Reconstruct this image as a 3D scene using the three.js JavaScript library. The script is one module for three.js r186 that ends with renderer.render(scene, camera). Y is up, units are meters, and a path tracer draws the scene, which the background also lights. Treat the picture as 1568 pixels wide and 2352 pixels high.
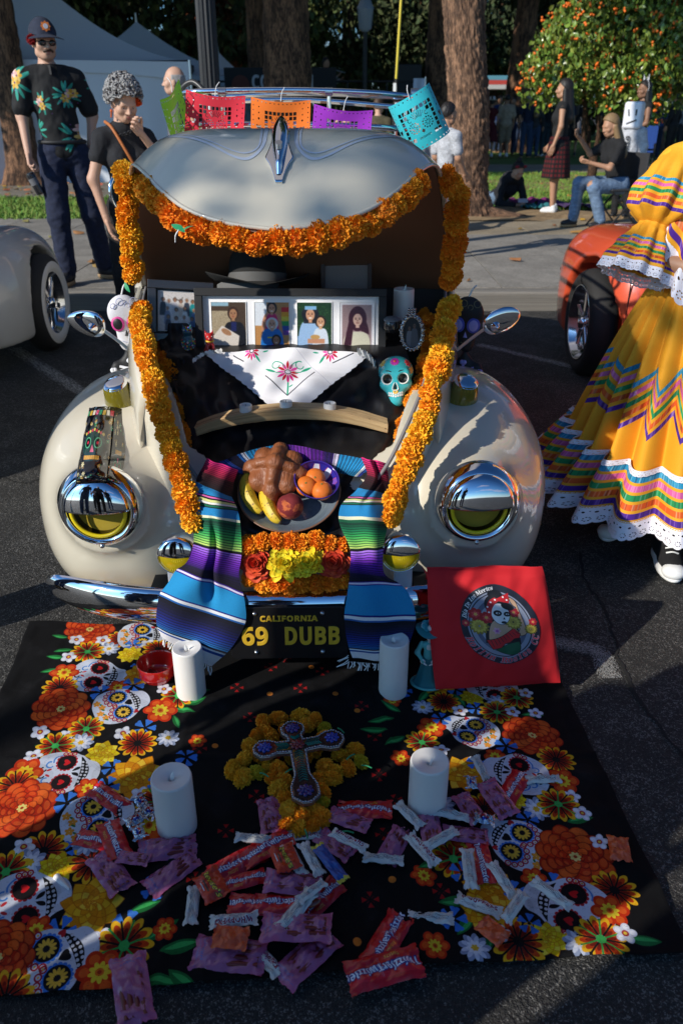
import * as THREE from 'three';
import { mergeGeometries, mergeVertices, toCreasedNormals } from 'three/addons/utils/BufferGeometryUtils.js';
import { RoundedBoxGeometry } from 'three/addons/geometries/RoundedBoxGeometry.js';
import { ImprovedNoise } from 'three/addons/math/ImprovedNoise.js';
import { Sky } from 'three/addons/objects/Sky.js';
import { FontLoader } from 'three/addons/loaders/FontLoader.js';
import { TextGeometry } from 'three/addons/geometries/TextGeometry.js';

// ---------- camera, sky, sun, exposure ----------
const scene = new THREE.Scene();
const EYE = 1.42, FPX = 1833, PITCH = 26.65 * Math.PI / 180;
const camera = new THREE.PerspectiveCamera(65.36, 682 / 1024, 0.05, 900);
camera.position.set(0, EYE, 0);
camera.rotation.set(-PITCH, 0, 0);
camera.focus = 2.15; camera.userData.fStop = 5.0;
const renderer = new THREE.WebGLRenderer();
renderer.toneMapping = THREE.LinearToneMapping;
renderer.toneMappingExposure = 1.0;
renderer.shadowMap.enabled = true;
const SUN_EL = 29 * Math.PI / 180, SUN_AZ = 52 * Math.PI / 180;
const sunDir = new THREE.Vector3(-Math.sin(SUN_AZ) * Math.cos(SUN_EL), Math.sin(SUN_EL), Math.cos(SUN_AZ) * Math.cos(SUN_EL));
const sky = new Sky(); sky.name = 'sky'; sky.scale.setScalar(800); sky.userData.kind = 'structure';
sky.material.uniforms.sunPosition.value.copy(sunDir);
sky.material.uniforms.turbidity.value = 2.5; sky.material.uniforms.rayleigh.value = 1.2;
sky.material.uniforms.mieCoefficient.value = 0.004;
scene.add(sky);
scene.environmentIntensity = 0.19;
const sun = new THREE.DirectionalLight(new THREE.Color(1, 0.93, 0.82), 4.7);
sun.name = 'sun'; sun.target.position.set(0, 0, -4); sun.position.copy(sunDir).multiplyScalar(40).add(sun.target.position);
sun.castShadow = true; sun.shadow.mapSize.set(4096, 4096);
Object.assign(sun.shadow.camera, { left: -22, right: 22, top: 22, bottom: -22, near: 1, far: 120 });
scene.add(sun, sun.target);

// ---------- helpers ----------
let seed = 7;
const reseed = (s) => { seed = s; };
const R = () => { seed = (seed + 0x6d2b79f5) | 0; let t = Math.imul(seed ^ (seed >>> 15), 1 | seed); t = (t + Math.imul(t ^ (t >>> 7), 61 | t)) ^ t; return ((t ^ (t >>> 14)) >>> 0) / 4294967296; };
const rr = (a, b) => a + (b - a) * R();
const PN = new ImprovedNoise(), N3 = (x, y, z = 0.5) => PN.noise(x, y, z);
const V = (x, y, z) => new THREE.Vector3(x, y, z);
const PI = Math.PI, lerp = THREE.MathUtils.lerp, clamp = THREE.MathUtils.clamp, sstep = THREE.MathUtils.smoothstep;
const CP = Math.cos(PITCH), SP = Math.sin(PITCH);
const ray = (X, Y) => { const a = (X - 784) / FPX, t = (Y - 1176) / FPX; return V(a, -SP - t * CP, -(CP - t * SP)); };
const at = (X, Y, D) => { const r = ray(X, Y); return r.multiplyScalar(D / -r.z).add(camera.position); };       // point of a sight line at forward distance D
const gp = (X, Y, h = 0) => { const r = ray(X, Y); return r.multiplyScalar((EYE - h) / -r.y).add(camera.position); };   // point of a sight line at height h
const used = {};
function numbered(n) { const k = used[n] = (used[n] ?? -1) + 1; return k ? n + '_' + String(k).padStart(3, '0') : n; }
function tag(o, label, category, group, kind) { if (label) o.userData.label = label; if (category) o.userData.category = category; if (group) o.userData.group = group; if (kind) o.userData.kind = kind; return o; }
function shadow(m) { m.castShadow = m.receiveShadow = true; return m; }
function thing(name, label, category, pos = [0, 0, 0], turn = 0, group) {
  const o = new THREE.Group(); o.name = numbered(name); scene.add(o);
  if (pos.isVector3) o.position.copy(pos); else o.position.set(...pos);
  o.rotation.y = turn; return tag(o, label, category, group);
}
function solo(name, label, category, geo, m, group) { const o = shadow(new THREE.Mesh(geo, m)); o.name = numbered(name); scene.add(o); return tag(o, label, category, group); }
function part(p, name, geo, m, pos, rot) {
  const o = shadow(new THREE.Mesh(Array.isArray(geo) ? mg(geo) : geo, m)); o.name = name; p.add(o);
  if (pos) pos.isVector3 ? o.position.copy(pos) : o.position.set(...pos); if (rot) o.rotation.set(...rot); return o;
}
function struct(name, geo, m) { const o = shadow(new THREE.Mesh(geo, m)); o.name = numbered(name); o.userData.kind = 'structure'; scene.add(o); return o; }
function mg(list) {
  const idx = list.every((g) => g.index);
  return mergeGeometries(list.map((g) => { const h = !idx && g.index ? g.toNonIndexed() : g.clone(); for (const k of Object.keys(h.attributes)) if (!['position', 'normal', 'uv'].includes(k)) h.deleteAttribute(k); if (!h.attributes.uv) h.setAttribute('uv', new THREE.BufferAttribute(new Float32Array(h.attributes.position.count * 2), 2)); return h; }));
}
const C3 = (r, g, b) => new THREE.Color().setRGB(r, g, b);
const mat = (c, rough = 0.8, o = {}) => new THREE.MeshStandardMaterial({ color: Array.isArray(c) ? C3(...c) : c, roughness: rough, side: THREE.DoubleSide, ...o });
const phys = (c, rough, o = {}) => new THREE.MeshPhysicalMaterial({ color: Array.isArray(c) ? C3(...c) : c, roughness: rough, side: THREE.DoubleSide, ...o });
function cnv(w, h, draw) { const c = document.createElement('canvas'); c.width = w; c.height = h; const x = c.getContext('2d'); draw(x, w, h); return c; }
function tex(w, h, draw, o = {}) {
  const t = new THREE.CanvasTexture(cnv(w, h, draw)); if (!o.data) t.colorSpace = THREE.SRGBColorSpace;
  if (o.repeat) { t.wrapS = t.wrapT = THREE.RepeatWrapping; t.repeat.set(...o.repeat); } return t;
}
// tiling noise map: value(u, v) in 0..1 -> texture of n x n pixels; layers of periodic value noise
function noiseTex(n, layers, color, o = {}) {
  const d = new Uint8Array(n * n * 4), L = layers.map(([p, a]) => { const g = new Float32Array(p * p); for (let i = 0; i < p * p; i++) g[i] = R(); return [p, a, g]; });
  for (let y = 0; y < n; y++) for (let x = 0; x < n; x++) {
    let v = 0, s = 0;
    for (const [p, a, g] of L) {
      const fx = x / n * p, fy = y / n * p, ix = Math.floor(fx), iy = Math.floor(fy), tx = fx - ix, ty = fy - iy, ux = tx * tx * (3 - 2 * tx), uy = ty * ty * (3 - 2 * ty), X1 = (ix + 1) % p, Y1 = (iy + 1) % p;
      v += a * lerp(lerp(g[iy * p + ix], g[iy * p + X1], ux), lerp(g[Y1 * p + ix], g[Y1 * p + X1], ux), uy); s += a;
    }
    const c = color(v / s, x / n, y / n), k = (y * n + x) * 4; d[k] = c[0]; d[k + 1] = c[1]; d[k + 2] = c[2]; d[k + 3] = 255;
  }
  const t = new THREE.DataTexture(d, n, n); t.wrapS = t.wrapT = THREE.RepeatWrapping; t.magFilter = THREE.LinearFilter; t.minFilter = THREE.LinearMipmapLinearFilter; t.generateMipmaps = true;
  if (!o.data) t.colorSpace = THREE.SRGBColorSpace; if (o.repeat) t.repeat.set(...o.repeat); t.needsUpdate = true; return t;
}
const box = (w, h, d, x = 0, y = 0, z = 0, r = 0) => (r ? new RoundedBoxGeometry(w, h, d, 2, r) : new THREE.BoxGeometry(w, h, d)).translate(x, y, z);
const cyl = (r1, r2, h, n = 24, x = 0, y = 0, z = 0) => new THREE.CylinderGeometry(r1, r2, h, n).translate(x, y, z);
const sph = (r, x = 0, y = 0, z = 0, a = 20, b = 14) => new THREE.SphereGeometry(r, a, b).translate(x, y, z);
const torus = (R0, r, n = 40, m = 8) => new THREE.TorusGeometry(R0, r, m, n);
const lathe = (pts, n = 40) => new THREE.LatheGeometry(pts.map(([x, y]) => new THREE.Vector2(x, y)), n);
const curve = (pts) => new THREE.CatmullRomCurve3(pts.map((p) => (p.isVector3 ? p : V(...p))));
const tube = (pts, r, n = 24, m = 8, closed = false) => new THREE.TubeGeometry(new THREE.CatmullRomCurve3(pts.map((p) => (p.isVector3 ? p : V(...p))), closed), n, r, m, closed);
function bar(a, b, r, n = 8) { const d = b.clone().sub(a), g = new THREE.CylinderGeometry(r, r, d.length(), n); g.applyQuaternion(new THREE.Quaternion().setFromUnitVectors(V(0, 1, 0), d.clone().normalize())); return g.translate(...a.clone().add(b).multiplyScalar(0.5).toArray()); }
// grid surface: fn(u, v) -> Vector3
function surf(nu, nv, fn, thick = 0) {
  const pos = [], uv = [], idx = [], layers = thick ? 2 : 1, W = nu + 1;
  for (let j = 0; j <= nv; j++) for (let i = 0; i <= nu; i++) { const p = fn(i / nu, j / nv); pos.push(p.x, p.y, p.z); uv.push(i / nu, j / nv); }
  for (let j = 0; j < nv; j++) for (let i = 0; i < nu; i++) { const a = j * W + i; idx.push(a, a + 1, a + W, a + 1, a + W + 1, a + W); }
  const g = new THREE.BufferGeometry(); g.setAttribute('position', new THREE.Float32BufferAttribute(pos, 3)); g.setAttribute('uv', new THREE.Float32BufferAttribute(uv, 2)); g.setIndex(idx); g.computeVertexNormals();
  if (!thick) return g;
  const n = g.attributes.normal, h = pos.length / 3, P2 = pos.slice(), U2 = uv.concat(uv), I2 = idx.slice();
  for (let k = 0; k < h; k++) P2.push(pos[k * 3] - n.getX(k) * thick, pos[k * 3 + 1] - n.getY(k) * thick, pos[k * 3 + 2] - n.getZ(k) * thick);
  for (let k = 0; k < idx.length; k += 3) I2.push(idx[k] + h, idx[k + 2] + h, idx[k + 1] + h);
  const rim = []; for (let i = 0; i < nu; i++) rim.push([i, i + 1]); for (let j = 0; j < nv; j++) rim.push([j * W + nu, (j + 1) * W + nu]); for (let i = nu; i > 0; i--) rim.push([nv * W + i, nv * W + i - 1]); for (let j = nv; j > 0; j--) rim.push([j * W, (j - 1) * W]);
  for (const [a, b] of rim) I2.push(a, a + h, b, b, a + h, b + h);
  const q = new THREE.BufferGeometry(); q.setAttribute('position', new THREE.Float32BufferAttribute(P2, 3)); q.setAttribute('uv', new THREE.Float32BufferAttribute(U2, 2)); q.setIndex(I2); q.computeVertexNormals(); return q;
}
// naive surface nets: f(x, y, z) < 0 inside, lo/hi corners, cell size
function iso(f, lo, hi, cell) {
  const nx = Math.ceil((hi[0] - lo[0]) / cell) + 1, ny = Math.ceil((hi[1] - lo[1]) / cell) + 1, nz = Math.ceil((hi[2] - lo[2]) / cell) + 1;
  const F = new Float32Array(nx * ny * nz), id = new Int32Array(nx * ny * nz).fill(-1), pos = [], idx = [], sx = 1, sy = nx, sz = nx * ny;
  for (let k = 0, q = 0; k < nz; k++) for (let j = 0; j < ny; j++) for (let i = 0; i < nx; i++, q++) F[q] = f(lo[0] + i * cell, lo[1] + j * cell, lo[2] + k * cell);
  const E = [[0, 1], [0, sy], [0, sz], [1, 1 + sy], [1, 1 + sz], [sy, sy + 1], [sy, sy + sz], [sz, sz + 1], [sz, sz + sy], [1 + sy, 1 + sy + sz], [1 + sz, 1 + sy + sz], [sy + sz, 1 + sy + sz]];
  const off = (o) => [o % nx, Math.floor(o / nx) % ny, Math.floor(o / sz)], EO = E.map(([a, b]) => [a, b, off(a), off(b)]);
  for (let k = 0; k < nz - 1; k++) for (let j = 0; j < ny - 1; j++) for (let i = 0; i < nx - 1; i++) {
    const q = i + j * sy + k * sz; let n = 0, x = 0, y = 0, z = 0;
    for (const [a, b, A, B] of EO) { const fa = F[q + a], fb = F[q + b]; if ((fa < 0) !== (fb < 0)) { const t = fa / (fa - fb); n++; x += A[0] + (B[0] - A[0]) * t; y += A[1] + (B[1] - A[1]) * t; z += A[2] + (B[2] - A[2]) * t; } }
    if (n) { id[q] = pos.length / 3; pos.push(lo[0] + (i + x / n) * cell, lo[1] + (j + y / n) * cell, lo[2] + (k + z / n) * cell); }
  }
  const quad = (a, b, c, d, flip) => { if (a < 0 || b < 0 || c < 0 || d < 0) return; flip ? idx.push(a, c, b, a, d, c) : idx.push(a, b, c, a, c, d); };
  for (let k = 1; k < nz - 1; k++) for (let j = 1; j < ny - 1; j++) for (let i = 1; i < nx - 1; i++) {
    const q = i + j * sy + k * sz, s = F[q] < 0;
    if (s !== F[q + sx] < 0) quad(id[q], id[q - sy], id[q - sy - sz], id[q - sz], s);
    if (s !== F[q + sy] < 0) quad(id[q], id[q - sz], id[q - sz - sx], id[q - sx], s);
    if (s !== F[q + sz] < 0) quad(id[q], id[q - sx], id[q - sx - sy], id[q - sy], s);
  }
  for (let k = 0; k < idx.length; k += 3) { const t = idx[k + 1]; idx[k + 1] = idx[k + 2]; idx[k + 2] = t; }
  const g = new THREE.BufferGeometry(); g.setAttribute('position', new THREE.Float32BufferAttribute(pos, 3)); g.setIndex(idx);
  const nn = new Float32Array(pos.length), e = cell * 0.5;
  for (let i = 0; i < pos.length; i += 3) { const x = pos[i], y = pos[i + 1], z = pos[i + 2]; let a = f(x + e, y, z) - f(x - e, y, z), b = f(x, y + e, z) - f(x, y - e, z), c = f(x, y, z + e) - f(x, y, z - e); const l = Math.hypot(a, b, c) || 1; nn[i] = a / l; nn[i + 1] = b / l; nn[i + 2] = c / l; }
  g.setAttribute('normal', new THREE.BufferAttribute(nn, 3));
  const uv = new Float32Array(pos.length / 3 * 2); for (let i = 0; i < pos.length / 3; i++) { uv[2 * i] = pos[3 * i] + pos[3 * i + 2] * 0.5; uv[2 * i + 1] = pos[3 * i + 1]; } g.setAttribute('uv', new THREE.BufferAttribute(uv, 2));
  return g;
}
const smin = (a, b, k) => { const h = Math.max(k - Math.abs(a - b), 0) / k; return Math.min(a, b) - h * h * k * 0.25; };
const smax = (a, b, k) => -smin(-a, -b, k);
const ell = (x, y, z, c, r) => { const a = (x - c[0]) / r[0], b = (y - c[1]) / r[1], d = (z - c[2]) / r[2], k0 = Math.hypot(a, b, d), k1 = Math.hypot(a / r[0], b / r[1], d / r[2]); return k1 < 1e-6 ? -Math.min(...r) : k0 * (k0 - 1) / k1; };
const cap = (x, y, z, a, b, ra, rb = ra) => { const bx = b[0] - a[0], by = b[1] - a[1], bz = b[2] - a[2], px = x - a[0], py = y - a[1], pz = z - a[2], h = clamp((px * bx + py * by + pz * bz) / (bx * bx + by * by + bz * bz + 1e-9), 0, 1); return Math.hypot(px - bx * h, py - by * h, pz - bz * h) - lerp(ra, rb, h); };
// joins a list of ['c', a, b, ra, rb] and ['e', centre, radii] with smooth minimum k
const join = (prims, k, grow = 0) => { return (x, y, z) => { let d = 9; for (const p of prims) d = smin(d, p[0] === 'c' ? cap(x, y, z, p[1], p[2], p[3], p[4] ?? p[3]) : ell(x, y, z, p[1], p[2]), k); return d - grow; }; };
function primBox(prims, m) { const lo = [9, 9, 9], hi = [-9, -9, -9]; for (const p of prims) { const pts = p[0] === 'c' ? [[p[1], Array(3).fill(p[3])], [p[2], Array(3).fill(p[4] ?? p[3])]] : [[p[1], p[2]]]; for (const [c, r] of pts) for (let i = 0; i < 3; i++) { lo[i] = Math.min(lo[i], c[i] - r[i] - m); hi[i] = Math.max(hi[i], c[i] + r[i] + m); } } return [lo, hi]; }
const blob = (prims, cell, k = 0.03, grow = 0) => { const [lo, hi] = primBox(prims, grow + k * 0.5 + cell * 2); return iso(join(prims, k, grow), lo, hi, cell); };
const sans = (s) => `bold ${s}px sans-serif`;
const rgb = (r, g, b) => `rgb(${r | 0},${g | 0},${b | 0})`;

// ---------- shared materials ----------
const M = {
  cream: phys([0.62, 0.572, 0.46], 0.4, { clearcoat: 1, clearcoatRoughness: 0.03 }),
  chrome: phys([0.86, 0.87, 0.9], 0.05, { metalness: 1 }),
  steel: phys([0.55, 0.56, 0.58], 0.28, { metalness: 1 }),
  rubber: mat([0.018, 0.018, 0.018], 0.75),
  black: mat([0.012, 0.012, 0.013], 0.6),
  gloss: phys([0.012, 0.012, 0.014], 0.25, { clearcoat: 0.6 }),
  white: mat([0.8, 0.8, 0.78], 0.6),
  wax: phys([0.78, 0.76, 0.72], 0.42, { sheen: 0 }),
  yellowGlass: phys([0.9, 0.72, 0.05], 0.05, { transmission: 0.9, thickness: 0.02, attenuationColor: C3(0.75, 0.6, 0.02), attenuationDistance: 0.02, ior: 1.45 }),
  mirror: phys([0.9, 0.9, 0.92], 0.02, { metalness: 1 }),
};
// ---------- ground ----------
reseed(11);
const asphaltC = noiseTex(1024, [[512, 1], [200, 0.8], [60, 0.25], [9, 0.3]], (v) => { const k = clamp((v - 0.5) * 3.2 + 0.5, 0, 1); const q = k > 0.955 ? 120 : 38 + 22 * k; return [q, q * 0.985, q * 0.95]; }, { repeat: [1 / 0.8, 1 / 0.8] });
const asphaltB = noiseTex(1024, [[400, 1], [160, 0.9], [50, 0.3]], (v) => { const k = clamp((v - 0.5) * 3 + 0.5, 0, 1) * 255; return [k, k, k]; }, { data: true, repeat: [1 / 0.8, 1 / 0.8] });
const asphalt = mat([0.78, 0.78, 0.78], 0.9, { map: asphaltC, bumpMap: asphaltB, bumpScale: 0.002 });
const flat = (x0, x1, z0, z1, y, nu = 1, nv = 1) => { const g = surf(nu, nv, (u, v) => V(lerp(x0, x1, u), y, lerp(z1, z0, v))); const p = g.attributes.position, q = g.attributes.uv; for (let i = 0; i < p.count; i++) q.setXY(i, p.getX(i), p.getZ(i)); g.computeVertexNormals(); const n = g.attributes.normal; for (let i = 0; i < n.count; i++) n.setXYZ(i, 0, 1, 0); return g; };
struct('road', flat(-300, 300, -400, 60, 0), asphalt);
// cracks and stall lines
const worn = tex(512, 128, (x, w, h) => { x.fillStyle = '#000'; x.fillRect(0, 0, w, h); for (let i = 0; i < 5200; i++) { const g = 90 + R() * 165; x.fillStyle = rgb(g, g, g); const yy = h / 2 + (R() + R() + R() - 1.5) * h * 0.5; x.fillRect(R() * w, yy, 2 + R() * 6, 1 + R() * 3); } }, { data: true });
const paintM = mat([0.36, 0.36, 0.34], 0.85, { alphaMap: worn, transparent: true });
function strip(pts, w, y, name, m) { const c = curve(pts); return struct(name, surf(40, 2, (u, v) => { const p = c.getPoint(u), t = c.getTangent(u); return V(p.x - t.z * (v - 0.5) * w, y, p.z + t.x * (v - 0.5) * w); }), m); }
strip([gp(30, 800), gp(170, 890), gp(280, 960)], 0.1, 0.004, 'painted_line', paintM);
strip([gp(1095, 792), gp(1290, 838), gp(1500, 890)], 0.09, 0.004, 'painted_line', paintM);
strip([gp(1180, 1455), gp(1290, 1480), gp(1370, 1500), gp(1400, 1560)], 0.07, 0.004, 'painted_line', paintM);
const crackM = mat([0.012, 0.012, 0.012], 1);
function crack(pts, w) { const c = curve(pts); struct('road_crack', surf(60, 1, (u, v) => { const p = c.getPoint(u), t = c.getTangent(u), j = 0.012 * N3(u * 30, w * 99); return V(p.x + j - t.z * (v - 0.5) * w * (0.6 + 0.8 * Math.abs(N3(u * 40, 3))), 0.003, p.z + j + t.x * (v - 0.5) * w); }), crackM); }
crack([gp(1330, 1270), gp(1345, 1340), gp(1390, 1400), gp(1415, 1500), gp(1475, 1620), gp(1568, 1740)], 0.011);
crack([gp(0, 1095), gp(60, 1110), gp(140, 1080)], 0.008);

// kerb and pavement of separate slabs
const concC = noiseTex(512, [[256, 1], [90, 0.6], [12, 0.5], [5, 0.5]], (v) => { const k = clamp((v - 0.5) * 2.4 + 0.5, 0, 1), q = 120 + 34 * k; return [q, q * 0.97, q * 0.92]; }, { repeat: [0.7, 0.7] });
const concB = noiseTex(512, [[256, 1], [128, 0.8]], (v) => { const k = v * 255; return [k, k, k]; }, { data: true, repeat: [1.4, 1.4] });
const slabMs = [0.9, 1, 1.08].map((k) => mat([k, k * 0.99, k * 0.97], 0.9, { map: concC, bumpMap: concB, bumpScale: 0.002 }));
const tanM = mat([1.12, 0.98, 0.76], 0.9, { map: concC, bumpMap: concB, bumpScale: 0.002 });
const KZ = -6.4, SW = 0.15;
struct('kerb', (() => { const g = box(60, 0.30, 0.17, 0, SW - 0.152, KZ - 0.085, 0.02); return g; })(), slabMs[0]);
const pave = thing('pavement', 'pale concrete pavement of square slabs behind the parked cars', 'pavement'); pave.userData = { kind: 'structure' };
part(pave, 'slab_bed', box(60, 0.2, 4.6, 0, SW - 0.112, KZ - 2.47), slabMs[0]);
const worldUV = (g, dx, dz) => { const p = g.attributes.position, q = g.attributes.uv, n = g.attributes.normal; for (let i = 0; i < p.count; i++) Math.abs(n.getY(i)) > 0.5 ? q.setXY(i, p.getX(i) + dx, p.getZ(i) + dz) : q.setXY(i, p.getX(i) + p.getZ(i) + dx, p.getY(i)); return g; };
for (let j = 0; j < 3; j++) for (let i = -9; i < 10; i++) {
  const x = -0.07 + i * 0.91, z = KZ - 0.17 - 0.775 - j * 1.55;
  part(pave, 'slab', worldUV(box(0.9, 0.03, 1.54, 0, 0, 0), R() * 9, R() * 9), j === 2 && x > 0.7 ? tanM : slabMs[Math.floor(R() * 3)], [x, SW - 0.014 + (R() - 0.5) * 0.002, z]);
}
// park ground behind
const dirtC = noiseTex(512, [[256, 1], [60, 0.8], [14, 0.6]], (v) => { const k = clamp((v - 0.5) * 2.6 + 0.5, 0, 1); return [112 + 50 * k, 92 + 44 * k, 66 + 34 * k]; }, { repeat: [0.5, 0.5] });
const dirtM = mat([1, 1, 1], 1, { map: dirtC });
const lawnC = noiseTex(512, [[256, 1], [100, 1], [20, 0.7], [6, 0.6]], (v) => { const k = clamp((v - 0.5) * 2.8 + 0.5, 0, 1); return [52 + 40 * k, 82 + 44 * k, 24 + 18 * k]; }, { repeat: [0.5, 0.5] });
const lawnM = mat([0.9, 0.95, 0.9], 1, { map: lawnC });
const bumpy = (x0, x1, z0, z1, y, a) => { const g = flat(x0, x1, z0, z1, y, 60, 16), p = g.attributes.position; for (let i = 0; i < p.count; i++) p.setY(i, y + a * (N3(p.getX(i) * 1.3, p.getZ(i) * 1.3) + 0.5)); g.computeVertexNormals(); return g; };
struct('lawn', flat(-60, 60, -90, -11.05, SW - 0.02), lawnM);
struct('dirt_bed', bumpy(0.9, 5.2, -12.3, -10.9, SW - 0.01, 0.05), dirtM);
struct('path', flat(-60, 0.6, -20, -14.3, SW - 0.012), mat([0.8, 0.75, 0.66], 0.95, { map: concC }));
struct('path', flat(0.6, 60, -23.5, -20.2, SW - 0.012), mat([1.0, 0.88, 0.72], 0.95, { map: concC }));
struct('dirt_bed', bumpy(2.9, 7.5, -19.5, -15.4, SW - 0.015, 0.03), dirtM);
// grass blades
{
  const blade = surf(1, 2, (u, v) => V((u - 0.5) * 0.012 * (1 - v * 0.85), v * 0.055, 0.02 * v * v));
  const areas = [[-8.5, 0, -14.2, -11.1, 26000], [1.6, 6.5, -20, -12.2, 30000]], n = areas.reduce((s, a) => s + a[4], 0);
  const im = new THREE.InstancedMesh(blade, mat([0.16, 0.26, 0.05], 0.8), n), m4 = new THREE.Matrix4(), q = new THREE.Quaternion(), col = new THREE.Color(); let k = 0;
  for (const [x0, x1, z0, z1, c] of areas) for (let i = 0; i < c; i++) {
    q.setFromEuler(new THREE.Euler(rr(-0.5, 0.5), R() * 6.28, rr(-0.5, 0.5))); const s = rr(0.7, 1.6);
    m4.compose(V(rr(x0, x1), SW - 0.03, rr(z0, z1)), q, V(s * 1.6, s, s)); im.setMatrixAt(k, m4); im.setColorAt(k++, col.setRGB(rr(0.7, 1.3), rr(0.8, 1.2), rr(0.6, 1)));
  }
  im.name = 'grass'; shadow(im); scene.add(im); tag(im, 'short sunlit grass of the park lawn behind the pavement', 'grass', null, 'stuff');
}
// fallen leaves on pavement and path
{
  const leaf = surf(3, 4, (u, v) => V((u - 0.5) * 0.06 * Math.sin(PI * (0.08 + 0.88 * v)), 0.012 * Math.sin(u * PI) * (1 + v), (v - 0.5) * 0.09));
  const lm = [[0.25, 0.12, 0.04], [0.35, 0.2, 0.07], [0.16, 0.07, 0.03]].map((c) => mat(c, 0.8));
  const im = new THREE.InstancedMesh(leaf, lm[0], 330), m4 = new THREE.Matrix4(), q = new THREE.Quaternion(), col = new THREE.Color();
  for (let i = 0; i < 330; i++) {
    let x, z; if (i < 170) { x = rr(-7, -1.5); z = rr(-19, -14.3); } else if (i < 250) { x = rr(-5, 4.4); z = rr(-11, -6.6); } else { x = rr(1.4, 6); z = rr(-20, -11.5); }
    q.setFromEuler(new THREE.Euler(rr(-0.2, 0.2), R() * 6.28, rr(-0.2, 0.2))); const s = rr(0.6, 1.5);
    m4.compose(V(x, SW + 0.012, z), q, V(s, s, s)); im.setMatrixAt(i, m4); im.setColorAt(i, i % 9 === 0 ? col.setRGB(1.6, 1.9, 0.6) : col.setRGB(rr(0.6, 1.6), rr(0.6, 1.5), 1));
  }
  im.name = 'fallen_leaves'; shadow(im); scene.add(im); tag(im, 'dry brown leaves scattered over pavement, path and lawn', 'leaves', null, 'stuff');
}
// ---------- the cream car ----------
const CAR = V(-0.135, 0, -1.78), CAR_TURN = 0.02;
const car = thing('vintage_car', 'cream vintage car with its front hood propped open over an altar', 'car', CAR, CAR_TURN);
const carM4 = new THREE.Matrix4().makeRotationY(CAR_TURN).setPosition(CAR);
const CW = (x, y, z) => V(x, y, z).applyMatrix4(carM4);      // car axes (z = 0 at the plate) to the place's
const HINGE = V(0, 0.885, -1.05), HOPEN = -40.5 * PI / 180;
const eK = [[0, 0.53, -0.01], [0.3, 0.485, -0.02], [0.55, 0.435, -0.035], [0.7, 0.4, -0.074], [0.8, 0.365, -0.13], [0.88, 0.315, -0.215], [0.93, 0.265, -0.295], [0.965, 0.195, -0.37], [0.982, 0.1, -0.415], [0.985, 0.004, -0.43]];
const cK = [[0, 0], [0.3, 0.04], [0.55, 0.045], [0.7, 0.015], [0.8, -0.032], [0.88, -0.1], [0.93, -0.175], [0.962, -0.27], [0.98, -0.36], [0.985, -0.43]];
const eC = curve(eK.map(([a, x, b]) => V(x, b, a))), cC = curve(cK.map(([a, b]) => V(0, b, a)));
const hoodP = (s, v, lift = 0) => { const e = eC.getPoint(v), c = cC.getPoint(v), k = Math.pow(Math.abs(s), 6.5); return V(e.x * s, lerp(c.y, e.y, k) + lift, lerp(c.z, e.z, k)); };
const hoodN = (s, v) => { const a = hoodP(s + 0.01, v).sub(hoodP(s - 0.01, v)), b = hoodP(s, Math.min(1, v + 0.01)).sub(hoodP(s, v - 0.01)); return b.cross(a).normalize(); };
const edgeBody = (v, side) => { const e = eC.getPoint(v); return V(e.x * side, HINGE.y + e.y, HINGE.z + e.z); };
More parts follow.
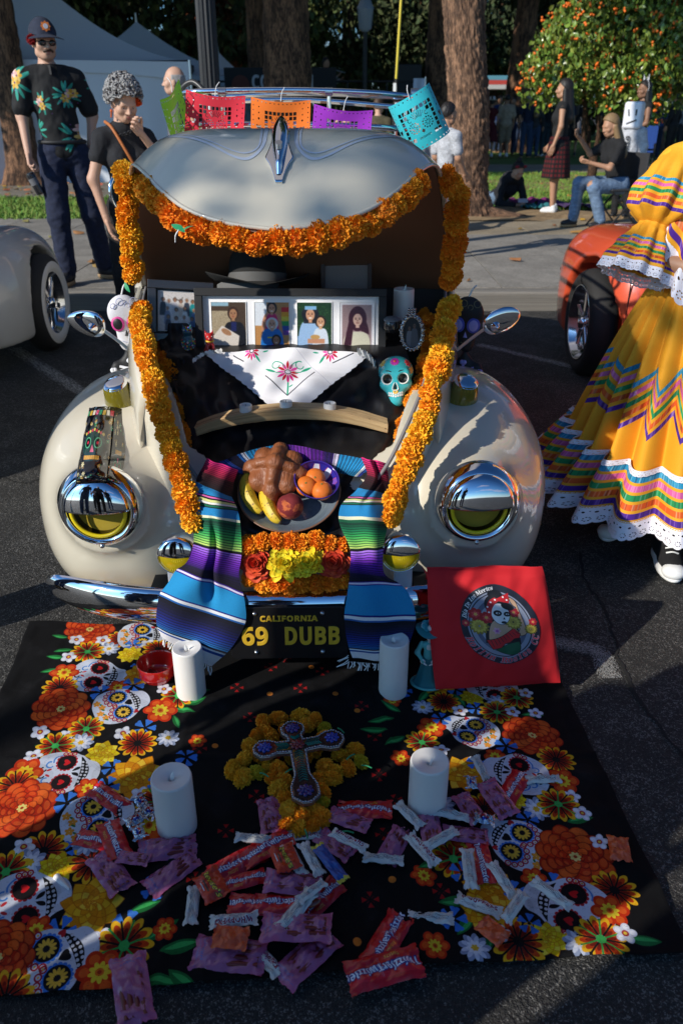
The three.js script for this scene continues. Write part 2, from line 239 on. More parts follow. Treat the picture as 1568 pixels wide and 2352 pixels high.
{
  const hood = new THREE.Group(); hood.name = 'hood'; hood.position.copy(HINGE); hood.rotation.x = HOPEN; car.add(hood);
  part(hood, 'hood_skin', surf(96, 56, (u, v) => { const q = (1 - u) * 2 - 1; return hoodP(Math.sign(q) * (1 - Math.pow(1 - Math.abs(q), 1.5)), v); }, 0.006), M.cream);
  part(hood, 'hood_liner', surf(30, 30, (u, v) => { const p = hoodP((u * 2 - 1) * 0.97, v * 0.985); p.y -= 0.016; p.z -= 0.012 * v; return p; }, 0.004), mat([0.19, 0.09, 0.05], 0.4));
  const ribbon = (pts, w, lift) => { const c = new THREE.CatmullRomCurve3(pts.map(([s, v]) => V(s, v, 0))); return surf(70, 2, (u, t) => { const q = c.getPoint(u), d = c.getTangent(u); const s = q.x - d.y * (t - 0.5) * w / 0.38, v = q.y + d.x * (t - 0.5) * w / 1.15; return hoodP(s, v).addScaledVector(hoodN(s, v), lift); }); };
  const stripeM = phys([0.55, 0.6, 0.68], 0.3, { clearcoat: 1 });
  for (const sd of [-1, 1]) for (const [o, w] of [[0, 0.012], [0.034, 0.007]]) part(hood, 'pinstripe', ribbon([[sd * (0.11 + o), 0.5], [sd * (0.12 + o), 0.6], [sd * (0.15 + o), 0.68], [sd * (0.3 + o * 0.4), 0.735 - o * 0.6], [sd * 0.48, 0.72 - o * 0.8], [sd * 0.64, 0.645 - o * 0.8], [sd * 0.78, 0.53 - o], [sd * 0.86, 0.38 - o]], w, 0.0012), stripeM);
  // badge plate, handle, keyhole
  const wK = (t) => t < 0.3 ? lerp(0.14, 0.15, t / 0.3) : t < 0.62 ? lerp(0.15, 0.3, Math.pow((t - 0.3) / 0.32, 1.6)) : lerp(0.3, 0.1, Math.pow((t - 0.62) / 0.38, 0.6));
  part(hood, 'badge_plate', surf(16, 30, (u, t) => { const v = lerp(0.6, 0.83, t), s = (0.5 - u) * 2 * wK(t) * 0.5; return hoodP(s, v).addScaledVector(hoodN(s, v), 0.006); }, 0.006), M.mirror);
  part(hood, 'handle', surf(20, 40, (u, t) => { const v = lerp(0.55, 0.805, t), w = 0.072 * Math.pow(Math.sin(PI * clamp(0.12 + t * 0.8, 0, 1)), 0.6) * (t > 0.94 ? 0.9 : 1), a = u * PI, s = Math.cos(a) * w; return hoodP(s, v).addScaledVector(hoodN(0, v), 0.006 + Math.sin(a) * lerp(0.024, 0.02, t) * Math.min(1, (1 - t) * 9 + 0.1)); }), M.chrome);
  part(hood, 'keyhole', (() => { const g = cyl(0.008, 0.008, 0.012, 18), p = hoodP(0, 0.735).addScaledVector(hoodN(0, 0.735), 0.034); g.applyQuaternion(new THREE.Quaternion().setFromUnitVectors(V(0, 1, 0), hoodN(0, 0.735))); return g.translate(p.x, p.y, p.z); })(), M.steel);
  part(hood, 'rim_seal', tube(Array.from({ length: 41 }, (_, i) => { const v = i < 20 ? i / 20 : 1 - (i - 20) / 20; const p = hoodP(i <= 20 ? -1 : 1, Math.min(v, 0.998)); p.y -= 0.004; return p; }), 0.005, 160, 6), M.cream);
}
// fenders from one field
function fenderField(x, y, z) {
  const n = 2.25, k = Math.pow(Math.pow(Math.abs((x - 0.5) / (x > 0.5 ? 0.285 : 0.75)), n) + Math.pow(Math.abs((y - 0.35) / 0.335), n) + Math.pow(Math.abs((z + 0.62) / 0.48), n), 1 / n);
  let d = (k - 1) * 0.3;
  const b = Math.max(cap(x, y, z, [0.5, 0.45, -0.5], [0.5, 0.487, -0.1], 0.122, 0.11), z + 0.15);
  d = smin(d, b, 0.07);
  d = smax(d, Math.min(0.1 + Math.max(0, -0.2 - z) * 2, 0.225 + (-0.1 - z) * 0.31) - x, 0.01);
  d = smax(d, 0.34 - Math.hypot(y - 0.24, z + 0.76) - Math.max(0, 0.5 - x) * 3, 0.03);
  return smax(d, 0.17 - y, 0.03);
}
for (const sd of [-1, 1]) {
  part(car, 'fender', iso((x, y, z) => fenderField(x * sd, y, z), sd > 0 ? [0.06, 0.1, -1.22] : [-0.86, 0.1, -1.22], sd > 0 ? [0.86, 0.74, -0.04] : [-0.06, 0.74, -0.04], 0.0115), M.cream);
  // flank strip from the hood opening down behind the fender
  const fl = surf(40, 6, (u, v) => { const e = edgeBody(u * 0.84, 1), o = [[-0.004, -0.03], [0.004, 0], [0.014, 0], [0.024, -0.014], [0.036, -0.06], [0.042, -0.14], [0.042, -0.36]][Math.round(v * 6)]; return V((e.x + o[0]) * sd, Math.max(0.17, e.y + o[1]), e.z - 0.01 - (e.z > -0.25 ? v * 0.05 : 0)); }, 0.004);
  part(car, 'flank_panel', fl, M.cream);
  part(car, 'edge_trim', tube(Array.from({ length: 30 }, (_, i) => edgeBody(i / 29 * 0.8, sd).add(V(-0.012 * sd, 0.006, 0))), 0.0055, 90, 8), mat([0.2, 0.19, 0.19], 0.5));
  // front wheel
  const w = new THREE.Group(); w.name = 'wheel'; w.position.set(0.6 * sd, 0.3, -0.76); w.rotation.z = PI / 2; car.add(w);
  part(w, 'tyre', torus(0.225, 0.08, 40, 14).rotateX(PI / 2), M.rubber); part(w, 'rim', lathe([[0, 0.02], [0.1, 0.03], [0.16, 0], [0.19, 0.03], [0.19, -0.05]], 30), M.chrome);
  // headlight
  const h = new THREE.Group(); h.name = 'headlight'; h.position.set(0.5 * sd, 0.487, -0.112); h.rotation.set(-0.07, sd * 0.03, 0); car.add(h);
  part(h, 'bezel', lathe([[0.084, 0.012], [0.09, 0.019], [0.097, 0.017], [0.105, 0.006], [0.113, -0.008], [0.117, -0.024], [0.11, -0.03], [0.088, -0.008], [0.084, 0.012]], 64).rotateX(PI / 2), M.chrome);
  part(h, 'reflector', lathe([[0.001, -0.045], [0.04, -0.04], [0.07, -0.022], [0.088, 0]], 40).rotateX(PI / 2), phys([0.022, 0.019, 0.004], 0.5));
  part(h, 'lamp_ring', torus(0.0715, 0.0055, 60, 10).translate(0, -0.004, 0.012), phys([0.75, 0.58, 0.01], 0.35));
  part(h, 'bulb', sph(0.012, 0, 0, 0.0), phys([0.4, 0.3, 0.03], 0.2));
  part(h, 'lens', surf(40, 14, (u, v) => { const a = u * 2 * PI, r = 0.085 * v; return V(Math.cos(a) * r, Math.sin(a) * r, 0.006 + 0.022 * (1 - v * v)); }), phys([0.8, 0.72, 0.3], 0.02, { transmission: 1, thickness: 0, specularIntensity: 0.4 }));
  part(h, 'eyelid', surf(40, 16, (u, v) => { const a = lerp(0.02, PI - 0.02, u), r = 0.09 * v; return V(Math.cos(a) * r, Math.sin(a) * r + 0.002, 0.02 + 0.03 * Math.sqrt(Math.max(0, 1 - v * v)) ); }, 0.002), M.chrome);
  part(h, 'screw', sph(0.007, 0, -0.104, 0.012), M.steel);
  // indicator
  const t = new THREE.Group(); t.name = 'turn_signal'; t.position.set(0.495 * sd, 0.655, -0.45); t.scale.setScalar(1.2); t.rotation.set(0.2, sd * 0.12, -0.12 * sd); car.add(t);
  const egg = (rx, rz, y, k) => (a) => V(Math.cos(a) * rx, y, Math.sin(a) * rz * (Math.sin(a) < 0 ? k : 1));
  const sweep = (rings) => surf(36, rings.length - 1, (u, v) => rings[Math.round(v * (rings.length - 1))](-u * 2 * PI));
  part(t, 'base', sweep([egg(0.043, 0.04, -0.02, 1.5), egg(0.043, 0.04, 0, 1.5), egg(0.04, 0.037, 0.007, 1.5), egg(0.034, 0.031, 0.009, 1.5)]), M.rubber);
  part(t, 'lens', sweep([egg(0.038, 0.035, 0.008, 1.5), egg(0.0365, 0.034, 0.022, 1.5), egg(0.033, 0.031, 0.042, 1.3), egg(0.028, 0.027, 0.056, 1.1)]), phys([0.2, 0.165, 0.012], 0.1, { clearcoat: 1, transmission: 0.2, thickness: 0 }));
  part(t, 'ribs', mg(Array.from({ length: 9 }, (_, i) => { const a = 0.5 + i * 0.27; return bar(V(Math.cos(a) * 0.0375, 0.01, Math.sin(a) * 0.0345), V(Math.cos(a) * 0.0295, 0.054, Math.sin(a) * 0.028), 0.0011, 5); })), phys([0.26, 0.22, 0.02], 0.2));
  part(t, 'cap', surf(36, 8, (u, v) => { const a = -u * 2 * PI, r = 1 - v; return V(Math.cos(a) * 0.0295 * r, 0.056 + 0.009 * Math.sqrt(1 - r * r) + 0.002 - Math.sin(a) * 0.006 * r, Math.sin(a) * 0.0285 * r * (Math.sin(a) < 0 ? 1.1 : 1)); }), M.chrome);
  // fog lamp
  const f = new THREE.Group(); f.name = 'fog_lamp'; f.position.set(0.288 * sd, 0.392, -0.035); f.rotation.set(-0.1, 0, 0); car.add(f);
  part(f, 'shell', lathe([[0.0, -0.06], [0.03, -0.055], [0.048, -0.03], [0.053, 0], [0.053, 0.018], [0.049, 0.022], [0.047, 0.012]], 44).rotateX(PI / 2), M.chrome);
  part(f, 'lens', surf(40, 14, (u, v) => { const a = u * 2 * PI, r = 0.048 * v; return V(Math.cos(a) * r, Math.sin(a) * r, 0.014 + 0.02 * Math.sqrt(1 - v * v * 0.98)); }), phys([0.62, 0.47, 0.01], 0.08, { clearcoat: 1, metalness: 0.35 }));
  part(f, 'flutes', mg(Array.from({ length: 8 }, (_, i) => { const x = -0.018 + i * 0.0052; return bar(V(x, -0.004, 0.034 - x * x * 8), V(x, -0.038, 0.027 - x * x * 8), 0.0012, 5); })), phys([0.75, 0.6, 0.03], 0.1));
  part(f, 'visor', surf(40, 12, (u, v) => { const a = lerp(0.1, PI - 0.1, u), r = 0.0515 * v; return V(Math.cos(a) * r, Math.sin(a) * r + 0.0, 0.02 + 0.013 * Math.sqrt(Math.max(0, 1 - v * v))); }, 0.002), M.chrome);
  part(f, 'bracket', [box(0.05, 0.1, 0.012, 0.012 * sd, -0.09, -0.02, 0.005), box(0.05, 0.012, 0.07, 0.012 * sd, -0.14, 0.01, 0.004)], phys([0.7, 0.72, 0.76], 0.3, { clearcoat: 1 }));
  // door mirror
  const r = new THREE.Group(); r.name = 'side_mirror'; r.position.set(0.5 * sd, 0.69, -0.8); car.add(r);
  const head = V(sd > 0 ? 0.1 : -0.085, 0.155, 0.18);
  part(r, 'stalk', tube([V(0, 0, 0), V(0.02 * sd, 0.03, 0.03), V(head.x * 0.7, head.y * 0.72, head.z * 0.7), head], 0.0055, 30, 10), M.chrome);
  const mh = part(r, 'mirror_head', surf(44, 20, (u, v) => { const a = u * 2 * PI, e = Math.pow(Math.sin(PI * v), 0.75), c = Math.cos(a), s = Math.sin(a); return V(c * 0.062 * e * (1 + 0.18 * c * sd), s * 0.04 * e * (1 + 0.1 * c), -Math.cos(PI * v) * 0.012); }), M.mirror, head.clone().add(V(0.02 * sd, 0.008, 0)), [0.1, sd * 0.25, sd > 0 ? 0.25 : -0.12]);
  part(mh, 'mount', lathe([[0, 0.02], [0.006, 0.018], [0.01, 0.008], [0.018, 0]], 20).rotateX(PI / 2), M.chrome, [-0.015 * sd, -0.006, 0.008]);
}
// apron, latch cover, bumper, plate
part(car, 'front_apron', surf(30, 14, (u, v) => { const x = (u - 0.5) * 2 * lerp(0.17, 0.31, Math.pow(Math.min(1, v * 2.6), 0.7)); return V(x, lerp(0.405, 0.16, v), -0.085 - 0.5 * x * x + 0.03 * Math.sin(v * 2.2)); }, 0.004), M.cream);
part(car, 'latch_cover', new RoundedBoxGeometry(0.17, 0.07, 0.03, 4, 0.014).translate(0.005, 0.285, -0.05), phys([0.75, 0.78, 0.82], 0.12, { metalness: 0.6, clearcoat: 1 }));
{
  const bz = (x) => -0.02 - 0.34 * x * x * x * x - 0.13 * x * x;
  part(car, 'bumper', surf(90, 18, (u, v) => { const x = lerp(-0.7, 0.7, u), a = v * 2 * PI, e = Math.pow(Math.max(0, 1 - Math.pow(Math.abs(u - 0.5) * 2, 10)), 0.5), sc = Math.max(0.03, e); return V(x, 0.225 + Math.cos(a) * 0.056 * sc + 0.01 * x * x, bz(x) + Math.sin(a) * (Math.sin(a) > 0 ? 0.03 : 0.012) * sc); }), M.chrome);
  for (const sd of [-1, 1]) part(car, 'bumper_bracket', box(0.05, 0.05, 0.2, 0.36 * sd, 0.23, -0.14), M.black);
}
const FONT = await new FontLoader().loadAsync('fonts/droid/droid_sans_bold.typeface.json');
function text3(s, size, depth, wide) { const g = new TextGeometry(s, { font: FONT, size, depth, curveSegments: 4, bevelEnabled: true, bevelThickness: depth * 0.4, bevelSize: size * 0.018, bevelSegments: 2 }); g.computeBoundingBox(); const b = g.boundingBox, k = wide ? wide / (b.max.x - b.min.x) : 1; g.translate(-(b.max.x + b.min.x) / 2, 0, 0); g.scale(k, 1, 1); return g; }
{
  const p = new THREE.Group(); p.name = 'license_plate'; p.position.set(-0.005, 0.178, 0.022); p.rotation.x = -0.05; car.add(p);
  const sh = new THREE.Shape(), w = 0.155, h = 0.078, r = 0.016; sh.moveTo(-w + r, -h); sh.lineTo(w - r, -h); sh.quadraticCurveTo(w, -h, w, -h + r); sh.lineTo(w, h - r); sh.quadraticCurveTo(w, h, w - r, h); sh.lineTo(-w + r, h); sh.quadraticCurveTo(-w, h, -w, h - r); sh.lineTo(-w, -h + r); sh.quadraticCurveTo(-w, -h, -w + r, -h);
  part(p, 'plate', new THREE.ExtrudeGeometry(sh, { depth: 0.002, bevelEnabled: true, bevelSize: 0.0015, bevelThickness: 0.0012, curveSegments: 6 }), phys([0.008, 0.008, 0.009], 0.35));
  const ym = phys([0.62, 0.38, 0.025], 0.45);
  part(p, 'lettering', text3('CALIFORNIA', 0.0165, 0.002, 0.152), ym, [0.001, 0.038, 0.003]);
  part(p, 'lettering', text3('DUBB', 0.054, 0.0025, 0.146), ym, [0.062, -0.034, 0.003]);
  part(p, 'lettering', text3('69', 0.054, 0.0025, 0.07), ym, [-0.09, -0.034, 0.003]);
  for (const [x, y] of [[-0.089, 0.062], [0.089, 0.062], [-0.089, -0.058], [0.089, -0.058]]) part(p, 'bolt', sph(0.006, x, y, 0.004, 14, 10), M.steel);
}
// luggage bay, cowl, cabin
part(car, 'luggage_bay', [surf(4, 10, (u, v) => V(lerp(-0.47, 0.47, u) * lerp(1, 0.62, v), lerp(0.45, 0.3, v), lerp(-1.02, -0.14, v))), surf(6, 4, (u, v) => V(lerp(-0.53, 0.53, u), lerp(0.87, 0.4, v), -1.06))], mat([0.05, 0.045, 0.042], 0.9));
part(car, 'cowl', surf(30, 4, (u, v) => { const s = u * 2 - 1; return V(s * 0.56, 0.875 + 0.035 * (1 - s * s) + 0.03 * v, -1.04 - 0.1 * v - 0.02 * s * s); }, 0.004), M.cream);
{
  const sec = [[-1.06, 0.56, 0.88], [-1.14, 0.58, 0.94], [-1.3, 0.585, 1.12], [-1.46, 0.59, 1.24], [-1.75, 0.6, 1.3], [-2.2, 0.61, 1.31], [-2.7, 0.6, 1.26], [-3.1, 0.57, 1.12], [-3.5, 0.5, 0.88], [-3.85, 0.36, 0.5], [-3.95, 0.2, 0.3]], sc = new THREE.CatmullRomCurve3(sec.map(([z, w, t]) => V(w, t, z)));
  part(car, 'cabin', surf(40, 60, (u, v) => { const q = sc.getPoint(v), a = PI * (1 - u), c = Math.cos(a), s = Math.sin(a), up = Math.pow(s, 0.55), w = q.x * (1 + 0.08 * (1 - up)) * (1 - 0.16 * sstep(up, 0.55, 1) * (q.y > 1 ? 1 : 0.3)); return V(Math.sign(c) * Math.pow(Math.abs(c), 0.5) * w, 0.18 + (q.y - 0.18) * up, q.z); }), M.cream);
  const glass = phys([0.02, 0.025, 0.025], 0.03, { clearcoat: 1 });
  part(car, 'windshield', surf(20, 10, (u, v) => { const s = u * 2 - 1, z = lerp(-1.13, -1.43, v) + 0.03, y = lerp(0.95, 1.24, v); return V(s * lerp(0.5, 0.43, v), y - 0.05 * s * s * v, z - 0.05 * s * s); }), glass);
  for (const sd of [-1, 1]) {
    part(car, 'side_window', surf(12, 8, (u, v) => V(sd * lerp(0.632, 0.575, v), lerp(0.92, 1.16, v), lerp(-1.5, -2.3, u))), glass);
    part(car, 'running_board', box(0.14, 0.04, 1.5, 0.66 * sd, 0.17, -1.95, 0.01), M.rubber);
    part(car, 'rear_fender', iso((x, y, z) => smax(ell(x, y, z, [0.56 * sd, 0.33, -3.1], [0.25, 0.36, 0.6]), 0.17 - y, 0.03), [0.56 * sd - 0.3, 0.1, -3.75], [0.56 * sd + 0.3, 0.74, -2.45], 0.03), M.cream);
  }
}
// roof rack
{
  const rk = thing('roof_rack', 'chrome tube roof rack above the cream car behind paper flags', 'roof rack', CAR, CAR_TURN), t = (pts, r = 0.011, n = 30) => tube(pts, r, n, 10);
  const yT = 1.485, yM = 1.455, yB = 1.37, zf = -1.62, zr = -2.7, hw = 0.455;
  const ring = (y, w, z0, z1) => t([V(-w, y - 0.012, z1), V(-w, y - 0.004, (z0 + z1) / 2), V(-w, y - 0.002, z0 - 0.12), V(-w + 0.04, y, z0 - 0.03), V(-w * 0.6, y + 0.004, z0 + 0.01), V(0, y + 0.006, z0 + 0.02), V(w * 0.6, y - 0.002, z0 + 0.01), V(w - 0.04, y - 0.012, z0 - 0.03), V(w, y - 0.016, z0 - 0.12), V(w, y - 0.016, (z0 + z1) / 2), V(w, y - 0.016, z1)], 0.011, 120);
  part(rk, 'rail', ring(yT, hw, zf, zr), M.chrome); part(rk, 'rail', ring(yB, hw + 0.01, zf + 0.02, zr), M.chrome);
  part(rk, 'rail', t([V(-hw, yT, zr), V(0, yT + 0.015, zr - 0.02), V(hw, yT, zr)]), M.chrome);
  part(rk, 'rail', t([V(-hw, yM, zf - 0.5), V(0, yM + 0.01, zf - 0.5), V(hw, yM - 0.02, zf - 0.5)]), M.chrome);
  for (const x of [-hw, -0.28, 0.12, hw]) { const z = Math.abs(x) === hw ? zf - 0.12 : zf + 0.015; part(rk, 'post', bar(V(x, yB - 0.07, z), V(x, yT, z), 0.008), M.chrome); part(rk, 'clamp', cyl(0.016, 0.016, 0.028, 16).rotateZ(PI / 2).translate(x, yT, z), M.steel); }
  for (const z of [-2.1, -2.6]) for (const x of [-hw, hw]) part(rk, 'post', bar(V(x, yB - 0.07, z), V(x, yT - 0.01, z), 0.008), M.chrome);
  for (const x of [-0.3, -0.1, 0.1, 0.3]) part(rk, 'slat', box(0.04, 0.012, 1.1, x, yB, -2.15, 0.004), mat([0.2, 0.1, 0.05], 0.6));
  part(rk, 'hoop', t([V(-hw + 0.0, yB, zf - 0.1), V(-hw + 0.01, yT + 0.005, zf - 0.06), V(-hw + 0.06, yT + 0.035, zf - 0.04), V(-hw + 0.13, yT - 0.02, zf)], 0.01), mat([0.03, 0.03, 0.03], 0.4));
}

// ---------- marigold garlands ----------
reseed(21);
function pom(n, ruff, k0 = 0) {
  const P0 = [], I = [], UVs = [];
  for (let i = 0; i < n; i++) {
    const y = 1 - 2 * (i + 0.5) / n, a = i * 2.39996 + rr(-0.2, 0.2), q = Math.sqrt(1 - y * y), d = V(q * Math.cos(a), y, q * Math.sin(a)), t = V(rr(-1, 1), rr(-1, 1), rr(-1, 1)).cross(d).normalize(), b = d.clone().cross(t), L = rr(0.88, 1.05), w = rr(0.09, 0.15), bend = rr(-0.2, 0.2);
    const at0 = (r, x, l) => d.clone().multiplyScalar(r).addScaledVector(t, x).addScaledVector(b, l + bend * r * r), k = P0.length / 3;
    for (const [r, x, l] of [[0.5, 0, 0], [L * 0.86, -w, 0.05], [L * 0.9, 0, -0.07], [L * 0.86, w, 0.05], [L, -w * 0.75, rr(-ruff, ruff)], [L * 1.03, 0, rr(-ruff, ruff)], [L, w * 0.75, rr(-ruff, ruff)]]) { const p = at0(r, x, l); P0.push(p.x, p.y * (1 - k0), p.z); UVs.push(0, 0); }
    I.push(k, k + 2, k + 1, k, k + 3, k + 2, k + 1, k + 2, k + 4, k + 2, k + 5, k + 4, k + 2, k + 3, k + 5, k + 3, k + 6, k + 5);
  }
  const g = new THREE.BufferGeometry(); g.setAttribute('position', new THREE.Float32BufferAttribute(P0, 3)); g.setAttribute('uv', new THREE.Float32BufferAttribute(UVs, 2)); g.setIndex(I); g.computeVertexNormals();
  return mg([g, new THREE.IcosahedronGeometry(0.7, 2)]);
}
const POMS = [pom(330, 0.06), pom(300, 0.07), pom(360, 0.05), pom(320, 0.07, 0.2)];
const petalM = (c) => phys(c, 0.7, { sheen: 0.3, sheenRoughness: 0.6, sheenColor: C3(...c) });
const OR = [petalM([0.95, 0.33, 0.008]), petalM([0.93, 0.28, 0.006]), petalM([0.97, 0.38, 0.012])], GO = [petalM([1.0, 0.46, 0.014]), petalM([1.0, 0.41, 0.01]), petalM([0.98, 0.53, 0.02])];
const leafM = mat([0.02, 0.3, 0.12], 0.6);
function flower(p, pos, r, ms, squash) { const m = part(p, 'marigold', POMS[Math.floor(R() * 4)], ms[Math.floor(R() * ms.length)], pos); m.rotation.set(R() * 6.3, R() * 6.3, R() * 6.3); const s = r * rr(0.9, 1.12); m.scale.set(s, s * (squash ?? rr(0.85, 1.05)), s); return m; }
function garland(label, pts, n, r, ms, jit = 0.006, group) {
  const g = thing('marigold_garland', label, 'garland', pts[0], 0, group), c = curve(pts.map((p) => (p.isVector3 ? p.clone() : V(...p)).sub(g.position)));
  for (let i = 0; i < n; i++) flower(g, c.getPointAt((i + 0.5) / n).add(V(rr(-1, 1), rr(-1, 1), rr(-1, 1)).multiplyScalar(jit)), r, ms);
  return g;
}
function leafPiece(p, pos, len, rot) { return part(p, 'leaf', surf(4, 6, (u, v) => V((u - 0.5) * len * 0.4 * Math.sin(PI * (0.06 + 0.9 * v)), 0.1 * len * Math.sin(v * 3), (v - 0.5) * len)), leafM, pos, rot); }
const hoodW = (s, v, o = 0.02, dn = 0) => { const p = hoodP(s, v), n = hoodN(s, v); p.addScaledVector(n, o); p.applyAxisAngle(V(1, 0, 0), HOPEN).add(HINGE); p.y -= dn; return p.applyMatrix4(carM4); };
{
  const lip = []; for (let i = 0; i <= 30; i++) { const q = i / 30 * 2 - 1, v = 1 - Math.pow(Math.abs(q), 1.15) * 0.47; lip.push(hoodW(Math.sign(q || 1) * (q ? 1 : 0), Math.min(v, 0.995), 0.002, 0.034)); }
  const g = garland('orange marigold garland along the front lip of the open hood', lip, 21, 0.0325, OR, 0.005);
  leafPiece(g, at(410, 525, 1.79).sub(g.position), 0.04, [0.6, 0.9, 0]); leafPiece(g, at(432, 525, 1.78).sub(g.position), 0.03, [0.5, -0.9, 0.4]); part(g, 'string', tube([at(411, 528, 1.78), at(404, 540, 1.78), at(403, 556, 1.79)].map((p) => p.sub(g.position)), 0.0015, 12, 5), M.white);
  garland('bright marigold garland hanging down the left side of the open hood', [at(287, 378, 2.3), at(298, 420, 2.27), at(297, 500, 2.25), at(300, 570, 2.24), at(302, 635, 2.23)], 15, 0.0285, GO, 0.009);
  garland('dark orange marigold garland hanging down the right side of the open hood', [at(1015, 405, 2.3), at(1048, 440, 2.3), at(1052, 520, 2.32), at(1040, 590, 2.36), at(1036, 660, 2.42)], 14, 0.033, OR, 0.009);
  const sl = thing('garland_tag', 'green plastic leaf tag dangling under the left hood garland', 'leaf', at(320 * 0.915, 660, 2.22)); leafPiece(sl, [0, 0, 0], 0.03, [1.2, 0.5, 0.4]);
  garland('marigold garland along the left edge of the hood opening', [at(322, 708, 2.44), at(321, 745, 2.3), at(332, 800, 2.13), at(349, 868, 2.02), at(364, 930, 1.955), at(385, 1000, 1.905), at(408, 1080, 1.86), at(432, 1160, 1.82), at(446, 1215, 1.8)], 22, 0.0315, GO, 0.003);
  garland('marigold garland along the right edge of the hood opening', [at(1038, 690, 2.44), at(1024, 740, 2.3), at(1015, 790, 2.15), at(1006, 850, 2.04), at(988, 915, 1.97), at(963, 990, 1.91), at(940, 1060, 1.865), at(912, 1130, 1.83), at(897, 1200, 1.805)], 23, 0.033, GO, 0.004);
  garland('shaded marigold garland lying inside the left of the hood opening', [at(362, 790, 2.56), at(385, 850, 2.45), at(398, 900, 2.38), at(400, 960, 2.26), at(415, 1010, 2.14), at(428, 1060, 2.06), at(440, 1120, 1.98)], 18, 0.03, OR, 0.01);
  garland('marigold garland lying inside the right of the hood opening', [at(962, 720, 2.66), at(985, 770, 2.56), at(975, 830, 2.46), at(962, 890, 2.34), at(944, 935, 2.26), at(930, 985, 2.17), at(918, 1050, 2.08), at(912, 1100, 2.01)], 20, 0.027, OR, 0.01);
  garland('dark marigold garland along the cowl at the back of the bay', [at(355, 650, 2.84), at(420, 632, 2.86), at(500, 612, 2.88), at(590, 600, 2.9), at(680, 592, 2.9), at(780, 600, 2.9)], 20, 0.028, OR, 0.008);
}
// ---------- the altar in the open front ----------
reseed(31);
const P3 = (l) => l.map(([x, y, d]) => at(x, y, d));
const splineAt = (rows, k) => { const c = new THREE.CatmullRomCurve3(rows.map((r) => V(r[k], r[k + 1] ?? 0, 0))); return (v) => c.getPoint(v); };
// black satin
{
  const rows = [[780, 2.56, 372, 930], [812, 2.44, 380, 935], [850, 2.4, 392, 945], [900, 2.31, 405, 945], [955, 2.235, 425, 942], [1005, 2.17, 438, 925], [1060, 2.07, 448, 908], [1130, 1.98, 455, 895], [1200, 1.89, 470, 880], [1245, 1.845, 490, 860], [1262, 1.82, 500, 850]];
  const a = splineAt(rows, 0), b = splineAt(rows, 2);
  const g = surf(110, 110, (u, v) => {
    const q = a(v), w = b(v), X = lerp(w.x, w.y, u), e = sstep(u, 0, 0.12) * sstep(1 - u, 0, 0.12);
    const fold = 0.012 * N3(X * 0.012, q.x * 0.016, 3) + 0.022 * Math.sin(X * 0.03 + 1.5 * Math.sin(q.x * 0.012)) * sstep(q.x, 850, 930) * (1 - sstep(q.x, 1050, 1120)) * N3(X * 0.01, 7, 2) * 1.6 + 0.01 * N3(X * 0.035, q.x * 0.03, 8);
    return at(X, q.x, q.y + (1 - e) * 0.03 - fold);
  });
  solo('satin_cloth', 'black satin cloth draped down the altar slope under frame and plate', 'cloth', g, phys([0.011, 0.011, 0.013], 0.42, { sheen: 0.5, sheenRoughness: 0.35, sheenColor: C3(0.12, 0.12, 0.13) }));
  // edge of a second black cloth tucked along the left
  solo('satin_cloth', 'crumpled black cloth bunched beside the left photo frame', 'cloth', surf(40, 30, (u, v) => at(lerp(358, 452, u) + 30 * v, lerp(742, 905, v), lerp(2.6, 2.36, v) - 0.03 * N3(u * 4, v * 5, 9) - 0.03 * Math.sin(u * PI))), phys([0.01, 0.01, 0.012], 0.5));
}
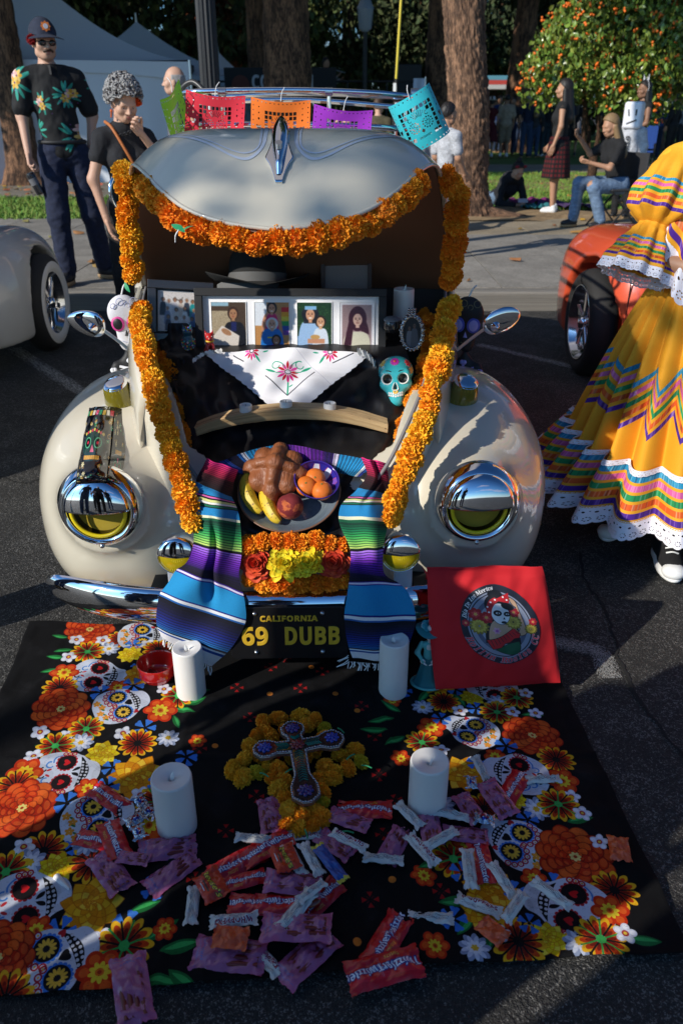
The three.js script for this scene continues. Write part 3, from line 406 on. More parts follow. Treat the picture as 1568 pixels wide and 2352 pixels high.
// embroidered white cloth
{
  const W = 860, H = 340, px = (X) => (X - 446) * 2, py = (Y) => (Y - 795) * 2;
  const t = tex(W, H, (x) => {
    x.fillStyle = '#f1f0f2'; x.fillRect(0, 0, W, H);
    x.globalAlpha = 0.5; for (let i = 0; i < 3000; i++) { x.fillStyle = R() < 0.5 ? '#e6e6ea' : '#ffffff'; x.fillRect(R() * W, R() * H, 3, 1); } x.globalAlpha = 1;
    const petal = (cx, cy, a, r0, r1, w, c) => { x.save(); x.translate(cx, cy); x.rotate(a); x.fillStyle = c; x.beginPath(); x.moveTo(r0, 0); x.quadraticCurveTo((r0 + r1) / 2, -w, r1, 0); x.quadraticCurveTo((r0 + r1) / 2, w, r0, 0); x.fill(); x.restore(); };
    const cols = ['#c41230', '#e0218a', '#ec4aa8', '#c41230', '#b3123a', '#e0218a', '#d81b78', '#c41230', '#e0218a', '#f06ab4', '#c41230', '#e0218a'];
    const bloom = (X, Y, s) => { for (let i = 0; i < 12; i++) petal(px(X), py(Y), i * PI / 6 - PI / 2, 12 * s, (i % 2 ? 50 : 56) * s, 13 * s, cols[i]); x.strokeStyle = '#222'; x.lineWidth = 3; x.fillStyle = '#e8e8ee'; x.beginPath(); x.ellipse(px(X), py(Y), 13 * s, 10 * s, 0, 0, 7); x.fill(); x.stroke(); };
    const stroke = (c, w, pts) => { x.strokeStyle = c; x.lineWidth = w; x.lineCap = 'round'; x.beginPath(); pts.forEach(([a, b], i) => i ? x.lineTo(px(a), py(b)) : x.moveTo(px(a), py(b))); x.stroke(); };
    const leafT = (X, Y, a, L) => petal(px(X), py(Y), a, 0, L, L * 0.2, '#12a67c');
    bloom(661, 853, 1); leafT(634, 854, PI + 0.5, 62); leafT(690, 850, -0.5, 62); stroke('#12a67c', 4, [[644, 855], [634, 854]]); stroke('#12a67c', 4, [[678, 853], [692, 850]]);
    for (const s of [-1, 1]) { x.strokeStyle = '#12a67c'; x.lineWidth = 4; x.beginPath(); x.arc(px(661 + s * 28), py(833), 18, 0.2, 5.2); x.stroke(); x.beginPath(); x.moveTo(px(661 + s * 8), py(840)); x.quadraticCurveTo(px(661 + s * 12), py(828), px(661 + s * 24), py(825)); x.stroke(); }
    stroke('#12a67c', 7, [[661, 880], [660, 905]]); leafT(662, 890, -0.6, 26);
    stroke('#2a2f3c', 4, [[609, 860], [660, 909]]); stroke('#2a2f3c', 4, [[660, 909], [724, 848]]);
    stroke('#2a2f3c', 4, [[530, 805], [556, 820]]); stroke('#2a2f3c', 4, [[768, 822], [818, 800]]);
    bloom(762, 800, 0.75); bloom(575, 800, 0.7); leafT(582, 806, 0.9, 44); leafT(750, 806, 2.2, 50); leafT(600, 803, -0.2, 30); leafT(735, 803, PI, 30);
    x.strokeStyle = 'rgba(190,190,205,.9)'; x.lineWidth = 2; x.beginPath(); x.moveTo(px(680), py(798)); x.lineTo(px(762), py(878)); x.stroke();
  });
  const mid = curve(P3([[661, 798, 2.42], [661, 830, 2.385], [661, 870, 2.315], [661, 915, 2.25], [661, 962, 2.18]])), SC = 0.5514 / 430;
  const uvs = [], g = surf(60, 120, (u, v) => {
    const w = (v < 0.03 ? 1 : 1) * lerp(197, 3, Math.pow(v, 0.94)) * SC + 0.0045 * Math.abs(Math.sin(v * 44)), x = (u * 2 - 1) * w, p = mid.getPointAt(v);
    uvs.push(x / 0.5514 + 0.5, 1 - v * 0.97 - 0.015);
    const wr = 0.012 * N3(x * 12, v * 5, 5) + 0.008 * Math.sin(x * 46 + v * 9) * (1 - Math.abs(u - 0.5)) + 0.05 * x * x; return p.add(V(x, wr * 0.5 - 0.02 * (1 - v) * Math.abs(u * 2 - 1), wr));
  });
  g.setAttribute('uv', new THREE.Float32BufferAttribute(uvs, 2));
  const root = thing('embroidered_cloth', 'white embroidered cloth triangle with pink flowers and scalloped lace edge', 'cloth');
  const cm = mat([0.92, 0.92, 0.94], 0.9, { map: t });
  part(root, 'cloth', g, cm);
  const tail = (pts, w) => { const c = curve(P3(pts)); return surf(30, 4, (u, v) => { const p = c.getPoint(u); return p.add(V(0, (v - 0.5) * w * (1 + 0.35 * Math.sin(u * 60)), 0.006 * Math.sin(u * 22 + v * 3))); }); };
  part(root, 'lace_edge', tail([[443, 829, 2.4], [470, 812, 2.4], [510, 806, 2.4]], 0.012), M.white); part(root, 'lace_edge', tail([[820, 806, 2.4], [845, 818, 2.4], [862, 838, 2.4]], 0.02), M.white);
}
// photo prints
const face = (x, cx, cy, r, skin, hair, o = {}) => {
  x.fillStyle = hair; x.beginPath(); x.ellipse(cx, cy - r * 0.15, r * (o.hw ?? 1.25), r * (o.hh ?? 1.4), 0, 0, 7); x.fill(); if (o.long) { x.fillRect(cx - r * 1.3, cy, r * 2.6, r * o.long); }
  x.fillStyle = skin; x.beginPath(); x.ellipse(cx, cy, r * 0.86, r * 1.12, 0, 0, 7); x.fill(); x.fillRect(cx - r * 0.35, cy + r * 0.8, r * 0.7, r * 0.7);
  x.fillStyle = 'rgba(40,20,15,.85)'; for (const s of [-1, 1]) { x.beginPath(); x.ellipse(cx + s * r * 0.36, cy - r * 0.1, r * 0.15, r * 0.09, 0, 0, 7); x.fill(); x.fillRect(cx + s * r * 0.36 - r * 0.2, cy - r * 0.36, r * 0.4, r * 0.08); }
  x.fillStyle = 'rgba(120,60,45,.7)'; x.fillRect(cx - r * 0.09, cy - r * 0.05, r * 0.16, r * 0.4); x.fillStyle = o.smile ? '#f4e8e0' : 'rgba(130,50,45,.9)'; x.beginPath(); x.ellipse(cx, cy + r * 0.58, r * 0.34, r * (o.smile ? 0.14 : 0.08), 0, 0, 7); x.fill();
};
const bust = (x, cx, cy, w, h, c) => { x.fillStyle = c; x.beginPath(); x.moveTo(cx - w, cy + h); x.quadraticCurveTo(cx - w, cy, cx - w * 0.35, cy); x.lineTo(cx + w * 0.35, cy); x.quadraticCurveTo(cx + w, cy, cx + w, cy + h); x.fill(); };
const prints = [
  (x, w, h) => { x.fillStyle = '#4a3a2a'; x.fillRect(0, 0, w, h); x.fillStyle = '#8fb4c4'; x.fillRect(0, 0, w * 0.5, h * 0.08); x.fillStyle = '#a8977c'; x.fillRect(0, h * 0.18, w * 0.55, h * 0.5); for (let i = 0; i < 260; i++) { x.fillStyle = R() < 0.5 ? '#5a4a38' : '#c9bda4'; x.fillRect(R() * w * 0.55, h * 0.18 + R() * h * 0.5, 3, 3); } bust(x, w * 0.66, h * 0.42, w * 0.36, h * 0.6, '#17151a'); for (let i = 0; i < 160; i++) { x.fillStyle = '#6c6870'; x.fillRect(w * 0.35 + R() * w * 0.6, h * 0.5 + R() * h * 0.5, 2, 2); } x.fillStyle = '#1c1f55'; x.fillRect(w * 0.56, h * 0.42, w * 0.16, h * 0.2); face(x, w * 0.63, h * 0.25, w * 0.13, '#a87a58', '#3a261a', { hh: 1.5 }); x.fillStyle = '#d8d2c8'; x.beginPath(); x.moveTo(0, h * 0.75); x.lineTo(w * 0.3, h * 0.5); x.lineTo(w * 0.8, h * 0.72); x.lineTo(w * 0.75, h); x.lineTo(0, h); x.fill(); x.fillStyle = '#a87a58'; x.beginPath(); x.ellipse(w * 0.42, h * 0.64, w * 0.16, h * 0.06, 0.5, 0, 7); x.fill(); },
  (x, w, h) => { x.fillStyle = '#c08a50'; x.fillRect(0, 0, w, h); x.fillStyle = '#dfe6ee'; x.fillRect(0, 0, w * 0.35, h * 0.5); ['#d8262a', '#e8a21c', '#e8d23c', '#2c9a4c', '#2a4aa8', '#6a3a98'].forEach((c, i) => { x.fillStyle = c; x.fillRect(w * 0.78, h * (0.1 + i * 0.1), w * 0.22, h * 0.1); }); bust(x, w * 0.5, h * 0.22, w * 0.32, h * 0.6, '#c88a66'); bust(x, w * 0.5, h * 0.24, w * 0.2, h * 0.5, '#cf1c66'); face(x, w * 0.5, h * 0.13, w * 0.12, '#cf9470', '#1c1412', { smile: 1 }); bust(x, w * 0.5, h * 0.56, w * 0.34, h * 0.44, '#1f78d0'); x.fillStyle = '#e8c93c'; x.fillRect(w * 0.36, h * 0.74, w * 0.26, h * 0.03); face(x, w * 0.5, h * 0.47, w * 0.13, '#d8a484', '#d9d9da', { smile: 1, hw: 1.4 }); bust(x, w * 0.62, h * 0.9, w * 0.2, h * 0.2, '#c83aa0'); face(x, w * 0.62, h * 0.82, w * 0.11, '#b87a58', '#241512', { smile: 1 }); },
  (x, w, h) => { x.fillStyle = '#1e3a1c'; x.fillRect(0, 0, w, h); for (let i = 0; i < 240; i++) { x.fillStyle = ['#3f7a2c', '#234c1c', '#7aa84a', '#142610'][i % 4]; x.fillRect(R() * w, R() * h, 6, 4); } x.fillStyle = '#8fb8e4'; x.fillRect(0, h * 0.72, w * 0.3, h * 0.3); bust(x, w * 0.36, h * 0.4, w * 0.34, h * 0.6, '#9cc0e8'); face(x, w * 0.38, h * 0.26, w * 0.15, '#cf9a78', '#1a1a22', { smile: 1, hw: 1.7, long: 1.6 }); x.fillStyle = '#7fb2dc'; x.fillRect(w * 0.22, h * 0.07, w * 0.34, h * 0.08); bust(x, w * 0.68, h * 0.55, w * 0.24, h * 0.45, '#dbe6f2'); face(x, w * 0.68, h * 0.42, w * 0.13, '#d6a27c', '#2a1a14', { smile: 1, hh: 1.35 }); x.fillStyle = '#c98f6c'; x.fillRect(w * 0.3, h * 0.78, w * 0.5, h * 0.1); x.fillStyle = '#c79a5a'; x.beginPath(); x.ellipse(w * 0.52, h * 0.74, w * 0.14, h * 0.05, 0, 0, 7); x.fill(); },
  (x, w, h) => { x.fillStyle = '#f2f0f2'; x.fillRect(0, 0, w, h); x.fillStyle = '#a08484'; x.fillRect(w * 0.07, h * 0.04, w * 0.86, h * 0.92); bust(x, w * 0.5, h * 0.62, w * 0.4, h * 0.34, '#d9d4bc'); x.fillStyle = '#3f1420'; x.beginPath(); x.ellipse(w * 0.52, h * 0.34, w * 0.26, h * 0.27, 0, 0, 7); x.fill(); x.beginPath(); x.moveTo(w * 0.3, h * 0.3); x.quadraticCurveTo(w * 0.2, h * 0.6, w * 0.12, h * 0.92); x.lineTo(w * 0.34, h * 0.92); x.lineTo(w * 0.4, h * 0.5); x.fill(); x.beginPath(); x.moveTo(w * 0.7, h * 0.3); x.quadraticCurveTo(w * 0.86, h * 0.5, w * 0.86, h * 0.68); x.lineTo(w * 0.62, h * 0.6); x.fill(); face(x, w * 0.52, h * 0.36, w * 0.155, '#e0b8a4', '#3f1420', { hw: 1.1, hh: 1.3 }); },
  (x, w, h) => { x.fillStyle = '#e6dfdc'; x.fillRect(0, 0, w, h); const cs = ['#2c3444', '#e8e4e2', '#d4d0d4', '#d8c8b8', '#384050', '#1f9aa0', '#eceaea', '#7a86a4', '#dcd4cc', '#f0eef0', '#6a94c8', '#3a3a52', '#e8e6e8', '#d8d4d0', '#4a6aa0']; for (let i = 0; i < 15; i++) { const row = i < 7 ? 0 : i < 11 ? 1 : 2, k = row === 0 ? i : row === 1 ? i - 7 : i - 11, cx = w * (row === 0 ? 0.1 + k * 0.135 : row === 1 ? 0.2 + k * 0.2 : 0.22 + k * 0.18), cy = h * (0.2 + row * 0.22 + (k % 2) * 0.03); bust(x, cx, cy + h * 0.06, w * 0.075, h * 0.34, cs[i]); face(x, cx, cy, w * 0.034, '#b88464', i === 0 ? '#20242c' : ['#2a1c18', '#a8a4a0', '#3a2a22'][i % 3]); } x.strokeStyle = '#6a5a50'; x.lineWidth = 5; x.beginPath(); x.arc(w * 0.46, h * 0.1, w * 0.09, 0.2, 2.9); x.stroke(); },
];
function pictureFrame(root, w, h, bw, bd, fm, matM) {
  for (const [bx, by, ww, hh] of [[0, h / 2 - bw / 2, w, bw], [0, -h / 2 + bw / 2, w, bw], [-w / 2 + bw / 2, 0, bw, h - 2 * bw], [w / 2 - bw / 2, 0, bw, h - 2 * bw]]) part(root, 'frame_bar', new RoundedBoxGeometry(ww, hh, bd, 2, 0.002).translate(bx, by, 0), fm);
  part(root, 'mat_board', box(w - 2 * bw, h - 2 * bw, 0.004, 0, 0, -bd / 2 + 0.006), matM); part(root, 'backing', box(w - 0.006, h - 0.006, 0.004, 0, 0, -bd / 2 - 0.003), M.black);
}
const photo = (root, k, w, h, x, y, z) => { part(root, 'recess', [box(w + 0.004, 0.002, 0.003, x, y + h / 2 + 0.001, z + 0.001), box(w + 0.004, 0.002, 0.003, x, y - h / 2 - 0.001, z + 0.001), box(0.002, h, 0.003, x - w / 2 - 0.001, y, z + 0.001), box(0.002, h, 0.003, x + w / 2 + 0.001, y, z + 0.001)], M.white); return part(root, 'photograph', new THREE.PlaneGeometry(w, h), phys([0.95, 0.95, 0.95], 0.3, { map: tex(256, Math.round(256 * h / w), (c, w2, h2) => { prints[k](c, w2, h2); const soft = cnv(w2, h2, (q) => q.drawImage(c.canvas, 0, 0)); c.globalAlpha = 0.2; for (let i = 0; i < 9; i++) c.drawImage(soft, (i % 3 - 1) * 3.5, (Math.floor(i / 3) - 1) * 3.5); for (let i = 0; i < 2600; i++) { c.globalAlpha = 0.1; c.fillStyle = R() < 0.5 ? '#000' : '#fff'; c.fillRect(R() * w2, R() * h2, 2 + R() * 3, 2); } c.globalAlpha = 1; }) }), [x, y, z + 0.0012]); };
{
  const f = thing('photo_frame', 'long black collage frame holding four family portraits on white mat', 'picture frame', at(668, 746, 2.52), 0.0); f.rotation.set(-0.2, 0.0, -0.005);
  pictureFrame(f, 0.6, 0.222, 0.024, 0.026, M.black, mat([0.86, 0.86, 0.88], 0.8));
  const z = -0.004; [-0.196, -0.06, 0.074, 0.208].forEach((x, i) => photo(f, i, 0.108, 0.142, x, -0.003, z));
  const g = thing('photo_frame', 'grey black frame with large family group photograph, left of the collage', 'picture frame', at(415, 716, 2.585)); g.rotation.set(-0.22, 0.22, -0.05);
  pictureFrame(g, 0.205, 0.19, 0.026, 0.03, phys([0.03, 0.03, 0.034], 0.25, { clearcoat: 0.5 }), mat([0.1, 0.1, 0.11], 0.6)); photo(g, 4, 0.138, 0.122, 0, 0, 0.0);
  const r = thing('picture_panel', 'dark framed rose picture standing behind the collage frame', 'picture', at(795, 640, 2.74)); r.rotation.x = -0.15;
  pictureFrame(r, 0.17, 0.2, 0.014, 0.014, mat([0.06, 0.03, 0.02], 0.5), mat([0.25, 0.2, 0.18], 0.8));
  part(r, 'print', new THREE.PlaneGeometry(0.13, 0.16), phys([0.8, 0.8, 0.8], 0.25, { map: tex(128, 160, (x, w, h) => { x.fillStyle = '#5a4a44'; x.fillRect(0, 0, w, h); x.fillStyle = '#3a1416'; for (let i = 0; i < 16; i++) { x.beginPath(); x.ellipse(w * 0.5 + 22 * Math.cos(i * 2.4), h * 0.4 + 24 * Math.sin(i * 2.4), 18, 14, i, 0, 7); x.fill(); } x.fillStyle = '#12261c'; x.fillRect(w * 0.46, h * 0.55, 8, h * 0.4); }) }), [0, 0, 0.0]);
}
// black felt hat
{
  const h = thing('felt_hat', 'black felt hat resting behind the photo frames', 'hat', at(592, 650, 2.72), 0.2); h.rotation.x = -0.25;
  part(h, 'brim', surf(60, 8, (u, v) => { const a = u * 2 * PI, r = lerp(0.085, 0.155, v); return V(Math.cos(a) * r * 1.1, 0.035 * v * v * Math.abs(Math.cos(a)) - 0.015 * v * Math.abs(Math.sin(a)), Math.sin(a) * r); }, 0.003), mat([0.012, 0.012, 0.012], 0.9));
  part(h, 'crown', surf(48, 24, (u, v) => { const a = u * 2 * PI, r = 0.088 * (v < 0.7 ? 1 - 0.1 * v : 0.93 * Math.sqrt(Math.max(0, 1 - Math.pow((v - 0.7) / 0.3, 2)))), y = v < 0.7 ? v * 0.14 : 0.1 + 0.02 * Math.sin((v - 0.7) / 0.3 * PI) * Math.abs(Math.sin(a)); return V(Math.cos(a) * r * 1.1, y, Math.sin(a) * r); }), mat([0.012, 0.012, 0.012], 0.9));
  part(h, 'band', lathe([[0.089, 0], [0.0885, 0.03]], 40).scale(1.1, 1, 1), mat([0.1, 0.1, 0.1], 0.7));
  const s = thing('scarf', 'grey scarf folded below the black felt hat', 'scarf'); part(s, 'cloth', surf(40, 12, (u, v) => { const p = curve(P3([[500, 668, 2.7], [530, 655, 2.66], [560, 664, 2.64], [600, 662, 2.64], [625, 640, 2.68], [640, 620, 2.72]])).getPoint(u); return p.add(V(0, (v - 0.7) * 0.07, 0.02 * Math.sin(v * 3.1))); }), mat([0.13, 0.13, 0.13], 0.9));
}
// pillar candles
function pillar(label, pos, r, h, flick = true, group) {
  const c = thing('pillar_candle', label, 'candle', pos, rr(0, 6), group);
  part(c, 'wax', lathe([[0.0001, 0.0], [r * 0.93, 0], [r, 0.006], [r, h * 0.5], [r * 0.995, h - 0.006], [r * 0.96, h - 0.001], [r * 0.9, h - 0.001], [r * 0.6, h - 0.004], [0.008, h - 0.008], [0.0075, h - 0.02], [0.0001, h - 0.02]], 56), M.wax);
  if (flick) part(c, 'flame_tip', lathe([[0.0001, 0], [0.004, 0.003], [0.0055, 0.009], [0.004, 0.017], [0.0001, 0.026]], 18).scale(1, 1, 0.35), M.white, [0, h - 0.014, 0], [0.2, 0, 0.15]);
  return c;
}
pillar('cream flameless candle beside the collage frame under the marigolds', at(925, 734, 2.6), 0.033, 0.1);
// small pot, oval frame
{
  const p = thing('small_pot', 'small dark pot with grey lid behind the oval jewelled frame', 'pot', at(899, 762, 2.5));
  part(p, 'body', lathe([[0.0001, 0], [0.02, 0], [0.027, 0.014], [0.025, 0.03], [0.022, 0.036]], 28), phys([0.03, 0.028, 0.03], 0.2, { clearcoat: 1 })); part(p, 'lid', lathe([[0.026, 0.036], [0.027, 0.04], [0.018, 0.046], [0.0001, 0.048]], 28), mat([0.2, 0.2, 0.21], 0.5));
  const f = thing('oval_frame', 'oval jewelled frame with wedding photograph above the turquoise skull', 'picture frame', at(946, 764, 2.45)); f.rotation.set(-0.15, -0.15, 0.03);
  const ew = 0.03, eh = 0.048; part(f, 'photograph', new THREE.CircleGeometry(1, 40).scale(ew * 0.95, eh * 0.95, 1), mat([0.5, 0.5, 0.5], 0.4, { map: tex(96, 128, (x, w, h) => { x.fillStyle = '#15141a'; x.fillRect(0, 0, w, h); bust(x, 34, 56, 18, 74, '#8a90a0'); face(x, 34, 46, 8, '#8a6a5a', '#1a1412'); bust(x, 60, 46, 20, 84, '#6a6e7c'); face(x, 60, 36, 9, '#8a6a5a', '#1a1412'); }) }));
  part(f, 'rim', tube(Array.from({ length: 30 }, (_, i) => V(Math.cos(i * PI / 15) * ew * 1.08, Math.sin(i * PI / 15) * eh * 1.06, 0)), 0.006, 60, 8, true), M.steel);
  const bead = sph(0.0042, 0, 0, 0, 10, 8), bm = phys([0.4, 0.4, 0.42], 0.08, { metalness: 1 }); for (let i = 0; i < 40; i++) { const a = i * PI / 20; part(f, 'bead', bead, bm, [Math.cos(a) * ew * (i % 2 ? 1.22 : 1.02), Math.sin(a) * eh * (i % 2 ? 1.14 : 1.0), 0.006]); }
  for (let i = 0; i < 9; i++) part(f, 'bead', bead, bm, [(i % 3 - 1) * 0.009, eh * 1.18 + Math.floor(i / 3) * 0.007, 0.006]); part(f, 'back', cyl(1, 1, 0.004, 40).rotateX(PI / 2).scale(ew, eh, 1).translate(0, 0, -0.005), M.black);
}
// turquoise sugar skull
{
  const s = thing('painted_skull', 'turquoise painted ceramic skull with pink flower on its forehead', 'skull', at(909, 876, 2.345)); s.rotation.set(-0.38, -0.12, 0.04); s.scale.setScalar(0.92);
  const tq = phys([0.05, 0.5, 0.55], 0.25, { clearcoat: 0.7 }), sock = M.gloss, wh = mat([0.85, 0.85, 0.82], 0.4);
  const eyeC = [[-0.025, 0.005, 0.052], [0.025, 0.005, 0.052]];
  const pr = [['e', [0, 0.033, -0.012], [0.058, 0.052, 0.066]], ['e', [0, -0.005, 0.018], [0.045, 0.04, 0.042]], ['e', [0, -0.048, 0.03], [0.026, 0.03, 0.026]], ['e', [-0.036, -0.012, 0.03], [0.014, 0.012, 0.016]], ['e', [0.036, -0.012, 0.03], [0.014, 0.012, 0.016]], ['c', [-0.036, 0.022, 0.046], [0.036, 0.022, 0.046], 0.009], ['e', [0, -0.07, 0.034], [0.018, 0.012, 0.014]]];
  const jf = join(pr, 0.022), f = (x, y, z) => { let d = jf(x, y, z); for (const e of eyeC) d = smax(d, -ell(x, y, z, e, [0.0165, 0.0165, 0.02]), 0.004); return smax(d, -ell(x, y, z, [0, -0.021, 0.062], [0.007, 0.011, 0.014]), 0.003); };
  const [lo, hi] = primBox(pr, 0.014); part(s, 'cranium', iso(f, lo, hi, 0.003), tq);
  for (const e of eyeC) { part(s, 'eye_socket', surf(24, 6, (u, v) => { const a = u * 2 * PI, r = 0.0165 * v; return V(e[0] + Math.cos(a) * r, e[1] + Math.sin(a) * r, e[2] - 0.016 + 0.008 * v); }), sock); part(s, 'eye_rim', torus(0.0175, 0.0022, 30, 6).translate(e[0], e[1], e[2] + 0.0025), wh); }
  part(s, 'nose', new THREE.ConeGeometry(0.007, 0.017, 3).scale(1, 1, 0.3).translate(0, -0.021, 0.0555), sock); part(s, 'nose_rim', tube([V(-0.009, -0.031, 0.0585), V(0, -0.006, 0.058), V(0.009, -0.031, 0.0585)], 0.0016, 20, 6, true), wh);
  for (let j = 0; j < 2; j++) for (let i = 0; i < 7; i++) { const a = (i - 3) * 0.27; part(s, 'tooth', new RoundedBoxGeometry(0.0062, 0.0065, 0.003, 1, 0.001), wh, [Math.sin(a) * 0.029, -0.045 - j * 0.0075 + Math.abs(a) * 0.006, 0.029 + Math.cos(a) * 0.0275], [0, a, 0]); }
  part(s, 'mouth', surf(20, 4, (u, v) => { const a = lerp(-1.0, 1.0, u); return V(Math.sin(a) * 0.0285, lerp(-0.04, -0.058, v) + Math.abs(a) * 0.006, 0.029 + Math.cos(a) * 0.0265); }), sock);
  const onSkull = (az, el, lift = 1.012) => V(Math.sin(az) * Math.cos(el) * 0.058 * lift, 0.033 + Math.sin(el) * 0.052 * lift, -0.012 + Math.cos(az) * Math.cos(el) * 0.066 * lift);
  const pet = (c, r, n, m) => { for (let i = 0; i < n; i++) { const a = i / n * 2 * PI, p = onSkull(c[0] + Math.cos(a) * r, c[1] + Math.sin(a) * r), q = p.clone().sub(V(0, 0.033, -0.012)).normalize(); const o = part(s, 'petal', sph(0.0052, 0, 0, 0, 8, 6).scale(1.4, 0.6, 0.25), m, p); o.quaternion.setFromUnitVectors(V(0, 0, 1), q); o.rotateZ(a); } };
  pet([0.0, 0.55], 0.17, 12, mat([0.6, 0.03, 0.4], 0.4)); part(s, 'petal', sph(0.005), mat([0.8, 0.15, 0.03], 0.4), onSkull(0, 0.55));
  pet([0.9, 0.45], 0.14, 8, mat([0.6, 0.05, 0.06], 0.4)); pet([-0.9, 0.5], 0.14, 8, mat([0.8, 0.5, 0.1], 0.4)); pet([1.1, 0.0], 0.12, 7, mat([0.75, 0.3, 0.05], 0.4));
  for (const sd of [-1, 1]) part(s, 'brow', tube([V(sd * 0.006, 0.022, 0.059), V(sd * 0.018, 0.029, 0.059), V(sd * 0.036, 0.03, 0.051)], 0.0018, 12, 6), sock);
  for (let i = 0; i < 6; i++) part(s, 'petal', sph(0.0036, 0, 0, 0, 8, 6).scale(1, 1, 0.4), mat([0.85, 0.5, 0.05], 0.4), [Math.cos(i * 1.05) * 0.0055, -0.0385 + Math.sin(i * 1.05) * 0.0045 + 0.001, 0.0575]);
}
// little clay animals
{
  const d = thing('dog_figurine', 'small red clay dog with yellow collar before the collage frame', 'figurine', at(484, 815, 2.44), 0.25); d.scale.setScalar(0.95);
  const red = phys([0.5, 0.02, 0.02], 0.3, { clearcoat: 0.6 });
  part(d, 'body', blob([['c', [0, 0.02, -0.012], [0, 0.048, 0.0], 0.015, 0.011], ['c', [-0.009, 0.034, 0.008], [-0.01, 0.004, 0.014], 0.0055, 0.006], ['c', [0.009, 0.034, 0.008], [0.01, 0.004, 0.014], 0.0055, 0.006], ['e', [-0.012, 0.01, -0.006], [0.009, 0.012, 0.013]], ['e', [0.012, 0.01, -0.006], [0.009, 0.012, 0.013]], ['e', [0, 0.06, 0.004], [0.014, 0.013, 0.013]], ['e', [0, 0.056, 0.015], [0.008, 0.007, 0.009]], ['c', [-0.01, 0.068, 0], [-0.013, 0.083, -0.001], 0.0045, 0.0015], ['c', [0.01, 0.068, 0], [0.013, 0.083, -0.001], 0.0045, 0.0015]], 0.0028, 0.007), red);
  part(d, 'collar', torus(0.0125, 0.0028, 24, 8).rotateX(PI / 2).translate(0, 0.047, 0.002), mat([0.75, 0.5, 0.04], 0.4)); for (const s of [-1, 1]) { part(d, 'eye', sph(0.0024, s * 0.0065, 0.063, 0.0155), M.white); part(d, 'pupil', sph(0.0014, s * 0.0065, 0.063, 0.0174), M.black); part(d, 'toes', box(0.008, 0.003, 0.004, s * 0.01, 0.003, 0.0195, 0.001), M.white); } part(d, 'snout', sph(0.0025, 0, 0.058, 0.024), M.black);
  const o = thing('cat_figurine', 'small beaded cat figurine in front of the left photo frame', 'figurine', at(434, 803, 2.47), 0.3);
  part(o, 'body', blob([['e', [0, 0.024, 0], [0.02, 0.026, 0.018]], ['e', [0, 0.058, 0.003], [0.0155, 0.014, 0.014]], ['c', [-0.01, 0.066, 0], [-0.013, 0.08, 0], 0.005, 0.0015], ['c', [0.01, 0.066, 0], [0.013, 0.08, 0], 0.005, 0.0015]], 0.003, 0.008), phys([0.03, 0.12, 0.16], 0.3, { clearcoat: 0.6 }));
  const bc = [[0.6, 0.03, 0.03], [0.75, 0.5, 0.05], [0.05, 0.35, 0.12], [0.05, 0.12, 0.55], [0.7, 0.7, 0.7], [0.02, 0.4, 0.45]].map((c) => mat(c, 0.35)), bg = sph(0.0032, 0, 0, 0, 8, 6);
  for (let i = 0; i < 90; i++) { const y = 1 - 2 * (i + 0.5) / 90, a = i * 2.4, q = Math.sqrt(1 - y * y); if (Math.sin(a) < -0.5) continue; const up = i < 28; part(o, 'bead', bg, bc[i % 6], up ? [Math.cos(a) * q * 0.0155, 0.058 + y * 0.013, 0.003 + Math.sin(a) * q * 0.014] : [Math.cos(a) * q * 0.02, 0.024 + y * 0.026, Math.sin(a) * q * 0.018]); }
}
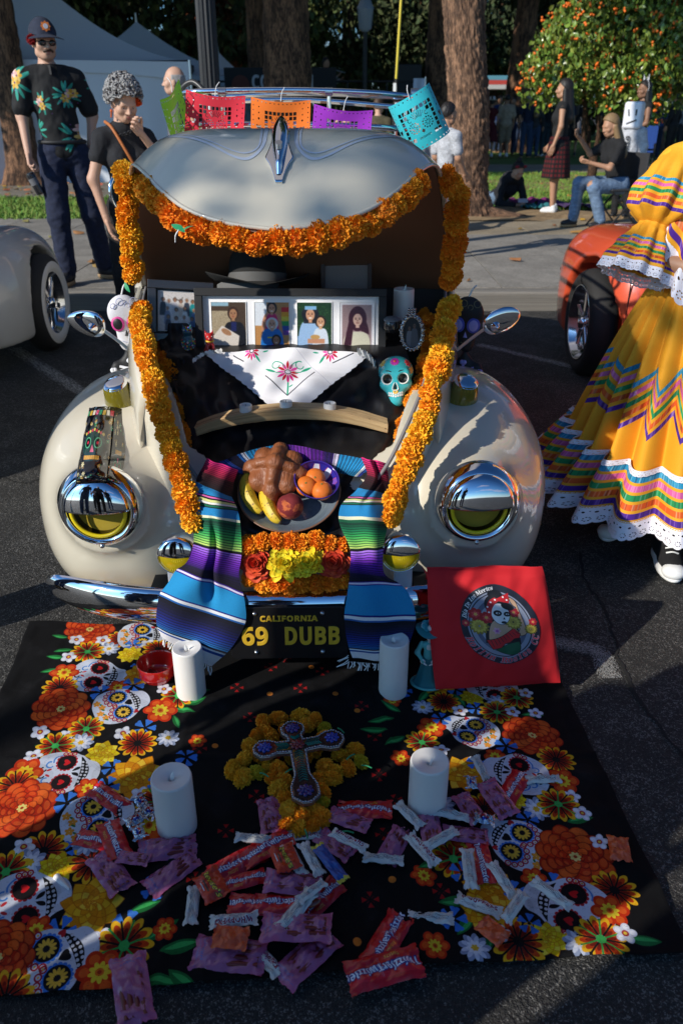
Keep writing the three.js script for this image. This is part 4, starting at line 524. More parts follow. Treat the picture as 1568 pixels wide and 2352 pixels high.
// barrel stave with three tea lights
reseed(41);
{
  const woodC = tex(1024, 128, (x, w, h) => { x.fillStyle = '#dcbc8c'; x.fillRect(0, 0, w, h); for (let i = 0; i < 320; i++) { const y = R() * h, k = R(); x.strokeStyle = k < 0.5 ? `rgba(122,86,50,${0.06 + R() * 0.2})` : `rgba(212,178,128,${0.1 + R() * 0.25})`; x.lineWidth = 0.6 + R() * 2; x.beginPath(); x.moveTo(R() * w - 300, y); x.bezierCurveTo(w * 0.3, y + rr(-6, 6), w * 0.6, y + rr(-6, 6), w * (0.5 + R() * 0.6), y + rr(-5, 5)); x.stroke(); } for (let i = 0; i < 16; i++) { x.fillStyle = 'rgba(50,32,18,.6)'; x.fillRect(R() * w, R() * h, 2 + R() * 10, 1 + R() * 2); } });
  const b = thing('barrel_stave', 'curved wooden barrel stave carrying three tea lights on black satin', 'wood');
  const c = curve(P3([[452, 984, 2.185], [500, 968, 2.185], [560, 954, 2.19], [660, 943, 2.195], [760, 947, 2.19], [830, 960, 2.185], [889, 977, 2.175]])), wood = mat([1, 1, 1], 0.8, { map: woodC, bumpMap: woodC, bumpScale: 0.002 });
  const sec = [[-0.017, 0.03], [0.013, 0.03], [0.015, 0.028], [0.015, -0.026], [0.013, -0.03], [-0.015, -0.03], [-0.017, -0.028], [-0.017, 0.03]];
  part(b, 'stave', surf(60, 7, (u, v) => { const p = c.getPoint(u), s = sec[Math.round(v * 7)], k = 1 + 0.12 * Math.sin(u * PI), e = 0.002 * N3(u * 14, v * 9); return p.add(V(u < 0.02 ? rr(-0.004, 0.004) : 0, (s[0] + e) * k, -s[1] * k + s[0] * 0.5)); }), wood);
  for (const u of [0.002, 0.998]) part(b, 'end_grain', surf(1, 1, (q, w) => c.getPoint(u).add(V(0, lerp(-0.016, 0.0145, w), lerp(-0.029, 0.029, q) + lerp(-0.008, 0.007, w)))), mat([0.28, 0.17, 0.08], 0.9));
  [['left', 565, 955, 2.18], ['middle', 657, 947, 2.185], ['right', 757, 951, 2.18]].forEach(([n, X, Y, D]) => { const t = thing('tea_light', `white tea light on the ${n} part of the wooden stave`, 'candle', at(X, Y - 9, D), R() * 6, 'tea lights on the wooden stave'); part(t, 'wax', lathe([[0.0001, 0], [0.017, 0], [0.018, 0.002], [0.018, 0.021], [0.0165, 0.0225], [0.015, 0.021], [0.011, 0.0175], [0.0001, 0.0165]], 32), M.wax); part(t, 'wick', cyl(0.0008, 0.0008, 0.008, 6, 0, 0.02, 0), M.black); part(t, 'pool', torus(0.0095, 0.0009, 24, 6).rotateX(PI / 2).translate(0, 0.0182, 0), M.white); });
}
// woven blanket round the plate
{
  const z5 = (x, y) => [(470 + x / 2.613) / 1.0887, (1080 + y / 2.613) / 1.0887];
  const bands = (x, w, h) => {
    const Y = (i) => i / 12 * h, fill = (a, b, c) => { x.fillStyle = c; x.fillRect(0, Y(a), w, Y(b) - Y(a) + 1); };
    const grad = (a, b, list, n, dark) => { for (let i = 0; i < n; i++) { const f = i / n * (list.length - 1), k = Math.floor(f), q = f - k, A = list[k], B = list[Math.min(k + 1, list.length - 1)]; fill(a + (b - a) * i / n, a + (b - a) * (i + 1) / n, rgb(lerp(A[0], B[0], q), lerp(A[1], B[1], q), lerp(A[2], B[2], q))); if (dark) fill(a + (b - a) * (i + 0.72) / n, a + (b - a) * (i + 1) / n, dark); } };
    grad(0, 1.05, [[235, 40, 130], [200, 20, 80], [120, 10, 40]], 8, '#40061a'); grad(1.05, 2, [[70, 8, 24], [14, 6, 12]], 7, '#050305'); fill(2, 2.9, '#1d86c2');
    fill(2.9, 4, '#111'); fill(3.0, 3.14, '#e46ab4'); fill(3.3, 3.5, '#d9dc8a'); fill(3.52, 3.68, '#e9e9e4'); fill(3.75, 3.9, '#0d6b4c'); fill(4, 4.75, '#1d86c2'); fill(4.75, 4.92, '#e8e8c6');
    fill(4.92, 5.05, '#0c5a3c'); grad(5.05, 5.95, [[8, 62, 46], [16, 120, 78], [60, 180, 90], [150, 215, 100], [220, 226, 120]], 11, '#063626'); fill(5.95, 6.03, '#0a0710');
    grad(6.03, 7.2, [[170, 120, 230], [120, 40, 190], [84, 16, 150], [40, 8, 90]], 11, '#1d0640'); grad(7.2, 7.9, [[22, 8, 60], [10, 5, 22]], 5, '#07040f'); fill(7.86, 7.94, '#3a148c'); fill(7.94, 8.1, '#e7dcf4'); fill(8.1, 8.2, '#2c1a90');
    fill(8.2, 9.86, '#1e93cf'); fill(9.86, 9.93, '#151c7c'); fill(9.93, 10.06, '#eef0f4'); fill(10.06, 10.12, '#1a62b4'); grad(10.12, 11.2, [[6, 6, 14], [12, 14, 60], [18, 34, 130], [20, 80, 168], [26, 130, 190]], 13, '#060a2a'); fill(11.2, 11.26, '#0a0c20'); fill(11.26, 11.34, '#e8eef4'); fill(11.34, 11.46, '#15489a'); fill(11.46, 12, '#e9e6ea');
    for (let i = 0; i < 9000; i++) { x.fillStyle = R() < 0.5 ? 'rgba(0,0,0,.12)' : 'rgba(255,255,255,.07)'; x.fillRect(R() * w, R() * h, 1 + R() * 3, 1); }
  };
  const weave = tex(64, 64, (x) => { x.fillStyle = '#777'; x.fillRect(0, 0, 64, 64); for (let i = 0; i < 32; i++) for (let j = 0; j < 32; j++) { x.fillStyle = (i + j) % 2 ? '#bbb' : '#444'; x.fillRect(i * 2, j * 2, 2, 2); } }, { data: true, repeat: [3, 12] });
  const wool = phys([0.86, 0.86, 0.86], 0.95, { map: tex(256, 1536, bands), bumpMap: weave, bumpScale: 0.0008, sheen: 0.15, sheenRoughness: 0.8, sheenColor: C3(0.4, 0.4, 0.5) });
  const Dl = [1.93, 1.9, 1.868, 1.843, 1.82, 1.8, 1.778, 1.762, 1.758, 1.752, 1.748, 1.748, 1.748];
  const left = [[z5(125, 175), z5(330, 250)], [z5(85, 255), z5(300, 330)], [z5(55, 325), z5(285, 425)], [z5(35, 395), z5(300, 460)], [z5(25, 475), z5(325, 525)], [z5(30, 555), z5(340, 600)], [z5(35, 735), z5(350, 800)], [[428, 1292], z5(335, 930)], [[405, 1307], z5(365, 1060)], [[388, 1334], z5(376, 1120)], [[368, 1363], z5(378, 1240)], [[360, 1432], [530, 1490]], [[372, 1462], [486, 1532]]];
  const right = [[z5(1130, 170), z5(1290, 205)], [z5(1170, 280), z5(1312, 330)], [z5(1110, 365), z5(1296, 405)], [z5(1050, 425), z5(1290, 440)], [z5(1000, 475), z5(1290, 485)], [z5(985, 580), z5(1303, 595)], [z5(1060, 780), z5(1276, 760)], [z5(1056, 900), z5(1285, 930)], [z5(1050, 985), z5(1385, 990)], [z5(1040, 1060), z5(1440, 1060)], [z5(1020, 1215), z5(1486, 1215)], [z5(1045, 1395), z5(1445, 1385)], [z5(1075, 1480), z5(1400, 1500)]];
  const root = thing('striped_blanket', 'striped woven blanket in turquoise, purple and green draped around the plate', 'blanket');
  const leg = (rows, fold, lr) => {
    const cl = curve(rows.map((r, i) => at(r[0][0], r[0][1], Dl[i]))), cr = curve(rows.map((r, i) => at(r[1][0], r[1][1], Dl[i] + 0.0)));
    return surf(48, 150, (u, v) => { const a = cl.getPoint(v), b = cr.getPoint(v), p = a.lerp(b, u); const bulge = fold(u, v); p.z += bulge; p.y += bulge * 0.5 + 0.004 * N3(u * 3, v * 14); return p; });
  };
  const g1 = leg(left, (u, v) => lerp(0.03, 0.008, v) * Math.sin(u * PI) - 0.026 * Math.exp(-Math.pow((u - 0.55 + 0.1 * Math.sin(v * 4)) / 0.07, 2)) * sstep(v, 0.35, 0.5) * (1 - sstep(v, 0.72, 0.86)) + 0.008 * Math.sin(u * 9 + v * 7)), g2 = leg(right, (u, v) => lerp(0.03, 0.008, v) * Math.sin(u * PI) - 0.016 * Math.exp(-Math.pow((u - 0.5) / 0.09, 2)) * (1 - sstep(v, 0.25, 0.42)) + 0.007 * Math.sin(u * 8 - v * 9));
  for (const g of [g1, g2]) { const q = g.attributes.uv; for (let i = 0; i < q.count; i++) q.setY(i, 1 - q.getY(i)); part(root, 'hanging_end', g, wool); }
  const archC = tex(1024, 64, (x, w, h) => { const st = [[0, '#0f6aa8'], [0.05, '#101030'], [0.1, '#1d4aa8'], [0.16, '#0d0f30'], [0.22, '#1a6cc0'], [0.24, '#e8e8f0'], [0.26, '#1e93cf'], [0.42, '#2a1a80'], [0.44, '#5a1890'], [0.5, '#7a2aa8'], [0.58, '#5a148c'], [0.64, '#26085c'], [0.68, '#e7dcf4'], [0.7, '#1e93cf'], [0.84, '#e8f0f4'], [0.86, '#152a8a'], [0.9, '#0b0f30'], [0.95, '#1a6cc0'], [1, '#0d1040']]; for (let i = 0; i < st.length - 1; i++) { x.fillStyle = st[i][1]; x.fillRect(st[i][0] * w, 0, (st[i + 1][0] - st[i][0]) * w + 1, h); } for (let i = 0; i < 60; i++) { x.fillStyle = 'rgba(4,4,24,.55)'; x.fillRect(i / 60 * w, 0, 5, h); } for (let i = 0; i < 2500; i++) { x.fillStyle = R() < 0.5 ? 'rgba(0,0,0,.2)' : 'rgba(255,255,255,.1)'; x.fillRect(R() * w, R() * h, 2, 2); } });
  const up = curve(P3([[474, 1056, 1.935], [505, 1058, 1.965], [545, 1042, 1.995], [600, 1026, 2.015], [650, 1019, 2.025], [700, 1024, 2.025], [760, 1038, 2.015], [820, 1048, 1.995], [865, 1058, 1.965], [888, 1073, 1.935]])), dn = curve(P3([[532, 1092, 1.935], [560, 1088, 1.965], [585, 1078, 1.985], [620, 1068, 2.005], [655, 1062, 2.015], [705, 1066, 2.015], [755, 1082, 2.005], [795, 1090, 1.985], [825, 1094, 1.965], [838, 1080, 1.935]]));
  const ga = surf(90, 12, (u, v) => { const p = up.getPoint(u).lerp(dn.getPoint(u), v); p.z += 0.022 * Math.sin(v * PI * 0.9 + 0.3) + 0.004 * N3(u * 9, v * 3); p.y += 0.006 * Math.sin(v * PI); return p; });
  part(root, 'folded_middle', ga, phys([0.86, 0.86, 0.86], 0.95, { map: archC, bumpMap: weave, bumpScale: 0.0008 }));
  const fr = []; const strand = (X, Y, D, dx, dy, c) => fr.push(tube([at(X, Y, D), at(X + dx * 0.4 + c, Y + dy * 0.4, D - 0.004), at(X + dx, Y + dy, D - 0.01)], 0.0014, 10, 5));
  for (let i = 0; i < 26; i++) strand(375 + i * 4.4, 1464 + i * 2.7, 1.745, rr(-6, 4), rr(10, 22), rr(-5, 5)); for (let i = 0; i < 26; i++) strand(802 + i * 4.7, 1519 + i * 0.4, 1.745, rr(-6, 6), rr(8, 20), rr(-5, 5));
  for (let i = 0; i < 4; i++) strand(800, 1505 + i * 5, 1.74, -24 + rr(-5, 5), 14 + rr(-5, 5), rr(-2, 5)); part(root, 'fringe', fr, M.white);
}
// plate of fruit and bread
{
  const root = thing('dinner_plate', 'grey blue stoneware plate with brown rim holding bread and fruit', 'plate', at(665, 1140, 1.945)); root.rotation.x = 27 * PI / 180;
  const q = lathe([[0.0001, 0.002], [0.085, 0.002], [0.1, 0.006], [0.125, 0.022], [0.134, 0.027]], 72);
  part(root, 'dish', q, phys([0.2, 0.24, 0.28], 0.25, { clearcoat: 0.7, map: noiseTex(128, [[64, 1], [16, 1], [5, 1]], (v) => [180 + 70 * v, 185 + 70 * v, 190 + 65 * v]) }));
  part(root, 'rim', lathe([[0.133, 0.0265], [0.1365, 0.0285], [0.138, 0.026], [0.136, 0.023], [0.126, 0.016], [0.1, 0.0], [0.08, -0.004]], 72), phys([0.2, 0.1, 0.06], 0.3, { clearcoat: 0.5 }));
  root.updateMatrixWorld(true); const onP = (x, y, z) => V(x, y, z).applyMatrix4(root.matrixWorld);
  const put = (name, label, cat, x, y, z, rx = 0, ry = 0, rz = 0, group) => { const o = thing(name, label, cat, onP(x, y, z), 0, group); o.quaternion.copy(root.quaternion).multiply(new THREE.Quaternion().setFromEuler(new THREE.Euler(rx, ry, rz))); return o; };
  const crust = phys([0.27, 0.085, 0.028], 0.5, { clearcoat: 0.18, clearcoatRoughness: 0.35, bumpMap: noiseTex(256, [[128, 1], [40, 1], [12, 1]], (v) => [v * 255, v * 255, v * 255], { data: true, repeat: [9, 9] }), bumpScale: 0.003 });
  const bread = put('bread_loaf', 'round brown sweet bread with bone shaped knobs on the plate', 'bread', -0.036, 0.012, -0.05, 0.15, 0.35, 0); bread.scale.setScalar(1.08);
  const bp = [['e', [0, 0.028, 0], [0.07, 0.048, 0.066]]]; for (let i = 0; i < 4; i++) { const a = i * PI / 2 + 0.5, pt = (r, y) => [Math.cos(a) * r, y, Math.sin(a) * r]; bp.push(['c', pt(0.008, 0.08), pt(0.04, 0.068), 0.014, 0.012], ['c', pt(0.04, 0.068), pt(0.07, 0.03), 0.012, 0.018], ['e', pt(0.06, 0.045), [0.019, 0.019, 0.019]], ['e', pt(0.074, 0.018), [0.02, 0.02, 0.02]]); }
  for (let i = 0; i < 4; i++) { const a = i * PI / 2 + 1.28; bp.push(['e', [Math.cos(a) * 0.05, 0.042, Math.sin(a) * 0.048], [0.026, 0.024, 0.026]]); } bp.push(['e', [0, 0.088, 0], [0.02, 0.015, 0.02]]);
  const bf = join(bp, 0.006); const [bl, bh] = primBox(bp, 0.012); part(bread, 'loaf', iso((x, y, z) => bf(x, y, z) + 0.0015 * N3(x * 70, y * 70, z * 70), bl, bh, 0.0034), crust);
  const peel = phys([0.68, 0.5, 0.035], 0.5, { map: tex(256, 128, (x, w, h) => { x.fillStyle = '#fff6dc'; x.fillRect(0, 0, w, h); for (let i = 0; i < 90; i++) { x.fillStyle = `rgba(70,40,12,${0.3 + R() * 0.6})`; x.beginPath(); x.ellipse(R() * w, R() * h, 1 + R() * 5, 0.6 + R() * 1.3, 0, 0, 7); x.fill(); } }) });
  const banana = (label, pts, r) => { const o = put('banana', label, 'banana', 0, 0, 0, 0, 0, 0); const c = curve(pts); part(o, 'peel', surf(14, 40, (u, v) => { const p = c.getPoint(v), t = c.getTangent(v), n = V(0, 1, 0).addScaledVector(t, -t.y).normalize(), b = t.clone().cross(n), a = u * 2 * PI, k = r * Math.pow(Math.sin(PI * clamp(v * 0.94 + 0.04, 0, 1)), 0.42) * (1 + 0.07 * Math.cos(a * 5)); return p.addScaledVector(n, Math.cos(a) * k).addScaledVector(b, Math.sin(a) * k); }), peel); part(o, 'tip', sph(r * 0.32, pts[pts.length - 1][0], pts[pts.length - 1][1], pts[pts.length - 1][2]), mat([0.04, 0.025, 0.015], 0.9)); part(o, 'stalk', bar(V(...pts[0]), V(...pts[0]).add(V(0.002, 0.01, -0.012)), r * 0.34), mat([0.1, 0.08, 0.02], 0.9)); };
  banana('speckled banana nearest the left rim of the plate', [[-0.1, 0.04, -0.055], [-0.112, 0.042, -0.02], [-0.108, 0.036, 0.02], [-0.088, 0.026, 0.055], [-0.07, 0.022, 0.07]], 0.0185);
  banana('banana lying between the bread and the peach', [[-0.06, 0.032, -0.01], [-0.062, 0.034, 0.02], [-0.052, 0.03, 0.055], [-0.036, 0.024, 0.085], [-0.02, 0.02, 0.1]], 0.0175);
  const peach = put('peach', 'red and yellow peach at the front of the plate', 'peach', 0.006, 0.036, 0.06, 0.2, 0.3, 0.2);
  part(peach, 'skin', surf(40, 30, (u, v) => { const a = u * 2 * PI, b = v * PI, g = 1 - 0.1 * Math.exp(-Math.pow(a - PI * 1.5, 2) / 0.06) * Math.sin(b), d = 1 - 0.14 * Math.exp(-b * b * 9); return V(Math.cos(a) * Math.sin(b) * 0.035 * g, Math.cos(b) * 0.033 * d, Math.sin(a) * Math.sin(b) * 0.035 * g); }), phys([1, 1, 1], 0.85, { sheen: 0.5, sheenRoughness: 0.5, sheenColor: C3(0.5, 0.35, 0.3), map: noiseTex(128, [[4, 1], [11, 0.8], [40, 0.4]], (v) => { const k = sstep(v, 0.45, 0.66); return [lerp(112, 190, k), lerp(26, 96, k), lerp(32, 48, k)]; }) }));
  const bowl = put('painted_bowl', 'small purple bowl painted with white petals holding mandarins', 'bowl', 0.068, 0.02, -0.012, 0.1, 0, -0.16);
  const bw = tex(1024, 256, (x, w, h) => { x.fillStyle = '#2c2a90'; x.fillRect(0, 0, w, h); for (let i = 0; i < 9; i++) { const cx = (i + 0.5) / 9 * w; x.fillStyle = ['#cfd8f0', '#dfe4f2', '#7a50b4'][i % 3]; x.strokeStyle = '#b8485c'; x.lineWidth = 5; x.beginPath(); x.moveTo(cx - 20, h * 0.1); x.quadraticCurveTo(cx - 70, h * 0.85, cx, h * 0.85); x.quadraticCurveTo(cx + 70, h * 0.85, cx + 20, h * 0.1); x.fill(); x.stroke(); x.fillStyle = ['#2f8a4a', '#2a6ad0', '#6a3ab0'][i % 3]; x.beginPath(); x.arc(cx + 56, h * 0.6, 16, 0, 7); x.fill(); } x.fillStyle = '#2a1d80'; x.fillRect(0, 0, w, h * 0.07); });
  const bprof = [[0.018, 0.004], [0.03, 0.008], [0.047, 0.022], [0.058, 0.044]]; const inner = lathe(bprof, 60); part(bowl, 'inside', inner, phys([0.95, 0.95, 0.95], 0.15, { map: bw, clearcoat: 0.8 })); part(bowl, 'outside', lathe([[0.0001, 0], [0.024, 0], [0.026, 0.003], [0.034, 0.006], [0.05, 0.021], [0.061, 0.0445], [0.0595, 0.0465], [0.0575, 0.0445]], 60), phys([0.05, 0.025, 0.26], 0.15, { clearcoat: 0.8 })); part(bowl, 'floor', lathe([[0.0001, 0.003], [0.019, 0.0045]], 30), phys([0.05, 0.03, 0.3], 0.2));
  const orange = phys([0.9, 0.2, 0.01], 0.42, { bumpMap: noiseTex(128, [[64, 1], [32, 0.5]], (v) => [v * 255, v * 255, v * 255], { data: true, repeat: [4, 4] }), bumpScale: 0.0012, clearcoat: 0.3, clearcoatRoughness: 0.4 });
  [['front left mandarin in the purple bowl', 0.047, 0.052, 0.006], ['front right mandarin in the purple bowl', 0.088, 0.048, 0.018], ['mandarin half hidden behind the other two in the purple bowl', 0.07, 0.05, -0.022]].forEach(([l, x, y, z], i) => { const o = put('mandarin', l, 'mandarin', x, y, z, rr(-0.4, 0.6), R() * 6, 0, 'mandarins in the purple bowl'); part(o, 'peel', sph(0.0275, 0, 0, 0, 30, 20).scale(1, 0.88, 1), orange); part(o, 'stem', cyl(0.002, 0.003, 0.003, 8, 0, 0.0245, 0), mat([0.15, 0.2, 0.05], 0.8)); });
}
// flowers on the front apron
reseed(51);
{
  garland('short marigold row above the yellow flowers on the car nose', P3([[562, 1252, 1.815], [620, 1245, 1.81], [680, 1246, 1.805], [740, 1246, 1.81], [800, 1255, 1.815]]), 8, 0.0265, OR, 0.004);
  garland('short marigold row under the yellow flowers on the car nose', P3([[560, 1325, 1.79], [600, 1338, 1.785], [680, 1342, 1.78], [750, 1338, 1.785], [802, 1322, 1.79]]), 8, 0.0265, OR, 0.005);
  const bloom = (name, label, X, Y, D, r, layers, ms) => { const o = thing(name, label, 'flower', at(X, Y, D), 0); o.rotation.x = 0.95; for (let L = 0; L < layers; L++) { const n = Math.round(lerp(13, 5, L / layers)), R0 = r * lerp(1, 0.22, L / layers), tilt = lerp(0.12, 1.25, L / layers), len = r * lerp(0.62, 0.34, L / layers); for (let i = 0; i < n; i++) { const a = i / n * 2 * PI + L * 0.4 + rr(-0.22, 0.22), tl = tilt + rr(-0.22, 0.3), ln = len * rr(0.8, 1.2); const pg = surf(4, 5, (u, v) => { const w = len * (name === 'red_flower' ? 0.6 : 0.4) * Math.sin(PI * (0.12 + 0.76 * v)) * (u - 0.5) * 2, rd = R0 - len + ln * v * Math.cos(tl), y = L * r * 0.07 + ln * v * Math.sin(tl) + 0.25 * len * Math.abs(u - 0.5) + 0.07 * len * Math.sin(v * 9 + a); return V(rd * Math.cos(a) - w * Math.sin(a), y, rd * Math.sin(a) + w * Math.cos(a)); }); part(o, 'petal', pg, ms[Math.floor(R() * ms.length)]); } } return o; };
  const red = [petalM([0.62, 0.045, 0.015]), petalM([0.72, 0.08, 0.02]), petalM([0.5, 0.03, 0.012])], yel = [petalM([0.85, 0.68, 0.015]), petalM([0.8, 0.72, 0.03]), petalM([0.88, 0.6, 0.01])];
  bloom('red_flower', 'red ranunculus left of the yellow flowers on the car nose', 588, 1296, 1.795, 0.044, 7, red); bloom('red_flower', 'red ranunculus right of the yellow flowers on the car nose', 766, 1292, 1.795, 0.046, 7, red);
  bloom('yellow_flower', 'left one of two yellow flowers between the red ones', 655, 1294, 1.785, 0.05, 6, yel); bloom('yellow_flower', 'right one of two yellow flowers between the red ones', 704, 1290, 1.785, 0.046, 6, yel);
}
// printed pouch over the left headlight
{
  const pt = tex(256, 512, (x, w, h) => {
    x.fillStyle = '#0b0a12'; x.fillRect(0, 0, w, h); const cs = ['#d8344e', '#2f9a62', '#d8a84a', '#e0708c', '#3fa884', '#e6d8a0'];
    for (let i = 0; i < 8; i++) { x.fillStyle = ['#2f9a62', '#d8b04a', '#e8e0c8', '#d8344e'][i % 4]; x.fillRect(10 + i * 31, 24, 24, 30); }
    for (let i = 0; i < 70; i++) { const X = R() * w, Y = 70 + R() * (h - 90); if (Y > 130 && Y < 310 && X > 40 && X < 220) continue; x.fillStyle = cs[i % 6]; const r = 4 + R() * 8; if (i % 3) { for (let k = 0; k < 6; k++) { x.beginPath(); x.ellipse(X + Math.cos(k * 1.05) * r * 0.8, Y + Math.sin(k * 1.05) * r * 0.8, r * 0.5, r * 0.3, k * 1.05, 0, 7); x.fill(); } x.fillStyle = '#f0e0b0'; x.beginPath(); x.arc(X, Y, r * 0.3, 0, 7); x.fill(); } else { x.strokeStyle = cs[(i + 2) % 6]; x.lineWidth = 3; x.beginPath(); x.arc(X, Y, r, 0, 5); x.stroke(); } }
    x.fillStyle = '#123c34'; x.beginPath(); x.ellipse(130, 205, 82, 80, 0, 0, 7); x.fill(); x.fillStyle = '#183f46'; x.fillRect(82, 250, 96, 50); x.fillStyle = '#d8a84a'; x.fillRect(72, 268, 116, 22); for (let i = 0; i < 7; i++) { x.fillStyle = '#b85a3a'; x.fillRect(74 + i * 17, 268, 3, 22); }
    for (const s of [-1, 1]) { x.fillStyle = '#58b484'; x.beginPath(); x.arc(130 + s * 38, 205, 27, 0, 7); x.fill(); x.fillStyle = '#0b0a12'; x.beginPath(); x.arc(130 + s * 38, 205, 21, 0, 7); x.fill(); x.fillStyle = '#d8344e'; x.beginPath(); x.arc(130 + s * 38, 205, 8, 0, 7); x.fill(); }
    x.fillStyle = '#e0708c'; x.beginPath(); x.moveTo(130, 212); x.lineTo(114, 250); x.lineTo(146, 250); x.fill(); for (let i = 0; i < 9; i++) { x.fillStyle = i % 2 ? '#d8344e' : '#e6c85a'; x.beginPath(); x.arc(62 + i * 17, 140 + Math.abs(i - 4) * 5, 8, 0, 7); x.fill(); }
  });
  const c = thing('printed_pouch', 'shiny black pouch printed with a colourful skull lying over left headlight', 'pouch');
  const l = curve(P3([[206, 938, 2.15], [196, 990, 2.06], [186, 1050, 1.96], [176, 1100, 1.88], [172, 1116, 1.86]])), r = curve(P3([[266, 936, 2.17], [264, 990, 2.07], [259, 1050, 1.96], [252, 1095, 1.88], [248, 1106, 1.86]]));
  const film = phys([1, 1, 1], 0.16, { map: pt, clearcoat: 1, clearcoatRoughness: 0.05 });
  part(c, 'front', surf(30, 60, (u, v) => { const p = l.getPoint(v).lerp(r.getPoint(v), u); const b = 0.04 * Math.pow(Math.sin(PI * u), 0.5) * Math.pow(Math.sin(PI * clamp(v * 0.95 + 0.03, 0, 1)), 0.5) + 0.004 * N3(u * 6, v * 12); return p.add(V(0, b * 0.7, b)); }), film).geometry.attributes.uv.array.forEach((q, i, a) => { if (i % 2) a[i] = 1 - q; });
  part(c, 'side', surf(10, 40, (u, v) => { const p = r.getPoint(v); const b = 0.03 * Math.pow(Math.sin(PI * clamp(v * 0.95 + 0.03, 0, 1)), 0.5); return p.add(V(0.028 * u, b * 0.35 * (1 - u) - 0.012 * u, b * 0.3 * (1 - u) - 0.01 * u)); }), film);
}
// hanging skeleton dolls behind the fenders
function skeletonDoll(label, X, Y, D, headC, line, eyeC, rim, flip) {
  const o = thing('skeleton_doll', label, 'doll', at(X, Y, D), flip * 0.35); const hm = phys(headC, 0.5);
  part(o, 'head', blob([['e', [0, 0.045, 0], [0.052, 0.056, 0.025]], ['e', [0, -0.03, 0.002], [0.03, 0.04, 0.02]], ['e', [0, -0.065, 0], [0.014, 0.016, 0.012]]], 0.006, 0.03), hm);
  for (const s of [-1, 1]) { part(o, 'eye_rim', sph(1, 0, 0, 0, 20, 12).scale(0.022, 0.025, 0.006), mat(rim, 0.5), [s * 0.024, 0.012, 0.02], [0, s * 0.35, 0]); part(o, 'eye', sph(1, 0, 0, 0, 20, 12).scale(0.016, 0.019, 0.006), mat(eyeC, 0.5), [s * 0.0245, 0.012, 0.0225], [0, s * 0.35, 0]); }
  part(o, 'nose', new THREE.ConeGeometry(0.007, 0.02, 4).scale(1, 1, 0.4), mat(eyeC, 0.5), [0, -0.018, 0.024]); part(o, 'scroll', [0, 1, 2, 3].map((i) => torus(0.008 + 0.003 * (i % 2), 0.0012, 20, 5).translate((i - 1.5) * 0.022, 0.07 + 0.012 * (i % 2), 0.022)).concat([tube([V(-0.014, -0.045, 0.021), V(0, -0.05, 0.022), V(0.014, -0.045, 0.021)], 0.0012, 12, 5)]), mat(line, 0.6));
  part(o, 'body', blob([['e', [0, -0.17, 0], [0.05, 0.075, 0.025]], ['c', [0, -0.07, 0], [0, -0.12, 0], 0.01], ['c', [-0.045, -0.13, 0], [-0.075, -0.2, 0.01], 0.014], ['c', [0.045, -0.13, 0], [0.075, -0.2, 0.01], 0.014]], 0.008, 0.02), M.black);
  const bone = (a, b) => mg([bar(a, b, 0.0048), sph(0.008, a.x - 0.004, a.y, a.z, 8, 6), sph(0.008, a.x + 0.004, a.y, a.z, 8, 6), sph(0.008, b.x - 0.004, b.y, b.z, 8, 6), sph(0.008, b.x + 0.004, b.y, b.z, 8, 6)]);
  part(o, 'bones', [bone(V(0, -0.11, 0.026), V(0, -0.21, 0.028)), bone(V(-0.055, -0.14, 0.016), V(-0.075, -0.195, 0.026)), bone(V(0.055, -0.14, 0.016), V(0.075, -0.195, 0.026)), ...[-0.135, -0.16, -0.185].map((y) => tube([V(-0.035, y + 0.006, 0.018), V(0, y, 0.03), V(0.035, y + 0.006, 0.018)], 0.0045, 14, 6))], mat(flip > 0 ? [0.75, 0.75, 0.78] : [0.35, 0.33, 0.7], 0.6));
  part(o, 'hanger', tube([V(0, 0.1, 0), V(0.01, 0.125, -0.005), V(0.02, 0.135, -0.01)], 0.003, 10, 6), M.white);
}
skeletonDoll('white skull headed skeleton doll hanging behind the left fender', 288, 748, 2.62, [0.75, 0.73, 0.76], [0.4, 0.42, 0.6], [0.01, 0.01, 0.01], [0.65, 0.06, 0.28], 1);
skeletonDoll('black skull headed skeleton doll with violet eyes behind the right fender', 1072, 752, 2.62, [0.012, 0.012, 0.014], [0.2, 0.18, 0.08], [0.38, 0.36, 0.75], [0.08, 0.1, 0.5], -1);
